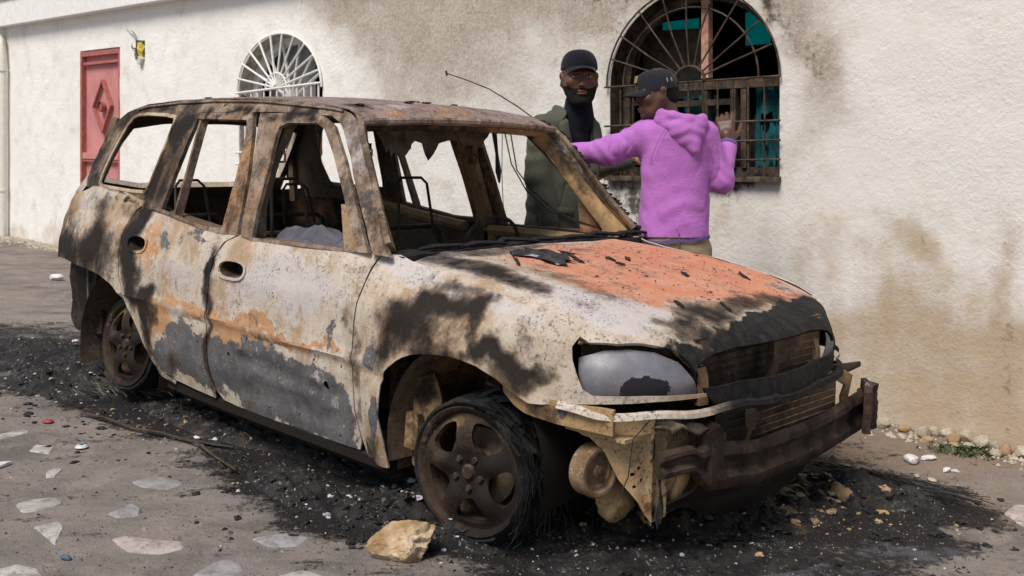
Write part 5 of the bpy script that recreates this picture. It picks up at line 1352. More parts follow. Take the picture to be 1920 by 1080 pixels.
# crumpled black sheet near the screen
V = []; n = 14
for j in range(n + 1):
    for i in range(n + 1):
        u, v = i / n, j / n
        x = 2.08 + .26 * u + .03 * math.sin(v * 7); y = -.30 + .15 * v * (1.3 - u * .6) - .02 * math.sin(u * 9)
        V.append((x, y, hz(x, y) + .004 + .035 * abs(n3((u * 3, v * 3, 2), 1)) + .012 * abs(n3((u, v, 5), 9))))
me = bpy.data.meshes.new('crumpled_sheet'); me.from_pydata(V, [], [(j * (n + 1) + i, j * (n + 1) + i + 1, (j + 1) * (n + 1) + i + 1, (j + 1) * (n + 1) + i) for j in range(n) for i in range(n)])
o = link('crumpled_sheet', me, plain('glossy_char_sheet', (.03, .03, .033), .35, .6, var=.6, bump=.8, bscale=30), None, True, 180)
o.matrix_world = CARM
tag(o, 'crumpled glossy black sheet on the bonnet below the windscreen', 'sheet')
# ------------------------------------------------------------------ people: smooth-union fields turned into one continuous skin
class Field:
    def __init__(s, lo, hi, h):
        s.lo = np.array(lo, dtype=np.float32); s.h = h
        s.n = np.ceil((np.array(hi) - np.array(lo)) / h).astype(int) + 1
        s.f = np.full(tuple(s.n), 9.0, dtype=np.float32)
    def sub(s, lo, hi):
        a = np.clip(np.floor((np.array(lo) - s.lo) / s.h).astype(int), 0, s.n - 1)
        b = np.clip(np.ceil((np.array(hi) - s.lo) / s.h).astype(int) + 1, 1, s.n)
        sl = tuple(slice(int(i), int(max(i + 1, j))) for i, j in zip(a, b))
        ax = [s.lo[k] + s.h * np.arange(sl[k].start, sl[k].stop, dtype=np.float32) for k in range(3)]
        P = np.stack(np.meshgrid(*ax, indexing='ij'), -1)
        return sl, P
    def union(s, fn, lo, hi, k=.02):
        m = k + .03
        sl, P = s.sub(np.array(lo) - m, np.array(hi) + m)
        d = fn(P); a = s.f[sl]
        if k > 0:
            h = np.clip(.5 + .5 * (a - d) / k, 0, 1)
            s.f[sl] = a * (1 - h) + d * h - k * h * (1 - h)
        else: s.f[sl] = np.minimum(a, d)
    def cut(s, fn, lo, hi, k=.01):
        m = k + .02
        sl, P = s.sub(np.array(lo) - m, np.array(hi) + m)
        d = -fn(P); a = s.f[sl]
        h = np.clip(.5 - .5 * (a - d) / max(k, 1e-5), 0, 1)
        s.f[sl] = a * (1 - h) + d * h + k * h * (1 - h)
    def cone(s, a, b, ra, rb, k=.02, flat=None):
        a = np.array(a, dtype=np.float32); b = np.array(b, dtype=np.float32)
        r = max(ra, rb)
        def fn(P):
            d = b - a; t = np.clip(((P - a) @ d) / (d @ d + 1e-9), 0, 1)
            q = P - (a + t[..., None] * d)
            return np.linalg.norm(q, axis=-1) - (ra + (rb - ra) * t)
        s.union(fn, np.minimum(a, b) - r, np.maximum(a, b) + r, k)
    def chain(s, pts, rs, k=.02):
        for i in range(len(pts) - 1): s.cone(pts[i], pts[i + 1], rs[i], rs[i + 1], k)
    def ell(s, c, r, M=None, k=.02, cut=False):
        c = np.array(c, dtype=np.float32); r = np.array(r, dtype=np.float32); R_ = max(r)
        def fn(P):
            q = P - c
            if M is not None: q = q @ M
            k0 = np.linalg.norm(q / r, axis=-1); k1 = np.linalg.norm(q / (r * r), axis=-1)
            return k0 * (k0 - 1) / np.maximum(k1, 1e-6)
        (s.cut if cut else s.union)(fn, c - R_, c + R_, k)
    def loft(s, secs, yaw=0.0, k=.02, p=2.4):
        """secs: (z, cx, cy, rx, ry) ; superelliptic horizontal sections"""
        Z = np.array([q[0] for q in secs]); A = np.array(secs)[:, 1:]
        cy_, sy_ = math.cos(yaw), math.sin(yaw)
        zlo, zhi = Z[0], Z[-1]
        Rm = A[:, 2:].max()
        lo = (A[:, 0].min() - Rm, A[:, 1].min() - Rm, zlo); hi = (A[:, 0].max() + Rm, A[:, 1].max() + Rm, zhi)
        def fn(P):
            z = P[..., 2]
            g = [np.interp(z, Z, A[:, i]) for i in range(4)]
            x = P[..., 0] - g[0]; y = P[..., 1] - g[1]
            u = x * cy_ + y * sy_; v = -x * sy_ + y * cy_
            q = (np.abs(u / g[2]) ** p + np.abs(v / g[3]) ** p) ** (1 / p)
            d = (q - 1) * np.minimum(g[2], g[3])
            return np.maximum(d, np.maximum(zlo - z, z - zhi)).astype(np.float32)
        s.union(fn, lo, hi, k)
    def mesh(s):
        f = s.f; ins = f < 0
        nx, ny, nz = f.shape
        c = np.zeros((nx - 1, ny - 1, nz - 1), dtype=np.int8)
        for i in (0, 1):
            for j in (0, 1):
                for k in (0, 1): c += ins[i:nx - 1 + i, j:ny - 1 + j, k:nz - 1 + k]
        act = (c > 0) & (c < 8)
        idx = np.full(act.shape, -1, dtype=np.int64); I = np.argwhere(act); idx[act] = np.arange(len(I))
        acc = np.zeros((len(I), 3)); cnt = np.zeros(len(I))
        cor = [(i, j, k) for i in (0, 1) for j in (0, 1) for k in (0, 1)]
        for a in cor:
            for ax in range(3):
                if a[ax]: continue
                b = list(a); b[ax] = 1
                fa = f[I[:, 0] + a[0], I[:, 1] + a[1], I[:, 2] + a[2]]; fb = f[I[:, 0] + b[0], I[:, 1] + b[1], I[:, 2] + b[2]]
                m = (fa < 0) != (fb < 0)
                t = np.where(m, fa / np.where(np.abs(fa - fb) < 1e-9, 1, fa - fb), 0)
                p = np.tile(np.array(a, float), (len(I), 1)); p[:, ax] = t
                acc[m] += p[m]; cnt[m] += 1
        V = (I + acc / np.maximum(cnt, 1)[:, None]) * s.h + s.lo
        Q = []
        for ax in range(3):
            o = [0, 1, 2]; o.remove(ax)
            sl0 = [slice(1, -1)] * 3; sl1 = [slice(1, -1)] * 3
            sl0[ax] = slice(0, -1); sl1[ax] = slice(1, None)
            A = ins[tuple(sl0)]; B = ins[tuple(sl1)]
            E = np.argwhere(A != B)
            if not len(E): continue
            off = np.array([1, 1, 1]); off[ax] = 0
            E = E + off
            d0 = np.zeros(3, int); d0[o[0]] = 1; d1 = np.zeros(3, int); d1[o[1]] = 1
            q = [idx[tuple((E - x).T)] for x in (0 * d0, d0, d0 + d1, d1)]
            q = np.stack(q, 1)
            fl = ins[tuple(E.T)]
            if ax == 1: fl = ~fl
            q[~fl] = q[~fl][:, ::-1]
            Q.append(q)
        Q = np.concatenate(Q); Q = Q[(Q >= 0).all(1)]
        return V, Q
def skin(name, F, mat, parent, disp=None, paint=None, relax=1, flipn=False):
    V, Q = F.mesh()
    n = len(V)
    for _ in range(relax):
        acc = np.zeros_like(V); cnt = np.zeros(n)
        for i in range(4):
            a, b = Q[:, i], Q[:, (i + 1) % 4]
            np.add.at(acc, a, V[b]); np.add.at(cnt, a, 1); np.add.at(acc, b, V[a]); np.add.at(cnt, b, 1)
        V = V * .5 + .5 * acc / np.maximum(cnt, 1)[:, None]
    if disp is not None:
        N = np.zeros_like(V)
        e = np.cross(V[Q[:, 2]] - V[Q[:, 0]], V[Q[:, 3]] - V[Q[:, 1]])
        for i in range(4): np.add.at(N, Q[:, i], e)
        N /= np.linalg.norm(N, axis=1, keepdims=True) + 1e-9
        c = V.mean(0)
        if ((V - c) * N).sum() < 0: N = -N
        V = V + N * disp(V)[:, None]
    me = bpy.data.meshes.new(name)
    me.from_pydata(V.tolist(), [], Q.tolist())
    bm = bmesh.new(); bm.from_mesh(me); bmesh.ops.recalc_face_normals(bm, faces=bm.faces); bm.to_mesh(me); bm.free()
    if paint: paint_mesh(me, paint)
    return link(name, me, mat, parent, True, 180)

def skin_mat(name, col, lip, dk=.82):
    t = NT(name, .46, .45)
    n = t.noise(14, 5, .6); f = t.noise(160, 3, .6)
    a, b, _ = t.attr('ma')
    c = t.mix(t.step(n, .35, .65), tuple(x * .82 for x in col), tuple(x * 1.15 for x in col))
    c = t.mix(a, c, lip)
    c = t.mix(b, c, (.012, .009, .008))
    return t.out(c, t.math('MULTIPLY_ADD', n, .2, .36), t.bump(f, .25, .0015))
M_skin1 = skin_mat('dark_brown_skin', (.115, .048, .028), (.12, .050, .038))
M_skin2 = skin_mat('deep_brown_skin', (.090, .042, .028), (.13, .055, .045))
M_hair = plain('black_hair', (.010, .008, .007), .8, .2, var=.5, bump=.8, bscale=400)
M_stub = plain('grey_stubble', (.10, .085, .08), .9, .1, var=.5, bump=.5, bscale=400)
M_eye = plain('eye_white', (.42, .38, .35), .25, .5, var=.05, bump=0)
M_iris = plain('dark_iris', (.012, .008, .006), .15, .6, var=.1, bump=0)
def cloth(name, col, rough=.9, weave=900, folds=.3):
    t = NT(name, rough, .08)
    t.b.inputs['Sheen Weight'].default_value = .10
    n = t.noise(6, 8, .7); w = t.noise(weave, 2, .5); w2 = t.noise(220, 4, .7, off=3)
    wr = t.noise(16, 5, .6, vec=t.mapping((1, 1, 1.8), (.3, .5, 0)), off=5, dist=1.2)
    c = t.mix(t.step(n, .3, .7), tuple(x * .82 for x in col), tuple(min(1, x * 1.1) for x in col))
    c = t.mix(t.math('MULTIPLY', t.step(w2, .35, .7), .12), c, tuple(x * .7 for x in col))
    rid = t.math('ABSOLUTE', t.math('SUBTRACT', wr, .5))
    b1 = t.bump(t.step(rid, .0, .12), .22, .005)
    return t.out(c, rough, t.bump(t.math('MULTIPLY_ADD', w2, .3, w), folds, .0008, b1))
M_purple = cloth('orchid_fleece', (.46, .165, .52), .9, 500, .08)
M_trim = cloth('violet_blue_trim', (.125, .085, .28))
M_khaki = cloth('khaki_cotton', (.28, .21, .13))
M_olive = cloth('olive_green_cotton', (.088, .092, .070))
M_navy = cloth('black_knit', (.010, .011, .019))
M_cap1 = cloth('navy_black_cap', (.011, .012, .018))
M_cap2 = cloth('charcoal_cap', (.022, .022, .028))
M_trous = cloth('dark_trousers', (.03, .03, .035))
M_shoe = plain('dark_shoe_leather', (.03, .025, .02), .5, .4)

def hmat(yaw, pitch=0, roll=0):
    """columns = head axes: x right-ear side, y back, z up (face looks along -y)"""
    return np.array((Matrix.Rotation(yaw, 3, 'Z') @ Matrix.Rotation(pitch, 3, 'X') @ Matrix.Rotation(roll, 3, 'Y')), dtype=np.float32)
def head(F, c, M, s=1.0, jaw=1.0):
    c = np.array(c, dtype=np.float32)
    T = lambda p: c + M @ (np.array(p, dtype=np.float32) * s)
    def E(p, r, k=.012, cut=False): F.ell(T(p), np.array(r) * s, M, k * s, cut)
    def C(a, b, ra, rb, k=.01): F.cone(T(a), T(b), ra * s, rb * s, k * s)
    E((0, .018, .032), (.076, .094, .086), .01)
    E((0, -.030, -.020), (.064, .062, .088), .03)
    E((0, -.040, -.082), (.046 * jaw, .044, .036), .03)
    E((0, -.080, -.104), (.020, .014, .014), .02)
    for q in (-1, 1):
        C((q * .064, .0, -.03), (q * .040, -.045, -.092), .018, .014, .03)        # jaw line
        C((q * .012, -.086, .022), (q * .048, -.066, .020), .0085, .010, .012)      # brow
        E((q * .050, -.058, -.024), (.017, .017, .015), .03)                         # cheekbone
        E((q * .031, -.096, .001), (.019, .013, .0125), .010, True)                  # socket
        E((q * .0135, -.101, -.040), (.0085, .010, .007), .006)                      # nostril wing
        E((q * .078, .012, -.006), (.006, .017, .031), .008)                         # ear
        E((q * .084, .016, .010), (.005, .016, .014), .006)
        E((q * .080, .006, -.034), (.005, .008, .009), .006)
    C((0, -.088, .010), (0, -.104, -.030), .0075, .0095, .012)
    E((0, -.109, -.038), (.011, .011, .009), .008)
    E((0, -.092, -.066), (.022, .012, .0065), .006)
    E((0, -.091, -.077), (.019, .012, .0075), .006)
    E((0, -.104, -.0715), (.024, .010, .0012), .003, True)
    E((0, -.098, -.089), (.016, .006, .004), .008, True)
    return T
def eyes(T, M, par, s=1.0, lidmat=None, look=0.0):
    for q in (-1, 1):
        bm = bmesh.new(); bmesh.ops.create_uvsphere(bm, u_segments=20, v_segments=12, radius=.0118 * s)
        me = bpy.data.meshes.new('eye'); bm.to_mesh(me); bm.free()
        e = link('eye', me, M_eye, par); e.location = T((q * .031, -.0775, .0))
        bm = bmesh.new(); bmesh.ops.create_uvsphere(bm, u_segments=14, v_segments=8, radius=.0062 * s)
        me = bpy.data.meshes.new('iris'); bm.to_mesh(me); bm.free()
        i = link('iris', me, M_iris, e); i.location = Vector(M @ np.array((look, -.0072 * s, .0005)))
        for up in (1, -1):      # eyelids
            V = []; n = 12
            for j in range(5):
                th = (.30 + j * .30) * up if up > 0 else -(.42 + j * .28)
                for k in range(n + 1):
                    ph = -1.15 + 2.3 * k / n
                    r = .0132 * s
                    p = (r * math.sin(ph), -r * math.cos(ph) * math.cos(th * (1 - .25 * abs(ph))), r * math.sin(th * (1 - .25 * abs(ph))))
                    V.append(tuple(M @ np.array(p)))
            me = bpy.data.meshes.new('eyelid'); me.from_pydata(V, [], [(j * (n + 1) + k, j * (n + 1) + k + 1, (j + 1) * (n + 1) + k + 1, (j + 1) * (n + 1) + k) for j in range(4) for k in range(n)])
            l = link('eyelid', me, lidmat, e, True, 180)
def cap(T, M, par, s, mat, brim_yaw=0.0, trim=None, tall=1.0, z0=.030):
    """baseball cap: six panelled crown, curved peak, button"""
    V = []; F_ = []; nu, nv = 48, 14
    for j in range(nv + 1):
        v = j / nv
        for i in range(nu):
            a = 2 * PI * i / nu
            fr = max(0, -math.sin(a))
            zz = z0 + (.098 * tall) * (1 - (1 - v) ** 1.0) if False else z0 - .010 * (1 - v) * (1 - fr) + .100 * tall * math.sin(v * PI / 2) ** .9
            rr = math.cos(v * PI / 2) ** .62 if v < 1 else 0
            seam = .0012 * math.cos(a * 6 + PI) ** 8
            rx = (.0845 + .003 * fr) * rr; ry = (.104 + .002 * fr) * rr
            V.append(T(((rx - seam) * math.cos(a), .012 + (ry - seam) * math.sin(a) - .008 * v * fr, zz)))
    for j in range(nv):
        for i in range(nu):
            F_.append((j * nu + i, j * nu + (i + 1) % nu, (j + 1) * nu + (i + 1) % nu, (j + 1) * nu + i))
    me = bpy.data.meshes.new('cap'); me.from_pydata([tuple(p) for p in V], [], F_)
    c = link('cap', me, mat, par, True, 180)
    md = None
    V = []; n1, n2 = 22, 8
    for j in range(n2 + 1):
        t = j / n2
        for i in range(n1 + 1):
            u = -1 + 2 * i / n1
            a = -PI / 2 + u * .98
            bx, by = .085 * math.cos(a), .012 + .104 * math.sin(a)
            ext = .072 * (1 - abs(u) ** 2.4) ** .6 * t
            x = bx * (1 - .04 * t); y = by - ext
            z = z0 - .004 - .030 * (abs(x) / .085) ** 2 * (.35 + .65 * t) - .012 * t + .006
            V.append((x, y, z))
    k = len(V); V2 = [(a, b, c_ - .004) for a, b, c_ in V]
    F_ = []
    for j in range(n2):
        for i in range(n1):
            q = (j * (n1 + 1) + i, j * (n1 + 1) + i + 1, (j + 1) * (n1 + 1) + i + 1, (j + 1) * (n1 + 1) + i)
            F_ += [q, tuple(x + k for x in reversed(q))]
    for i in range(n1):
        a, b = n2 * (n1 + 1) + i, n2 * (n1 + 1) + i + 1; F_.append((a, b, b + k, a + k))
    me = bpy.data.meshes.new('cap_peak'); me.from_pydata([tuple(T(p)) for p in V + V2], [], F_)
    link('cap_peak', me, mat, c, True, 50)
    m = MB(); m.tube([tuple(T((0, .012, z0 + .099 * tall))), tuple(T((0, .012, z0 + .104 * tall)))], [.007, .004], 10); m.build('cap_button', mat, c)
    return c
def hand(F, wrist, d, palm_n, side, curl=.3, s=1.0, spread=.12, thumb=True):
    """d: direction of fingers, palm_n: palm normal, side: +1/-1 thumb side along d x palm_n"""
    w = Vector(wrist); d = Vector(d).normalized(); n = Vector(palm_n); n = (n - n.dot(d) * d).normalized(); x = d.cross(n) * side
    P = lambda a, b, c: tuple(w + x * a * s + d * b * s + n * c * s)
    F.cone(P(0, -.02, 0), P(0, .02, 0), .026 * s, .030 * s, .012)
    for a in (-.026, -.009, .009, .026):
        F.cone(P(a * .7, .015, 0), P(a, .075, 0), .017 * s, .0135 * s, .012)
    for i, (a, L) in enumerate(((.030, .070), (.010, .080), (-.010, .074), (-.029, .058))):
        c0 = Vector((0, 0, 0)); p = Vector(P(a, .078, 0)); ang = 0.0; di = (d + x * (a * spread * 22) * .12)
        di.normalize()
        for j, (fr, r0, r1) in enumerate(((.45, .0098, .0090), (.31, .0090, .0082), (.24, .0082, .0070))):
            ang += curl * (1 + .12 * i)
            v = di * math.cos(ang) + n * math.sin(ang)
            q = p + v * L * fr * s
            F.cone(tuple(p), tuple(q), r0 * s, r1 * s, .004)
            p = q
    if thumb:
        p = Vector(P(.026, .012, .006)); v1 = (x * .75 + d * .6 + n * .35).normalized(); v2 = (x * .25 + d * .85 + n * .4).normalized()
        q = p + v1 * .036 * s; F.cone(tuple(p), tuple(q), .015 * s, .0115 * s, .008)
        r = q + v2 * .028 * s; F.cone(tuple(q), tuple(r), .0115 * s, .0095 * s, .004)
        t_ = r + v2 * .022 * s; F.cone(tuple(r), tuple(t_), .0095 * s, .0075 * s, .004)
def vn(V, s, off):
    return np.array([mnoise.noise(Vector((p[0] * s + off, p[1] * s - off, p[2] * s * .6 + off))) for p in V])

# ============ the bearded man in the green jacket
PG = empty('person', (.273, 5.75, gplane(.273, 5.75)))
tag(PG, 'bearded man in black cap and open olive jacket, looking at the camera', 'person', 'two men by the house wall')
gx, gyy, gz0 = PG.location
L3 = lambda X, Y, Z: (X - gx, Y - gyy, Z - gz0)
hy = .10
hc = L3(.360, 5.70, 1.762)
HM = hmat(.08, .02, 0)
B = Field((-.55, -.35, -.02), (.62, .42, 1.93), .0045)
T = head(B, hc, HM, 1.17, 1.0)
B.cone(T((0, .025, -.06)), T((0, .045, -.15)), .062, .064, .03)
# torso, arms and legs under the clothes
TY = .48     # torso turned towards the right of the picture
def tors(F, g, zlo=.0, k=.03, bulge=0.0):
    F.loft([(z, x, y, rx + g, ry + g * .9) for z, x, y, rx, ry in
            [(.80, -.01, .04, .155, .115), (.95, -.01, .04, .150, .112), (1.10, -.01, .035, .150, .110), (1.25, -.005, .03, .160, .118), (1.40, .0, .03, .170, .12), (1.47, .015, .035, .15, .105), (1.53, .045, .03, .09, .08)]], TY, k, 2.3)
tors(B, -.012)
shR = L3(.155, 5.68, 1.500); elR = L3(.135, 5.64, 1.235); wrR = L3(.185, 5.58, 1.015)
shL = L3(.385, 5.84, 1.520); elL = L3(.450, 5.78, 1.275); wrL = L3(.640, 5.70, 1.325)
for a, b, c in ((shR, elR, wrR), (shL, elL, wrL)):
    B.chain([a, b, c], [.050, .040, .026], .02)
for q, hx in ((-1, -.07), (1, .11)):
    B.chain([(hx, .05, .90), (hx * 1.1, .06, .50), (hx * 1.15, .08, .09)], [.085, .055, .040], .03)
    B.chain([(hx * 1.15, .10, .05), (hx * 1.2, -.10, .035)], [.04, .035], .02)
hand(B, L3(.192, 5.575, .985), (.10, -.05, -1), (.5, .6, 0), -1, .32, 1.0)
hand(B, L3(.652, 5.695, 1.328), (1, -.15, .10), (0, .2, -1), -1, .35, 1.0)
lipp = tuple(T((0, -.10, -.0715)))
skin('body', B, M_skin1, PG, paint=[(0, lipp, (.020, .02, .008), .5), (1, tuple(T((-.031, -.09, .026))), (.022, .02, .006), .8), (1, tuple(T((.031, -.09, .026))), (.022, .02, .006), .8)], relax=1)
eyes(T, HM, PG, 1.17, M_skin1, 0.0)
cap(T, HM, PG, 1.10, M_cap1, z0=.046, tall=.82)
# beard
Bd = Field(np.array(hc) - .21, np.array(hc) + .16, .0035)
head(Bd, hc, HM, 1.17 * 1.018, 1.0)
Bd.ell(T((0, -.060, -.112)), (.050, .044, .028), HM, .02)
inv = lambda P: ((P - np.array(hc, dtype=np.float32)) @ HM) / 1.17
def keep(P):      # everything outside the beard area
    q = inv(P); x, y, z = q[..., 0], q[..., 1], q[..., 2]
    line = -.052 + .012 * np.clip((np.abs(x) - .034) / .03, 0, 1) ** 1.5 + .085 * np.clip((y + .012) / .03, 0, 1)
    a = z - line
    mouth = .0115 - np.sqrt((x / 2.0) ** 2 + (z + .073) ** 2)
    d = np.maximum(a, mouth)
    d = np.maximum(d, y - .016)
    d = np.maximum(d, -.16 - z)
    return d
sl, Pq = Bd.sub(Bd.lo, Bd.lo + Bd.n * Bd.h)
Bd.f[sl] = np.maximum(Bd.f[sl], keep(Pq))
skin('beard', Bd, M_hair, PG, disp=lambda V: .0022 * vn(V, 140, 1), relax=1)
# black shirt
Sh = Field((-.30, -.30, .80), (.36, .36, 1.62), .006)
tors(Sh, .012)
Sh.cone(T((0, .03, -.115)), T((0, .045, -.19)), .074, .088, .03)
skin('shirt', Sh, M_navy, PG, disp=lambda V: .004 * vn(V, 9, 2))
# open jacket with long skirts
J = Field((-.50, -.36, .66), (.60, .42, 1.64), .0055)
J.loft([(.68, -.02, .03, .200, .165), (.95, -.015, .03, .190, .155), (1.20, -.01, .03, .185, .150), (1.40, .0, .03, .190, .150), (1.48, .015, .035, .170, .135), (1.545, .04, .035, .115, .10)], TY, .03, 2.3)
J.chain([shR, elR, wrR], [.070, .062, .052], .035)
J.chain([shL, elL, tuple(np.array(elL) * .12 + np.array(wrL) * .88)], [.070, .062, .048], .035)
J.ell(L3(.205, 5.70, 1.515), (.085, .075, .05), None, .04); J.ell(L3(.36, 5.82, 1.515), (.075, .07, .05), None, .04)
# front opening: a wedge that is narrow below and wide at the neck, cut towards the camera's right
fdir = np.array((math.sin(TY), -math.cos(TY), 0)); rdir = np.array((math.cos(TY), math.sin(TY), 0))
def wedge(P):
    q = P - np.array((.03, .03, 0), dtype=np.float32)
    u = q @ rdir.astype(np.float32); v = q @ fdir.astype(np.float32); z = P[..., 2]
    half = np.interp(z, [.6, 1.05, 1.45, 1.60], [.030, .045, .072, .10])
    cen = np.interp(z, [.6, 1.05, 1.5], [.045, .035, .008])
    return np.maximum(np.abs(u - cen) - half, .035 - v).astype(np.float32)
J.cut(wedge, (-.3, -.34, .6), (.5, .4, 1.7), .008)
J.cut(lambda P: ((np.linalg.norm((P - np.array(T((0, .035, -.16)), dtype=np.float32)) * np.array((1, 1, .6), dtype=np.float32), axis=-1)) - .086).astype(np.float32), np.array(T((0, .035, -.16))) - .15, np.array(T((0, .035, -.16))) + .15, .01)
def jfold(V):
    z = V[:, 2]
    a = .007 * vn(V, 6, 3) + .0045 * vn(V, 15, 5)
    cr = vn(V, 9, 41); a -= .005 * np.exp(-(cr / .08) ** 2) * np.clip(vn(V, 4, 43) * 3, 0, 1)
    ar = np.exp(-((V[:, 0] + .17) / .07) ** 2)
    a += ar * .0045 * np.sin(z * 62 + 6 * vn(V, 5, 7))
    a += .005 * np.sin((V[:, 0] * .9 + V[:, 1]) * 38 + z * 4) * np.clip((1.25 - z) / .4, 0, 1)
    return a
skin('jacket', J, M_olive, PG, disp=jfold)
def patch(name, pts, thick, mat, par, off=(0, 0, 0), sub=0):
    """thin flap given by a grid of points [rows][cols]"""
    Rw = len(pts); Cw = len(pts[0]); V = [Vector(p) for r in pts for p in r]
    me = bpy.data.meshes.new(name); F_ = [(j * Cw + i, j * Cw + i + 1, (j + 1) * Cw + i + 1, (j + 1) * Cw + i) for j in range(Rw - 1) for i in range(Cw - 1)]
    me.from_pydata(V, [], F_)
    o = link(name, me, mat, par, True, 180)
    sb = o.modifiers.new('s', 'SUBSURF'); sb.levels = 2; sb.render_levels = 2
    so = o.modifiers.new('t', 'SOLIDIFY'); so.thickness = thick; so.offset = 0
    return o
def jp(u, v, z): return tuple(np.array((.03, .03, 0)) + rdir * u + fdir * v + np.array((0, 0, z)))
# collar wings and lapels
patch('collar', [[jp(-.125, .02, 1.520), jp(-.132, .065, 1.500), jp(-.122, .105, 1.462)], [jp(-.098, .005, 1.552), jp(-.100, .060, 1.540), jp(-.088, .118, 1.492)], [jp(-.082, -.01, 1.572), jp(-.076, .055, 1.562), jp(-.064, .108, 1.532)]], .004, M_olive, PG)
patch('collar', [[jp(.132, .02, 1.520), jp(.138, .060, 1.500), jp(.130, .100, 1.462)], [jp(.106, .005, 1.552), jp(.108, .055, 1.540), jp(.096, .112, 1.492)], [jp(.090, -.01, 1.572), jp(.084, .050, 1.560), jp(.072, .102, 1.530)]], .004, M_olive, PG)
patch('lapel', [[jp(-.128, .112, 1.470), jp(-.100, .132, 1.480), jp(-.070, .122, 1.50)], [jp(-.128, .140, 1.40), jp(-.098, .152, 1.40), jp(-.068, .140, 1.40)], [jp(-.085, .152, 1.29), jp(-.065, .156, 1.28), jp(-.040, .148, 1.27)], [jp(-.035, .152, 1.15), jp(-.022, .153, 1.14), jp(-.010, .150, 1.13)]], .004, M_olive, PG)
patch('lapel', [[jp(.135, .105, 1.470), jp(.108, .128, 1.480), jp(.080, .116, 1.50)], [jp(.140, .132, 1.40), jp(.112, .146, 1.40), jp(.082, .134, 1.40)], [jp(.120, .142, 1.29), jp(.102, .150, 1.28), jp(.080, .144, 1.27)], [jp(.104, .142, 1.15), jp(.095, .147, 1.14), jp(.084, .144, 1.13)]], .004, M_olive, PG)
for z in (1.17, 1.05, .93):
    m = MB(); c = Vector(jp(-.025, .170 if z > 1.1 else .163, z)); fd_ = Vector(fdir)
    m.tube([c, c + fd_ * .004], .009, 12); m.build('button', plain('olive_button', (.08, .08, .05), .4, .5), PG)
m = MB(); m.add([jp(-.17, .105, 1.03), jp(-.06, .168, 1.02), jp(-.06, .170, .97), jp(-.17, .108, .98)], [(0, 1, 2, 3)]); o = m.build('pocket_flap', M_olive, PG); o.modifiers.new('t', 'SOLIDIFY').thickness = .006
Tr = Field((-.30, -.22, .06), (.36, .30, 1.0), .009)
Tr.loft([(.78, .02, .045, .17, .12), (.98, .02, .045, .165, .118)], TY * .5, .04)
for hx in (-.075, .115): Tr.chain([(hx, .05, .86), (hx * 1.08, .06, .50), (hx * 1.15, .08, .10)], [.102, .080, .068], .04)
skin('trousers', Tr, M_trous, PG, disp=lambda V: .006 * vn(V, 9, 4))
for hx in (-.09, .135):
    Sf = Field((hx - .09, -.22, -.01), (hx + .09, .20, .16), .005)
    Sf.ell((hx, -.03, .038), (.047, .135, .044), None, .01); Sf.cone((hx, .07, .05), (hx, .075, .11), .050, .050, .03)
    Sf.cut(lambda P: P[..., 2] - .002, (-9, -9, -9), (9, 9, 9), .002) if False else None
    skin('shoe', Sf, M_shoe, PG)

# ============ the man in the orchid hooded top, seen from behind
PP = empty('person', (.80, 5.20, gplane(.80, 5.20)))
tag(PP, 'man seen from behind in purple hooded top and dark cap, arm stretched out', 'person', 'two men by the house wall')
gx, gyy, gz0 = PP.location
hc = L3(.700, 5.185, 1.645)
HM = hmat(-1.42, .16, .0)      # face turned to the left of the picture, looking slightly down
B = Field((-.58, -.36, -.02), (.42, .40, 1.80), .0045)
T = head(B, hc, HM, 1.0, 1.0)
B.cone(T((0, .035, -.05)), L3(.770, 5.19, 1.45), .054, .060, .03)
def tp(F, g, k=.03):
    F.loft([(z, x, y, rx + g, ry + g) for z, x, y, rx, ry in
            [(.90, -.015, .0, .150, .105), (1.0, -.012, .0, .150, .105), (1.15, -.005, .0, .148, .105), (1.30, .0, .0, .160, .112), (1.40, .005, .0, .170, .112), (1.46, .010, .0, .145, .095), (1.51, .010, .0, .09, .075)]], .0, k, 2.4)
tp(B, -.012)
sL = L3(.662, 5.20, 1.440); eL = L3(.480, 5.22, 1.362); wL = L3(.245, 5.40, 1.352)
sR = L3(.930, 5.20, 1.440); eR = L3(1.020, 5.19, 1.215); wR = L3(1.075, 5.30, 1.400)
for a, b, c in ((sL, eL, wL), (sR, eR, wR)): B.chain([a, b, c], [.05, .042, .027], .02)
for hx in (-.085, .075):
    B.chain([(hx, .0, .90), (hx * 1.05, .0, .50), (hx * 1.05, .03, .09)], [.085, .055, .040], .03); B.chain([(hx, .05, .05), (hx, .20, .035)], [.04, .035], .02)
hand(B, L3(.23, 5.41, 1.348), (-1, .12, -.15), (0, .1, -1), 1, .25, .98)
hand(B, L3(1.072, 5.315, 1.420), (-.05, .30, 1), (.25, 1, -.3), -1, .38, 1.18, spread=.45)
lipp = tuple(T((0, -.10, -.0715)))
skin('body', B, M_skin2, PP, paint=[(0, lipp, (.022, .022, .010), .7), (1, tuple(T((-.031, -.09, .024))), (.02, .02, .005), .5), (1, tuple(T((.031, -.09, .024))), (.02, .02, .005), .5)], relax=1)
eyes(T, HM, PP, 1.0, M_skin2)
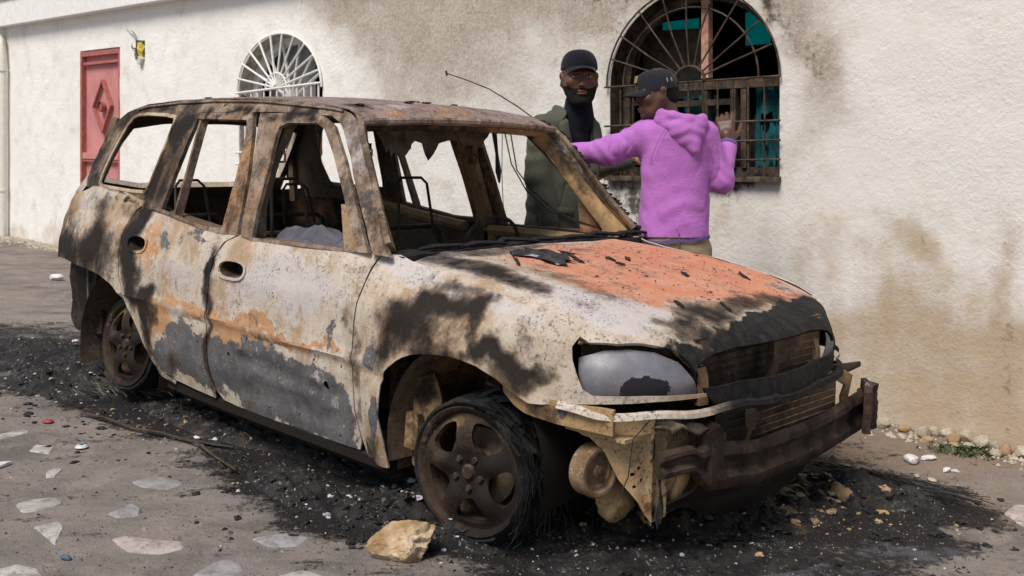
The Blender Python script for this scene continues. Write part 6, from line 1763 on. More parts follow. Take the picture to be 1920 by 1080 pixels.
# short hair under the cap and stubble
Hr = Field(np.array(hc) - .14, np.array(hc) + .16, .004)
Hr.ell(T((0, .020, .028)), np.array((.0785, .0965, .088)), HM, .01)
Hr.ell(T((0, .055, -.03)), np.array((.058, .050, .050)), HM, .03)
hc_ = np.array(hc, dtype=np.float32)
def hk(P):
    q = (P - hc_) @ HM; x, y, z = q[..., 0], q[..., 1], q[..., 2]
    return np.maximum(np.maximum(z - .04, -z - .065 + .0 * y), np.maximum(-(y - .018), -(z + .02) - (y - .02) * 1.2 - .0))
sl, Pq = Hr.sub(Hr.lo, Hr.lo + Hr.n * Hr.h); Hr.f[sl] = np.maximum(Hr.f[sl], hk(Pq).astype(np.float32))
skin('hair', Hr, M_hair, PP, disp=lambda V: .0012 * vn(V, 200, 1))
c_ = cap(T, HM, PP, 1.0, M_cap2, z0=.022, tall=.92)
# two eyelets and a pale stitched badge on the cap
for q in (.0, .022):
    m = MB(); a = T((.080, .040 + q, .062)); b = T((.083, .041 + q, .042)); m.tube([tuple(a), tuple(b)], .0032, 6); m.build('cap_stitching', plain('pale_thread', (.22, .21, .20), .8), c_)
m = MB(); P4 = [T(p) for p in ((-.02, -.092, .062), (.02, -.092, .062), (.02, -.080, .095), (-.02, -.080, .095))]; m.add([tuple(p) for p in P4] + [tuple(T((a, b - .003, c))) for a, b, c in ((-.02, -.094, .062), (.02, -.094, .062), (.02, -.082, .095), (-.02, -.082, .095))], [(0, 3, 2, 1), (4, 5, 6, 7), (0, 1, 5, 4), (1, 2, 6, 5), (2, 3, 7, 6), (3, 0, 4, 7)]); m.build('cap_badge', plain('tan_badge', (.30, .22, .10), .7), c_, smooth=False)
# hooded top
H = Field((-.58, -.36, .90), (.42, .36, 1.64), .0052)
H.loft([(.925, -.015, .0, .172, .128), (1.0, -.012, .0, .170, .126), (1.15, -.005, .0, .166, .124), (1.30, .0, .0, .176, .130), (1.40, .004, .0, .178, .128), (1.45, .010, .0, .155, .110), (1.50, .010, .0, .10, .09)], .0, .03, 2.4)
wL2 = tuple(np.array(eL) * .06 + np.array(wL) * .94); wR2 = tuple(np.array(eR) * .10 + np.array(wR) * .90)
H.chain([sL, eL, wL2], [.078, .066, .047], .04)
H.chain([sR, eR, wR2], [.074, .058, .043], .03)
H.ell(L3(.69, 5.2, 1.45), (.08, .085, .05), None, .04); H.ell(L3(.91, 5.2, 1.45), (.075, .08, .05), None, .04)
skinf = lambda V: None
def pfold(V):
    z = V[:, 2]; x = V[:, 0]
    a = .006 * vn(V, 6, 11) + .0022 * vn(V, 13, 13)
    # cross folds on the sleeves, drag lines in the small of the back
    a += .0035 * np.exp(-((x + .30) / .13) ** 2) * np.sin(x * 80 + z * 50 + 7 * vn(V, 7, 1))
    a += .0022 * np.exp(-((x - .24) / .06) ** 2 - ((z - 1.24) / .10) ** 2) * np.sin(z * 95 + x * 60 + 4 * vn(V, 7, 4))
    cr = vn(V, 11, 31); a -= .0045 * np.exp(-(cr / .09) ** 2) * np.clip(vn(V, 4, 33) * 3, 0, 1)
    w_ = np.exp(-((z - 1.06) / .11) ** 2) * np.exp(-((x + .02) / .16) ** 2)
    a += .0030 * w_ * np.sin((z + .35 * np.abs(x - .02)) * 60 + 3 * vn(V, 5, 2))
    w_ = np.exp(-((z - 1.33) / .12) ** 2) * (np.exp(-((x + .12) / .05) ** 2) + np.exp(-((x - .13) / .05) ** 2))
    a += .003 * w_ * np.sin((z - np.abs(x)) * 42 + 3 * vn(V, 6, 8))
    return a
hood_top = skin('hooded_top', H, M_purple, PP, disp=pfold)
Hd = Field((-.20, -.30, 1.25), (.24, .20, 1.62), .0042)
def hp(p): return (.025 + (p[0] - .035) * .84, -.02 + (p[1] + .02) * .92, 1.505 + (p[2] - 1.53) * .84)
def hch(P, r, k): Hd.chain([hp(p) for p in P], [q * .84 for q in r], k)
Hd.ell(hp((.045, -.125, 1.435)), (.074, .030, .070), None, .02)
hch([(.000, -.125, 1.46), (.085, -.135, 1.34)], [.040, .024], .03)
hch([(.10, -.120, 1.47), (.088, -.135, 1.345)], [.036, .024], .03)
hch([(-.115, .015, 1.545), (-.100, -.065, 1.555), (-.03, -.115, 1.535), (.06, -.125, 1.515), (.135, -.095, 1.515), (.155, -.02, 1.525), (.12, .05, 1.53)], [.018, .022, .024, .022, .024, .022, .016], .02)
hch([(-.105, .0, 1.52), (-.09, -.07, 1.50), (-.02, -.11, 1.46), (.05, -.12, 1.45)], [.034, .034, .033, .03], .03)
hch([(.15, .0, 1.49), (.135, -.08, 1.475), (.10, -.11, 1.44)], [.034, .032, .03], .03)
skin('hood', Hd, M_purple, hood_top, disp=lambda V: .002 * vn(V, 14, 3) + .0032 * np.sin((V[:, 2] + .45 * np.abs(V[:, 0] - .045)) * 105) * np.exp(-((V[:, 2] - 1.42) / .05) ** 2))
Li = Field((-.12, -.16, 1.42), (.20, .10, 1.60), .005); Li.ell((.055, -.050, 1.500), (.080, .062, .016), None, .01); skin('hood_lining', Li, M_trim, hood_top)
# raglan seams, cuffs and hem in violet blue
for sg, xs_ in ((-1, -.125), (1, .145)):
    m = MB(); m.tube([(xs_ * .52 + .01, -.118, 1.47), (xs_ * .80, -.136, 1.40), (xs_ * 1.02, -.126, 1.33), (xs_ * 1.12, -.095, 1.28)], .0013, 5); m.build('seam', M_trim if False else cloth('orchid_seam%d' % (sg + 1), (.30, .07, .38)), hood_top)  # seam lines in a darker purple than the fleece
V = []; n = 64
for z, g in ((.912, .003), (.912, .007), (.924, .007), (.924, .003)):
    for k in range(n):
        a = 2 * PI * k / n; p = 2.4
        ca, sa = math.cos(a), math.sin(a); r = (abs(ca) ** p + abs(sa) ** p) ** (-1 / p)
        V.append((-.015 + (.170 + g) * r * ca, (.126 + g) * r * sa, z + .012 * math.sin(a + 1) + .003 * math.sin(a * 7)))
m = MB(); m.add(V, [(i * n + k, i * n + (k + 1) % n, ((i + 1) % 4) * n + (k + 1) % n, ((i + 1) % 4) * n + k) for i in range(4) for k in range(n)]); m.build('hem_band', M_trim, hood_top)
for e, w in ((eR, wR), (eL, wL)):
    e = Vector(e); w = Vector(w); d = (w - e).normalized()
    m = MB(); m.tube([w - d * .012, w - d * .004, w + d * .004], [.047, .047, .045], 20); m.build('cuff_band', M_trim, hood_top)
Tr = Field((-.26, -.20, .06), (.24, .24, .99), .007)
Tr.loft([(.74, -.012, .005, .158, .125), (.85, -.012, .005, .160, .128), (.97, -.012, .0, .150, .112)], .0, .03, 2.5)
for hx in (-.085, .072): Tr.chain([(hx, .0, .84), (hx * 1.08, .0, .50), (hx * 1.08, .03, .10)], [.100, .082, .072], .04)
skin('trousers', Tr, M_khaki, PP, disp=lambda V: .007 * vn(V, 8, 21) + .004 * np.sin(V[:, 2] * 50 + V[:, 0] * 40) * np.exp(-((V[:, 2] - .86) / .06) ** 2))
m = MB()
m.tube([(-.085, -.122, .90), (-.075, -.128, .85), (-.03, -.130, .85)], .002, 5); m.build('pocket_seam', cloth('khaki_seam', (.16, .12, .07)), PP)
m = MB(); m.tube([(-.005, -.128, .95), (-.008, -.133, .86), (-.010, -.125, .76)], .003, 5); m.build('seat_seam', cloth('khaki_seam2', (.15, .11, .065)), PP)
for hx in (-.092, .078):
    Sf = Field((hx - .09, -.12, -.01), (hx + .09, .28, .16), .005)
    Sf.ell((hx, .10, .038), (.047, .135, .044), None, .01); Sf.cone((hx, .03, .05), (hx, .03, .11), .050, .050, .03)
    skin('shoe', Sf, M_shoe, PP)
# ------------------------------------------------------------------ loose things on the ground
def stone_mat(name, c1, c2, sootk=0.0):
    t = NT(name, .85, .2)
    n = t.noise(9, 8, .65); m = t.noise(45, 6, .7, off=3); w_ = t.noise(5, 5, .6, off=8)
    c = t.mix(t.step(n, .35, .65), c1, c2)
    c = t.mix(t.math('MULTIPLY', t.step(m, .55, .68), .6), c, tuple(x * .4 for x in c1))
    if sootk: c = t.mix(t.math('MULTIPLY', t.step(w_, .5, .62), sootk), c, (.02, .018, .017))
    if name.endswith('paving_stone'):
        c = t.mix(t.math('MULTIPLY', t.step(t.noise(16, 8, .7, off=31), .50, .62), .7), c, (.19, .165, .145))
    return t.out(c, .85, t.bump(t.math('MULTIPLY_ADD', m, .5, n), .7, .01))
M_slab = stone_mat('pale_paving_stone', (.34, .325, .31), (.50, .48, .455))
M_slab2 = stone_mat('rosy_paving_stone', (.34, .28, .265), (.47, .41, .39))
M_slab3 = stone_mat('grey_paving_stone', (.24, .23, .235), (.36, .35, .36))
M_rock = stone_mat('tan_limestone', (.36, .22, .10), (.58, .46, .32), .25)
M_pebble = stone_mat('cream_limestone', (.34, .29, .215), (.50, .45, .36))
M_pebble2 = stone_mat('ochre_limestone', (.30, .20, .11), (.42, .31, .18))
M_whitebit = plain('broken_white_tile', (.62, .62, .62), .6, .3, var=.1)
SLABS = [
 ([(-1.81, 3.88), (-1.76, 3.94), (-1.70, 3.975), (-1.65, 3.91), (-1.67, 3.82), (-1.74, 3.79)], M_slab, 'pale pointed paving stone left of the grey oval stone'),
 ([(-1.64, 3.65), (-1.57, 3.70), (-1.53, 3.64), (-1.50, 3.50), (-1.56, 3.57)], M_slab, 'triangular white paving stone near the lower left'),
 ([(-1.34, 3.56), (-1.31, 3.59), (-1.10, 3.56), (-1.08, 3.50), (-1.14, 3.45), (-1.25, 3.47)], M_slab2, 'long rosy paving stone, widest of those in the dirt'),
 ([(-1.49, 4.17), (-1.42, 4.24), (-1.32, 4.21), (-1.28, 4.15), (-1.32, 4.08), (-1.43, 4.11)], M_slab3, 'grey veined paving stone below the bent rod'),
 ([(-1.43, 3.77), (-1.39, 3.90), (-1.33, 3.83), (-1.32, 3.76), (-1.38, 3.74)], M_slab3, 'small grey paving stone above the long rosy one'),
 ([(-2.06, 4.55), (-2.07, 4.63), (-1.99, 4.64), (-1.96, 4.52)], M_slab, 'square white paving stone beside the bottle cap'),
 ([(-1.87, 4.28), (-1.86, 4.33), (-1.82, 4.33), (-1.81, 4.22), (-1.84, 4.21)], M_slab, 'smallest pale paving stone, above the pointed one'),
 ([(-2.34, 4.66), (-2.27, 4.75), (-2.19, 4.82), (-2.17, 4.78), (-2.24, 4.68)], M_slab, 'narrow white paving stone at the left edge'),
 ([(-.99, 3.30), (-.95, 3.40), (-.91, 3.43), (-.86, 3.39), (-.82, 3.28), (-.9, 3.2)], M_slab3, 'round grey paving stone at the bottom edge'),
 ([(-.88, 3.60), (-.80, 3.67), (-.69, 3.64), (-.72, 3.56), (-.80, 3.53)], M_slab3, 'sooty paving stone left of the tan rock'),
 ([(-1.62, 3.26), (-1.55, 3.34), (-1.48, 3.32), (-1.42, 3.24), (-1.5, 3.15)], M_slab, 'white paving stone in the bottom left corner'),
 ([(1.88, 4.08), (1.97, 4.17), (2.10, 4.12), (2.02, 3.97), (1.89, 3.94)], M_slab2, 'pale paving stone at the right edge'),
 ([(-.75, 3.30), (-.66, 3.36), (-.58, 3.32), (-.62, 3.22), (-.72, 3.2)], M_slab, 'pale paving stone cut by the bottom edge near the tan rock'),
 ([(-2.9, 5.35), (-2.8, 5.45), (-2.66, 5.40), (-2.74, 5.28)], M_slab3, 'dusty paving stone near the red disc'),
]
def slab_obj(pts, mat, label):
    rd = random.Random(len(label) * 7)
    P = smooth_poly(densify(pts, .03), 1)
    cx_ = sum(p[0] for p in P) / len(P); cy_ = sum(p[1] for p in P) / len(P)
    P = [(cx_ + (x - cx_) * (1 + rd.uniform(-.035, .035)), cy_ + (y - cy_) * (1 + rd.uniform(-.035, .035))) for x, y in P]
    n = len(P); zt = [gz(x, y) + .0005 for x, y in P]
    V = [(x, y, z - .05) for (x, y), z in zip(P, zt)] + [(x, y, z) for (x, y), z in zip(P, zt)] + [(cx_ + (x - cx_) * .90, cy_ + (y - cy_) * .90, z + .004) for (x, y), z in zip(P, zt)] + [(cx_, cy_, gz(cx_, cy_) + .007)]
    m = MB(); m.add(V, [(i, (i + 1) % n, n + (i + 1) % n, n + i) for i in range(n)] + [(n + i, n + (i + 1) % n, 2 * n + (i + 1) % n, 2 * n + i) for i in range(n)] + [(2 * n + i, 2 * n + (i + 1) % n, 3 * n) for i in range(n)])
    o = m.build('paving_stone', mat, None, sharp=30)
    return tag(o, label, 'paving stone', 'worn paving stones set in the dirt')
for a in SLABS: slab_obj(*a)

ZT = lambda x, y: gz(x, y)
def rock(name, x, y, r, mat, seed, sub=3, sink=.35, amp=.5, faceted=True):
    bm = bmesh.new(); bmesh.ops.create_icosphere(bm, subdivisions=sub, radius=1)
    rd = random.Random(seed)
    planes = [(Vector((rd.gauss(0, 1), rd.gauss(0, 1), rd.gauss(0, 1))).normalized(), rd.uniform(.62, .92)) for _ in range(9)]
    for v in bm.verts:
        p = v.co.copy()
        k = 1 + amp * .35 * mnoise.noise(p * 1.1 + Vector((seed, 0, 0))) + amp * .15 * mnoise.noise(p * 3.7 + Vector((0, seed, 0)))
        q = p * k
        if faceted:
            for n, d in planes:
                e = q.dot(n) - d
                if e > 0: q -= n * e * .85
        q += p * .05 * amp * mnoise.noise(p * 9 + Vector((seed, seed, 0)))
        v.co = Vector((q.x * r[0], q.y * r[1], q.z * r[2]))
    me = bpy.data.meshes.new(name); bm.to_mesh(me); bm.free()
    o = link(name, me, mat, None, True, 32)
    o.location = (x, y, ZT(x, y) + r[2] * (1 - sink) * .8)
    o.rotation_euler = (0, 0, rd.uniform(0, 6))
    return o
o = rock('rock', -.365, 3.53, (.118, .085, .078), M_rock, 11, 5, .30, 1.2); o.rotation_euler = (.05, .03, .2)
tag(o, 'large tan limestone rock in front of the near front wheel', 'rock')
# rubble along the foot of the wall
rd = random.Random(12)
RB = [(1.84, 5.32, .05), (1.93, 5.24, .035), (1.99, 5.17, .05), (2.05, 5.19, .035), (2.11, 5.16, .045), (2.10, 5.07, .04), (2.17, 5.08, .055), (2.20, 4.99, .045), (2.26, 4.98, .03), (2.27, 4.90, .04), (2.34, 4.86, .05), (2.13, 4.97, .03), (2.40, 4.78, .035), (1.98, 5.08, .03), (1.76, 5.36, .035), (1.69, 5.45, .04), (2.45, 4.72, .045), (2.06, 4.97, .028), (1.88, 5.14, .028), (2.2, 4.85, .03), (1.62, 5.52, .035), (1.55, 5.62, .045)]
RBO = []
for i, (x, y, r) in enumerate(RB):
    mt = M_pebble2 if i % 4 == 1 else M_pebble
    o = rock('rubble_stone', x, y, (r, r * rd.uniform(.7, 1), r * rd.uniform(.6, .85)), mt, 30 + i, 3, .4, .6)
    big = 'largest ' if r >= .055 else ('small ' if r < .034 else '')
    RBO.append((x, o, big, mt))
ORD = ['first', 'second', 'third', 'fourth', 'fifth', 'sixth', 'seventh', 'eighth', 'ninth', 'tenth', 'eleventh', 'twelfth', 'thirteenth', 'fourteenth', 'fifteenth', 'sixteenth', 'seventeenth', 'eighteenth', 'nineteenth', 'twentieth', 'twenty first', 'twenty second']
for i, (x, o, big, mt) in enumerate(sorted(RBO, key=lambda q: q[0])):
    tag(o, '%s%s rubble stone at the wall foot, %s from the bumper end' % (big, 'ochre' if mt is M_pebble2 else 'cream', ORD[i]), 'stone', 'rubble stones along the wall foot')
RC = [(1.28, 4.16, .055, 'crumbly tan clod in the ash right of the car front'), (1.20, 4.31, .04, 'brown clod just under the hanging bumper'), (1.0, 3.93, .05, 'crumbly brown clod in the ash before the bumper'), (.72, 3.86, .05, 'dark burnt clod below the front valance'), (.9, 4.12, .045, 'sooty clod under the middle of the bumper'), (1.12, 4.22, .03, 'small tan clod behind the crumbly one')]
for i, (x, y, r, lb) in enumerate(RC):
    o = rock('clod', x, y, (r, r * .8, r * .7), stone_mat('burnt_clay_%d' % i, (.20, .13, .07), (.33, .24, .13), .5) if i < 3 else stone_mat('burnt_clay_%d' % i, (.10, .065, .04), (.17, .12, .07), .7), 60 + i, 4, .35, 1.1, False)
    tag(o, lb, 'clod')
WB = [(1.76, 4.70, .060, .022, 'thick white tile fragment on the dirt right of the car'), (1.85, 4.74, .045, .012, 'thin white sliver beside the thick tile fragment'), (1.86, 4.56, .028, .012, 'small white chip below the two tile fragments'), (1.89, 4.545, .020, .010, 'white crumb beside the small chip'), (-2.08, 4.33, .05, .012, 'crumpled white scrap at the left edge of the dirt'), (-1.40, 4.74, .022, .008, 'white scrap lying across the bent rod'), (-1.03, 4.28, .03, .010, 'pale curled flake at the end of the rod'), (.98, 3.99, .035, .016, 'smooth white pebble among the black ash'), (1.74, 4.42, .03, .010, 'tan almond shaped chip on the black ash'), (1.70, 4.48, .02, .010, 'small beige chip above the almond shaped one'), (2.32, 4.70, .03, .014, 'white chip near the foot of the wall'), (2.42, 4.62, .02, .01, 'white crumb farthest right below the wall'), (-3.42, 8.45, .08, .03, 'white paper scrap behind the car by the wall'), (-4.1, 9.6, .09, .04, 'pale lump at the wall foot far behind'), (-.78, 4.02, .035, .012, 'pinkish white splinter in the ash by the sill'), (-.42, 3.84, .05, .010, 'thin cream flake in the ash above the rock')]
for i, (x, y, r, h, lb) in enumerate(WB):
    o = rock('broken_piece', x, y, (r, r * .55, h), M_whitebit if 'beige' not in lb and 'tan' not in lb and 'cream' not in lb else M_pebble, 90 + i, 2, .1, .9)
    tag(o, lb, 'fragment')
# bent iron rod with its branch
rdm = plain('rusty_rod_iron', (.065, .05, .035), .8, .3, .2, var=.4)
mb = MB(); P = [(-2.05, 5.07), (-1.90, 4.975), (-1.73, 4.86), (-1.58, 4.775), (-1.45, 4.69), (-1.36, 4.60), (-1.22, 4.42), (-1.10, 4.25)]
mb.tube([(x, y, gz(x, y) + .014 + .01 * (i % 2)) for i, (x, y) in enumerate(P)], [.004, .006, .007, .007, .007, .006, .006, .006], 7)
tag(mb.build('iron_rod', rdm, None), 'long bent rusty rod lying on the dirt beside the car', 'rod')
mb = MB(); P = [(-1.47, 4.70), (-1.38, 4.665), (-1.29, 4.62), (-1.2, 4.60)]
mb.tube([(x, y, gz(x, y) + .012) for x, y in P], [.008, .009, .008, .005], 6)
tag(mb.build('charred_stick', M_char, None), 'short charred stick branching off the bent rod', 'stick')
# bottle cap, red disc, blue scrap
mb = MB(); mb.lathe([(0, .010), (.012, .010), (.020, .009), (.026, .004), (.028, 0), (.026, -.002)], 24); o = mb.build('bottle_cap', plain('white_cap_plastic', (.55, .58, .60), .4, .4, var=.06), None)
o.location = (-1.86, 4.61, gz(-1.86, 4.61) + .008)
mb = MB(); mb.lathe([(0, .0118), (.009, .0116), (.010, .010)], 16); mb.build('cap_print', plain('dark_green_print', (.03, .09, .08), .5), o)
tag(o, 'white bottle cap with dark green centre lying on the dirt', 'bottle cap')
o = rock('red_disc', -2.15, 4.94, (.028, .024, .010), plain('faded_red_plastic', (.33, .07, .06), .6), 7, 2, .1, .3, False); tag(o, 'faded red plastic disc on the dirt near the left edge', 'disc')
o = rock('blue_scrap', -1.42, 3.39, (.02, .012, .010), plain('dark_blue_plastic', (.06, .10, .16), .5, .4), 8, 2, .1, .8); tag(o, 'small dark blue plastic scrap near the bottom edge', 'scrap')
mb = MB(); mb.lathe([(.020, -.03), (.024, -.02), (.024, .03), (.016, .03), (.014, .0)], 16, Matrix.Translation((.47, 3.80, gz(.47, 3.8) + .03)) @ Matrix.Rotation(1.3, 4, 'X') @ Matrix.Rotation(.4, 4, 'Y')); tag(mb.build('metal_sleeve', M_ochre, None), 'tan metal sleeve fallen in the ash under the apron', 'sleeve')

# mounds of burnt rubber and ash, real relief on top of the ground sheet
def ash_w(x, y):
    w = 0.0
    for a, b, rx, ry, s in ASH:
        d = ((x - a) / (rx * .8)) ** 2 + ((y - b) / (ry * .8)) ** 2
        if d < 6: w += s * math.exp(-d * d * .7)
    return min(1.0, w)
M_ash = None
t = NT('black_tyre_ash', .8, .35)
n = t.noise(14, 9, .7); m_ = t.noise(60, 6, .75, off=4); w_ = t.noise(6, 6, .6, off=9); br = t.attr('ma')[0]
c = t.mix(t.step(n, .4, .62), (.007, .007, .008), (.035, .031, .030))
c = t.mix(t.math('MULTIPLY', t.step(m_, .57, .63), t.step(w_, .40, .6)), c, (.27, .26, .27))
c = t.mix(t.math('MULTIPLY', t.step(t.noise(9, 7, .65, off=17), .52, .68), t.math('MULTIPLY', br, .8)), c, (.13, .085, .05))
M_ash = t.out(c, t.math('MULTIPLY_ADD', n, .4, .45), t.bump(t.math('MULTIPLY_ADD', m_, .5, n), 1.0, .02))
MOUNDS = []
def mound_z(c, x, y):
    cx_, cy_, rx, ry, h, rot, seed = c
    ca, sa = math.cos(rot), math.sin(rot)
    u = ((x - cx_) * ca + (y - cy_) * sa) / rx; v = (-(x - cx_) * sa + (y - cy_) * ca) / ry
    e = max(0, 1 - (u * u + v * v))
    if e <= 0: return -1
    p = (x, y, seed)
    return h * e ** .8 * (.55 + .9 * abs(n3(p, 7)) + .9 * abs(n3(p, 17)) + .35 * n3(p, 38)) - .03 * (1 - min(1, e * 6))
def top(x, y):
    return gz(x, y) + max([0] + [mound_z(c, x, y) for c in MOUNDS])
def mound(name, cx_, cy_, rx, ry, h, rot, seed, label, brown=0.0):
    V = []; n = 54; MOUNDS.append((cx_, cy_, rx, ry, h, rot, seed))
    ca, sa = math.cos(rot), math.sin(rot)
    for j in range(n + 1):
        for i in range(n + 1):
            u = -1 + 2 * i / n; v = -1 + 2 * j / n
            x = cx_ + rx * u * ca - ry * v * sa; y = cy_ + rx * u * sa + ry * v * ca
            r = math.hypot(u, v)
            e = max(0, 1 - r ** 2)
            p = (x, y, seed)
            z = h * e ** .8 * (.55 + .9 * abs(n3(p, 7)) + .9 * abs(n3(p, 17)) + .35 * n3(p, 38)) - .03 * (1 - min(1, e * 6))
            V.append((x, y, gz(x, y) + z))
    me = bpy.data.meshes.new(name); me.from_pydata(V, [], [(j * (n + 1) + i, j * (n + 1) + i + 1, (j + 1) * (n + 1) + i + 1, (j + 1) * (n + 1) + i) for j in range(n) for i in range(n)])
    paint_mesh(me, [(0, (cx_, cy_, 0), (9, 9, 9), brown)])
    return tag(link(name, me, M_ash, None, True, 180), label, 'ash heap', kind='stuff')
mound('ash_mound', -.02, 3.72, .34, .16, .085, .1, 1, 'black tyre ash heaped under the near front wheel')
mound('ash_mound', -.42, 3.95, .26, .20, .07, .3, 2, 'black ash heap behind the tan rock')
mound('ash_mound', -.85, 4.15, .34, .14, .045, -.9, 3, 'low black ash along the near side')
mound('ash_mound', -2.3, 5.75, .50, .35, .09, -.5, 4, 'ash and cords around the near rear wheel', .3)
mound('ash_mound', -2.85, 6.4, .6, .4, .06, -.4, 5, 'black ash patch behind the rear wheel')
mound('ash_mound', .75, 4.0, .55, .30, .07, .2, 6, 'brown burnt debris below the front bumper', 1.0)
mound('ash_mound', 1.35, 4.25, .38, .20, .06, -.5, 7, 'black rubber ash right of the bumper', .2)
mound('ash_mound', .55, 3.52, .55, .16, .03, .15, 8, 'thin black ash spread at the bottom of the picture')
mound('ash_mound', -1.35, 5.1, .8, .28, .05, -.75, 9, 'burnt crumbs under the sill', .9)
mound('ash_mound', -.95, 4.75, .75, .16, .085, -.75, 12, 'dark crumbs banked under the near sill', .5)
mound('ash_mound', -.5, 4.6, .7, .35, .06, -.7, 10, 'brown ash under the front door', 1.0)

# thousands of tiny chips: white, grey, tan and black
def chips(name, mat, N_, seed, sel, smin, smax, label, kind='stuff'):
    rd = random.Random(seed); V = []; F = []
    k = 0; tries = 0
    while k < N_ and tries < N_ * 30:
        tries += 1
        y = 3.0 + 5.5 * rd.random() ** 1.5; x = rd.uniform(-.52, .52) * y * 1.02
        w = ash_w(x, y)
        if rd.random() > sel(w, x, y): continue
        if (0.697 * x + 0.717 * (y - 7.233)) > -.05: continue
        s_ = rd.uniform(smin, smax) * (1 + (rd.random() < .05) * 1.2); a = rd.uniform(0, 6.28); z = top(x, y)
        h = s_ * rd.uniform(.25, .7)
        b = len(V)
        n_ = 4
        for q in range(n_):
            aa = a + q * 2 * PI / n_ + rd.uniform(-.4, .4); rr = s_ * rd.uniform(.5, 1.1)
            V.append((x + rr * math.cos(aa), y + rr * math.sin(aa), z - .002))
        V.append((x + s_ * rd.uniform(-.3, .3), y + s_ * rd.uniform(-.3, .3), z + h))
        V.append((x + s_ * rd.uniform(-.3, .3), y + s_ * rd.uniform(-.3, .3), z + h * .8))
        F += [(b, b + 1, b + 4), (b + 1, b + 2, b + 5, b + 4), (b + 2, b + 3, b + 5), (b + 3, b, b + 4, b + 5)]
        k += 1
    me = bpy.data.meshes.new(name); me.from_pydata(V, [], F)
    return tag(link(name, me, mat, None, False), label, 'grit', kind=kind)
chips('pale_chips', plain('pale_chip', (.36, .34, .32), .8, .2), 1000, 1, lambda w, x, y: .25 + .75 * w, .002, .0065, 'pale flakes scattered over ash and dirt')
chips('white_chips', plain('white_chip', (.55, .54, .55), .8, .2), 150, 5, lambda w, x, y: .12 + .8 * (0.1 < w), .003, .012, 'white crumbs scattered over ash and dirt')
def lumps_stuff(name, mat, spots, seed, label):
    rd = random.Random(seed); bm = bmesh.new()
    for (cx_, cy_, sx, sy, cnt, smin, smax) in spots:
        for _ in range(cnt):
            x, y = rd.gauss(cx_, sx), rd.gauss(cy_, sy); s_ = rd.uniform(smin, smax) * (1 if rd.random() < .8 else 1.5)
            M = Matrix.Translation((x, y, top(x, y) + s_ * .15)) @ Matrix.Rotation(rd.uniform(0, 6), 4, 'Z') @ Matrix.Diagonal((s_, s_ * rd.uniform(.5, .9), s_ * rd.uniform(.25, .55), 1))
            r = bmesh.ops.create_icosphere(bm, subdivisions=1 if s_ < .014 else 2, radius=1)
            o = Vector((rd.uniform(0, 50), 0, 0))
            for v in r['verts']: v.co = M @ (v.co * (1 + .7 * mnoise.noise(v.co * 1.9 + o) + .5 * mnoise.noise(v.co * 5 + o)))
    me = bpy.data.meshes.new(name); bm.to_mesh(me); bm.free()
    return tag(link(name, me, mat, None, True, 18), label, 'debris', kind='stuff')
lumps_stuff('charcoal_lumps', M_char, [(-.05, 3.72, .30, .12, 150, .004, .020), (-.45, 3.95, .22, .16, 130, .004, .018), (-.9, 4.25, .30, .16, 110, .004, .012), (-2.3, 5.7, .45, .3, 130, .006, .022), (.8, 3.95, .45, .2, 180, .004, .020), (1.3, 4.15, .3, .2, 100, .004, .018), (.4, 3.5, .5, .14, 120, .004, .013), (-1.4, 5.0, .6, .25, 130, .005, .016)], 31, 'charred lumps of rubber and plastic round the car')
lumps_stuff('burnt_clay_lumps', M_pebble2, [(.75, 4.0, .40, .16, 90, .004, .018), (1.15, 4.2, .2, .12, 30, .006, .024), (-.6, 4.4, .5, .2, 70, .003, .010), (-1.5, 5.1, .5, .2, 60, .004, .010), (-.3, 3.9, .25, .12, 14, .004, .012)], 32, 'tan clods and broken bits in the burnt debris')
lumps_stuff('ash_flakes', plain('white_grey_ash', (.42, .41, .43), .95, .1, var=.35), [(-.02, 3.70, .26, .10, 40, .004, .012), (-.40, 3.97, .22, .12, 36, .004, .012), (-2.15, 5.6, .4, .25, 80, .004, .014), (.6, 3.75, .5, .2, 50, .003, .009), (-2.8, 6.3, .5, .3, 60, .005, .014)], 33, 'white grey ash flakes on the black ash')
chips('black_chips', M_char, 2200, 2, lambda w, x, y: .10 + .9 * (.03 < w < .75), .003, .010, 'black charred crumbs round the burnt car')
chips('tan_grit', plain('tan_grit', (.27, .21, .15), .9, .1), 3500, 3, lambda w, x, y: .7 - .4 * w, .002, .008, 'tan gravel grit on the lane')
chips('dark_grit', plain('grey_grit', (.12, .105, .095), .9, .1), 3500, 4, lambda w, x, y: .7 - .4 * w, .002, .008, 'grey gravel grit on the lane')
# gravel thickening along the foot of the wall
rd = random.Random(77); V = []; F = []
for k in range(2600):
    s = rd.uniform(-9, 4.5); d = abs(rd.gauss(0, .13)) + .02
    x = .717 * s - .697 * d; y = 7.233 - .697 * s - .717 * d
    s_ = rd.uniform(.005, .02) * (1.5 if s < -4 else 1); z = gz(x, y); b = len(V)
    for q in range(4):
        a = q * PI / 2 + rd.uniform(-.4, .4); V.append((x + s_ * math.cos(a), y + s_ * math.sin(a), z - .003))
    V.append((x, y, z + s_ * rd.uniform(.5, 1)))
    F += [(b + q, b + (q + 1) % 4, b + 4) for q in range(4)]
me = bpy.data.meshes.new('wall_gravel'); me.from_pydata(V, [], F); tag(link('wall_gravel', me, M_pebble, None, False), 'loose gravel drifted along the foot of the house wall', 'gravel', kind='stuff')
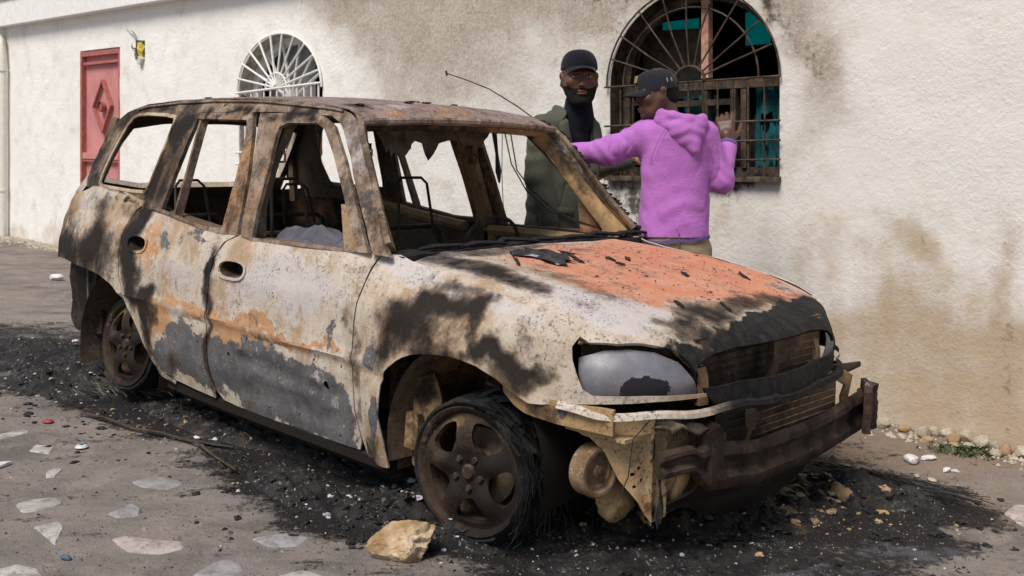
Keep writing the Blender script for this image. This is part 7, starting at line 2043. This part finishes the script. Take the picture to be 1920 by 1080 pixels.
# steel cords of the far front tyre, spread flat on the ground
m = MB(); rd = random.Random(9)
for k in range(260):
    t0 = rd.uniform(0, .55); w = rd.gauss(0, .07)
    ax, ay = 1.25 + .50 * t0, 4.50 - .35 * t0; L = rd.uniform(.12, .40)
    P = []
    for q in range(5):
        f = q / 4
        x = ax + L * f * .80 + w * .55 + .02 * math.sin(f * 5 + k); y = ay - L * f * .58 + w * .8 + .015 * math.sin(f * 7 + k * 2)
        P.append((x, y, gz(x, y) + .045 * max(0, 1 - abs(w) * 9) * (1 - f * .7) + .008 + rd.uniform(0, .012)))
    m.tube(P, rd.uniform(.0011, .0028), 3)
tag(m.build('tyre_cord_bundle', plain('ashy_cord', (.05, .052, .055), .6, .5, .4, var=.6, scale=6), None, smooth=False), 'peeled steel tyre cords fanned out on the ground right of the car', 'tyre cords', kind='stuff')
m = MB()
for k in range(200):
    x0, y0 = rd.uniform(-2.25, -1.75), rd.uniform(5.35, 5.75); a = rd.uniform(-.9, .2); L = rd.uniform(.05, .16)
    m.tube([(x0 + L * f * math.cos(a), y0 + L * f * math.sin(a), gz(x0, y0) + .05 + rd.uniform(0, .035) - .02 * f) for f in (0, .5, 1)], rd.uniform(.0012, .003), 3)
tag(m.build('frayed_cord_tuft', plain('grey_frayed_cord', (.16, .15, .13), .7, .3, var=.5), None, smooth=False), 'frayed pale tyre cords beside the near rear wheel', 'tyre cords', kind='stuff')
# small green weeds by the rubble
m = MB()
for k in range(420):
    x, y = rd.gauss(2.08, .07), rd.gauss(4.90, .05); a = rd.uniform(0, 6.28); L = rd.uniform(.012, .035)
    z = gz(x, y)
    dx, dy = math.cos(a), math.sin(a)
    m.add([(x - dy * .003, y + dx * .003, z), (x + dy * .003, y - dx * .003, z), (x + dx * L * .6 + dy * .004, y + dy * L * .6 - dx * .004, z + L * .7), (x + dx * L, y + dy * L, z + L * .6)], [(0, 1, 2), (0, 2, 3)])
tag(m.build('weeds', plain('dusty_weed_green', (.075, .095, .045), .8, .2, var=.4), None, smooth=False), 'small dusty green weeds growing by the rubble', 'weeds', kind='stuff')
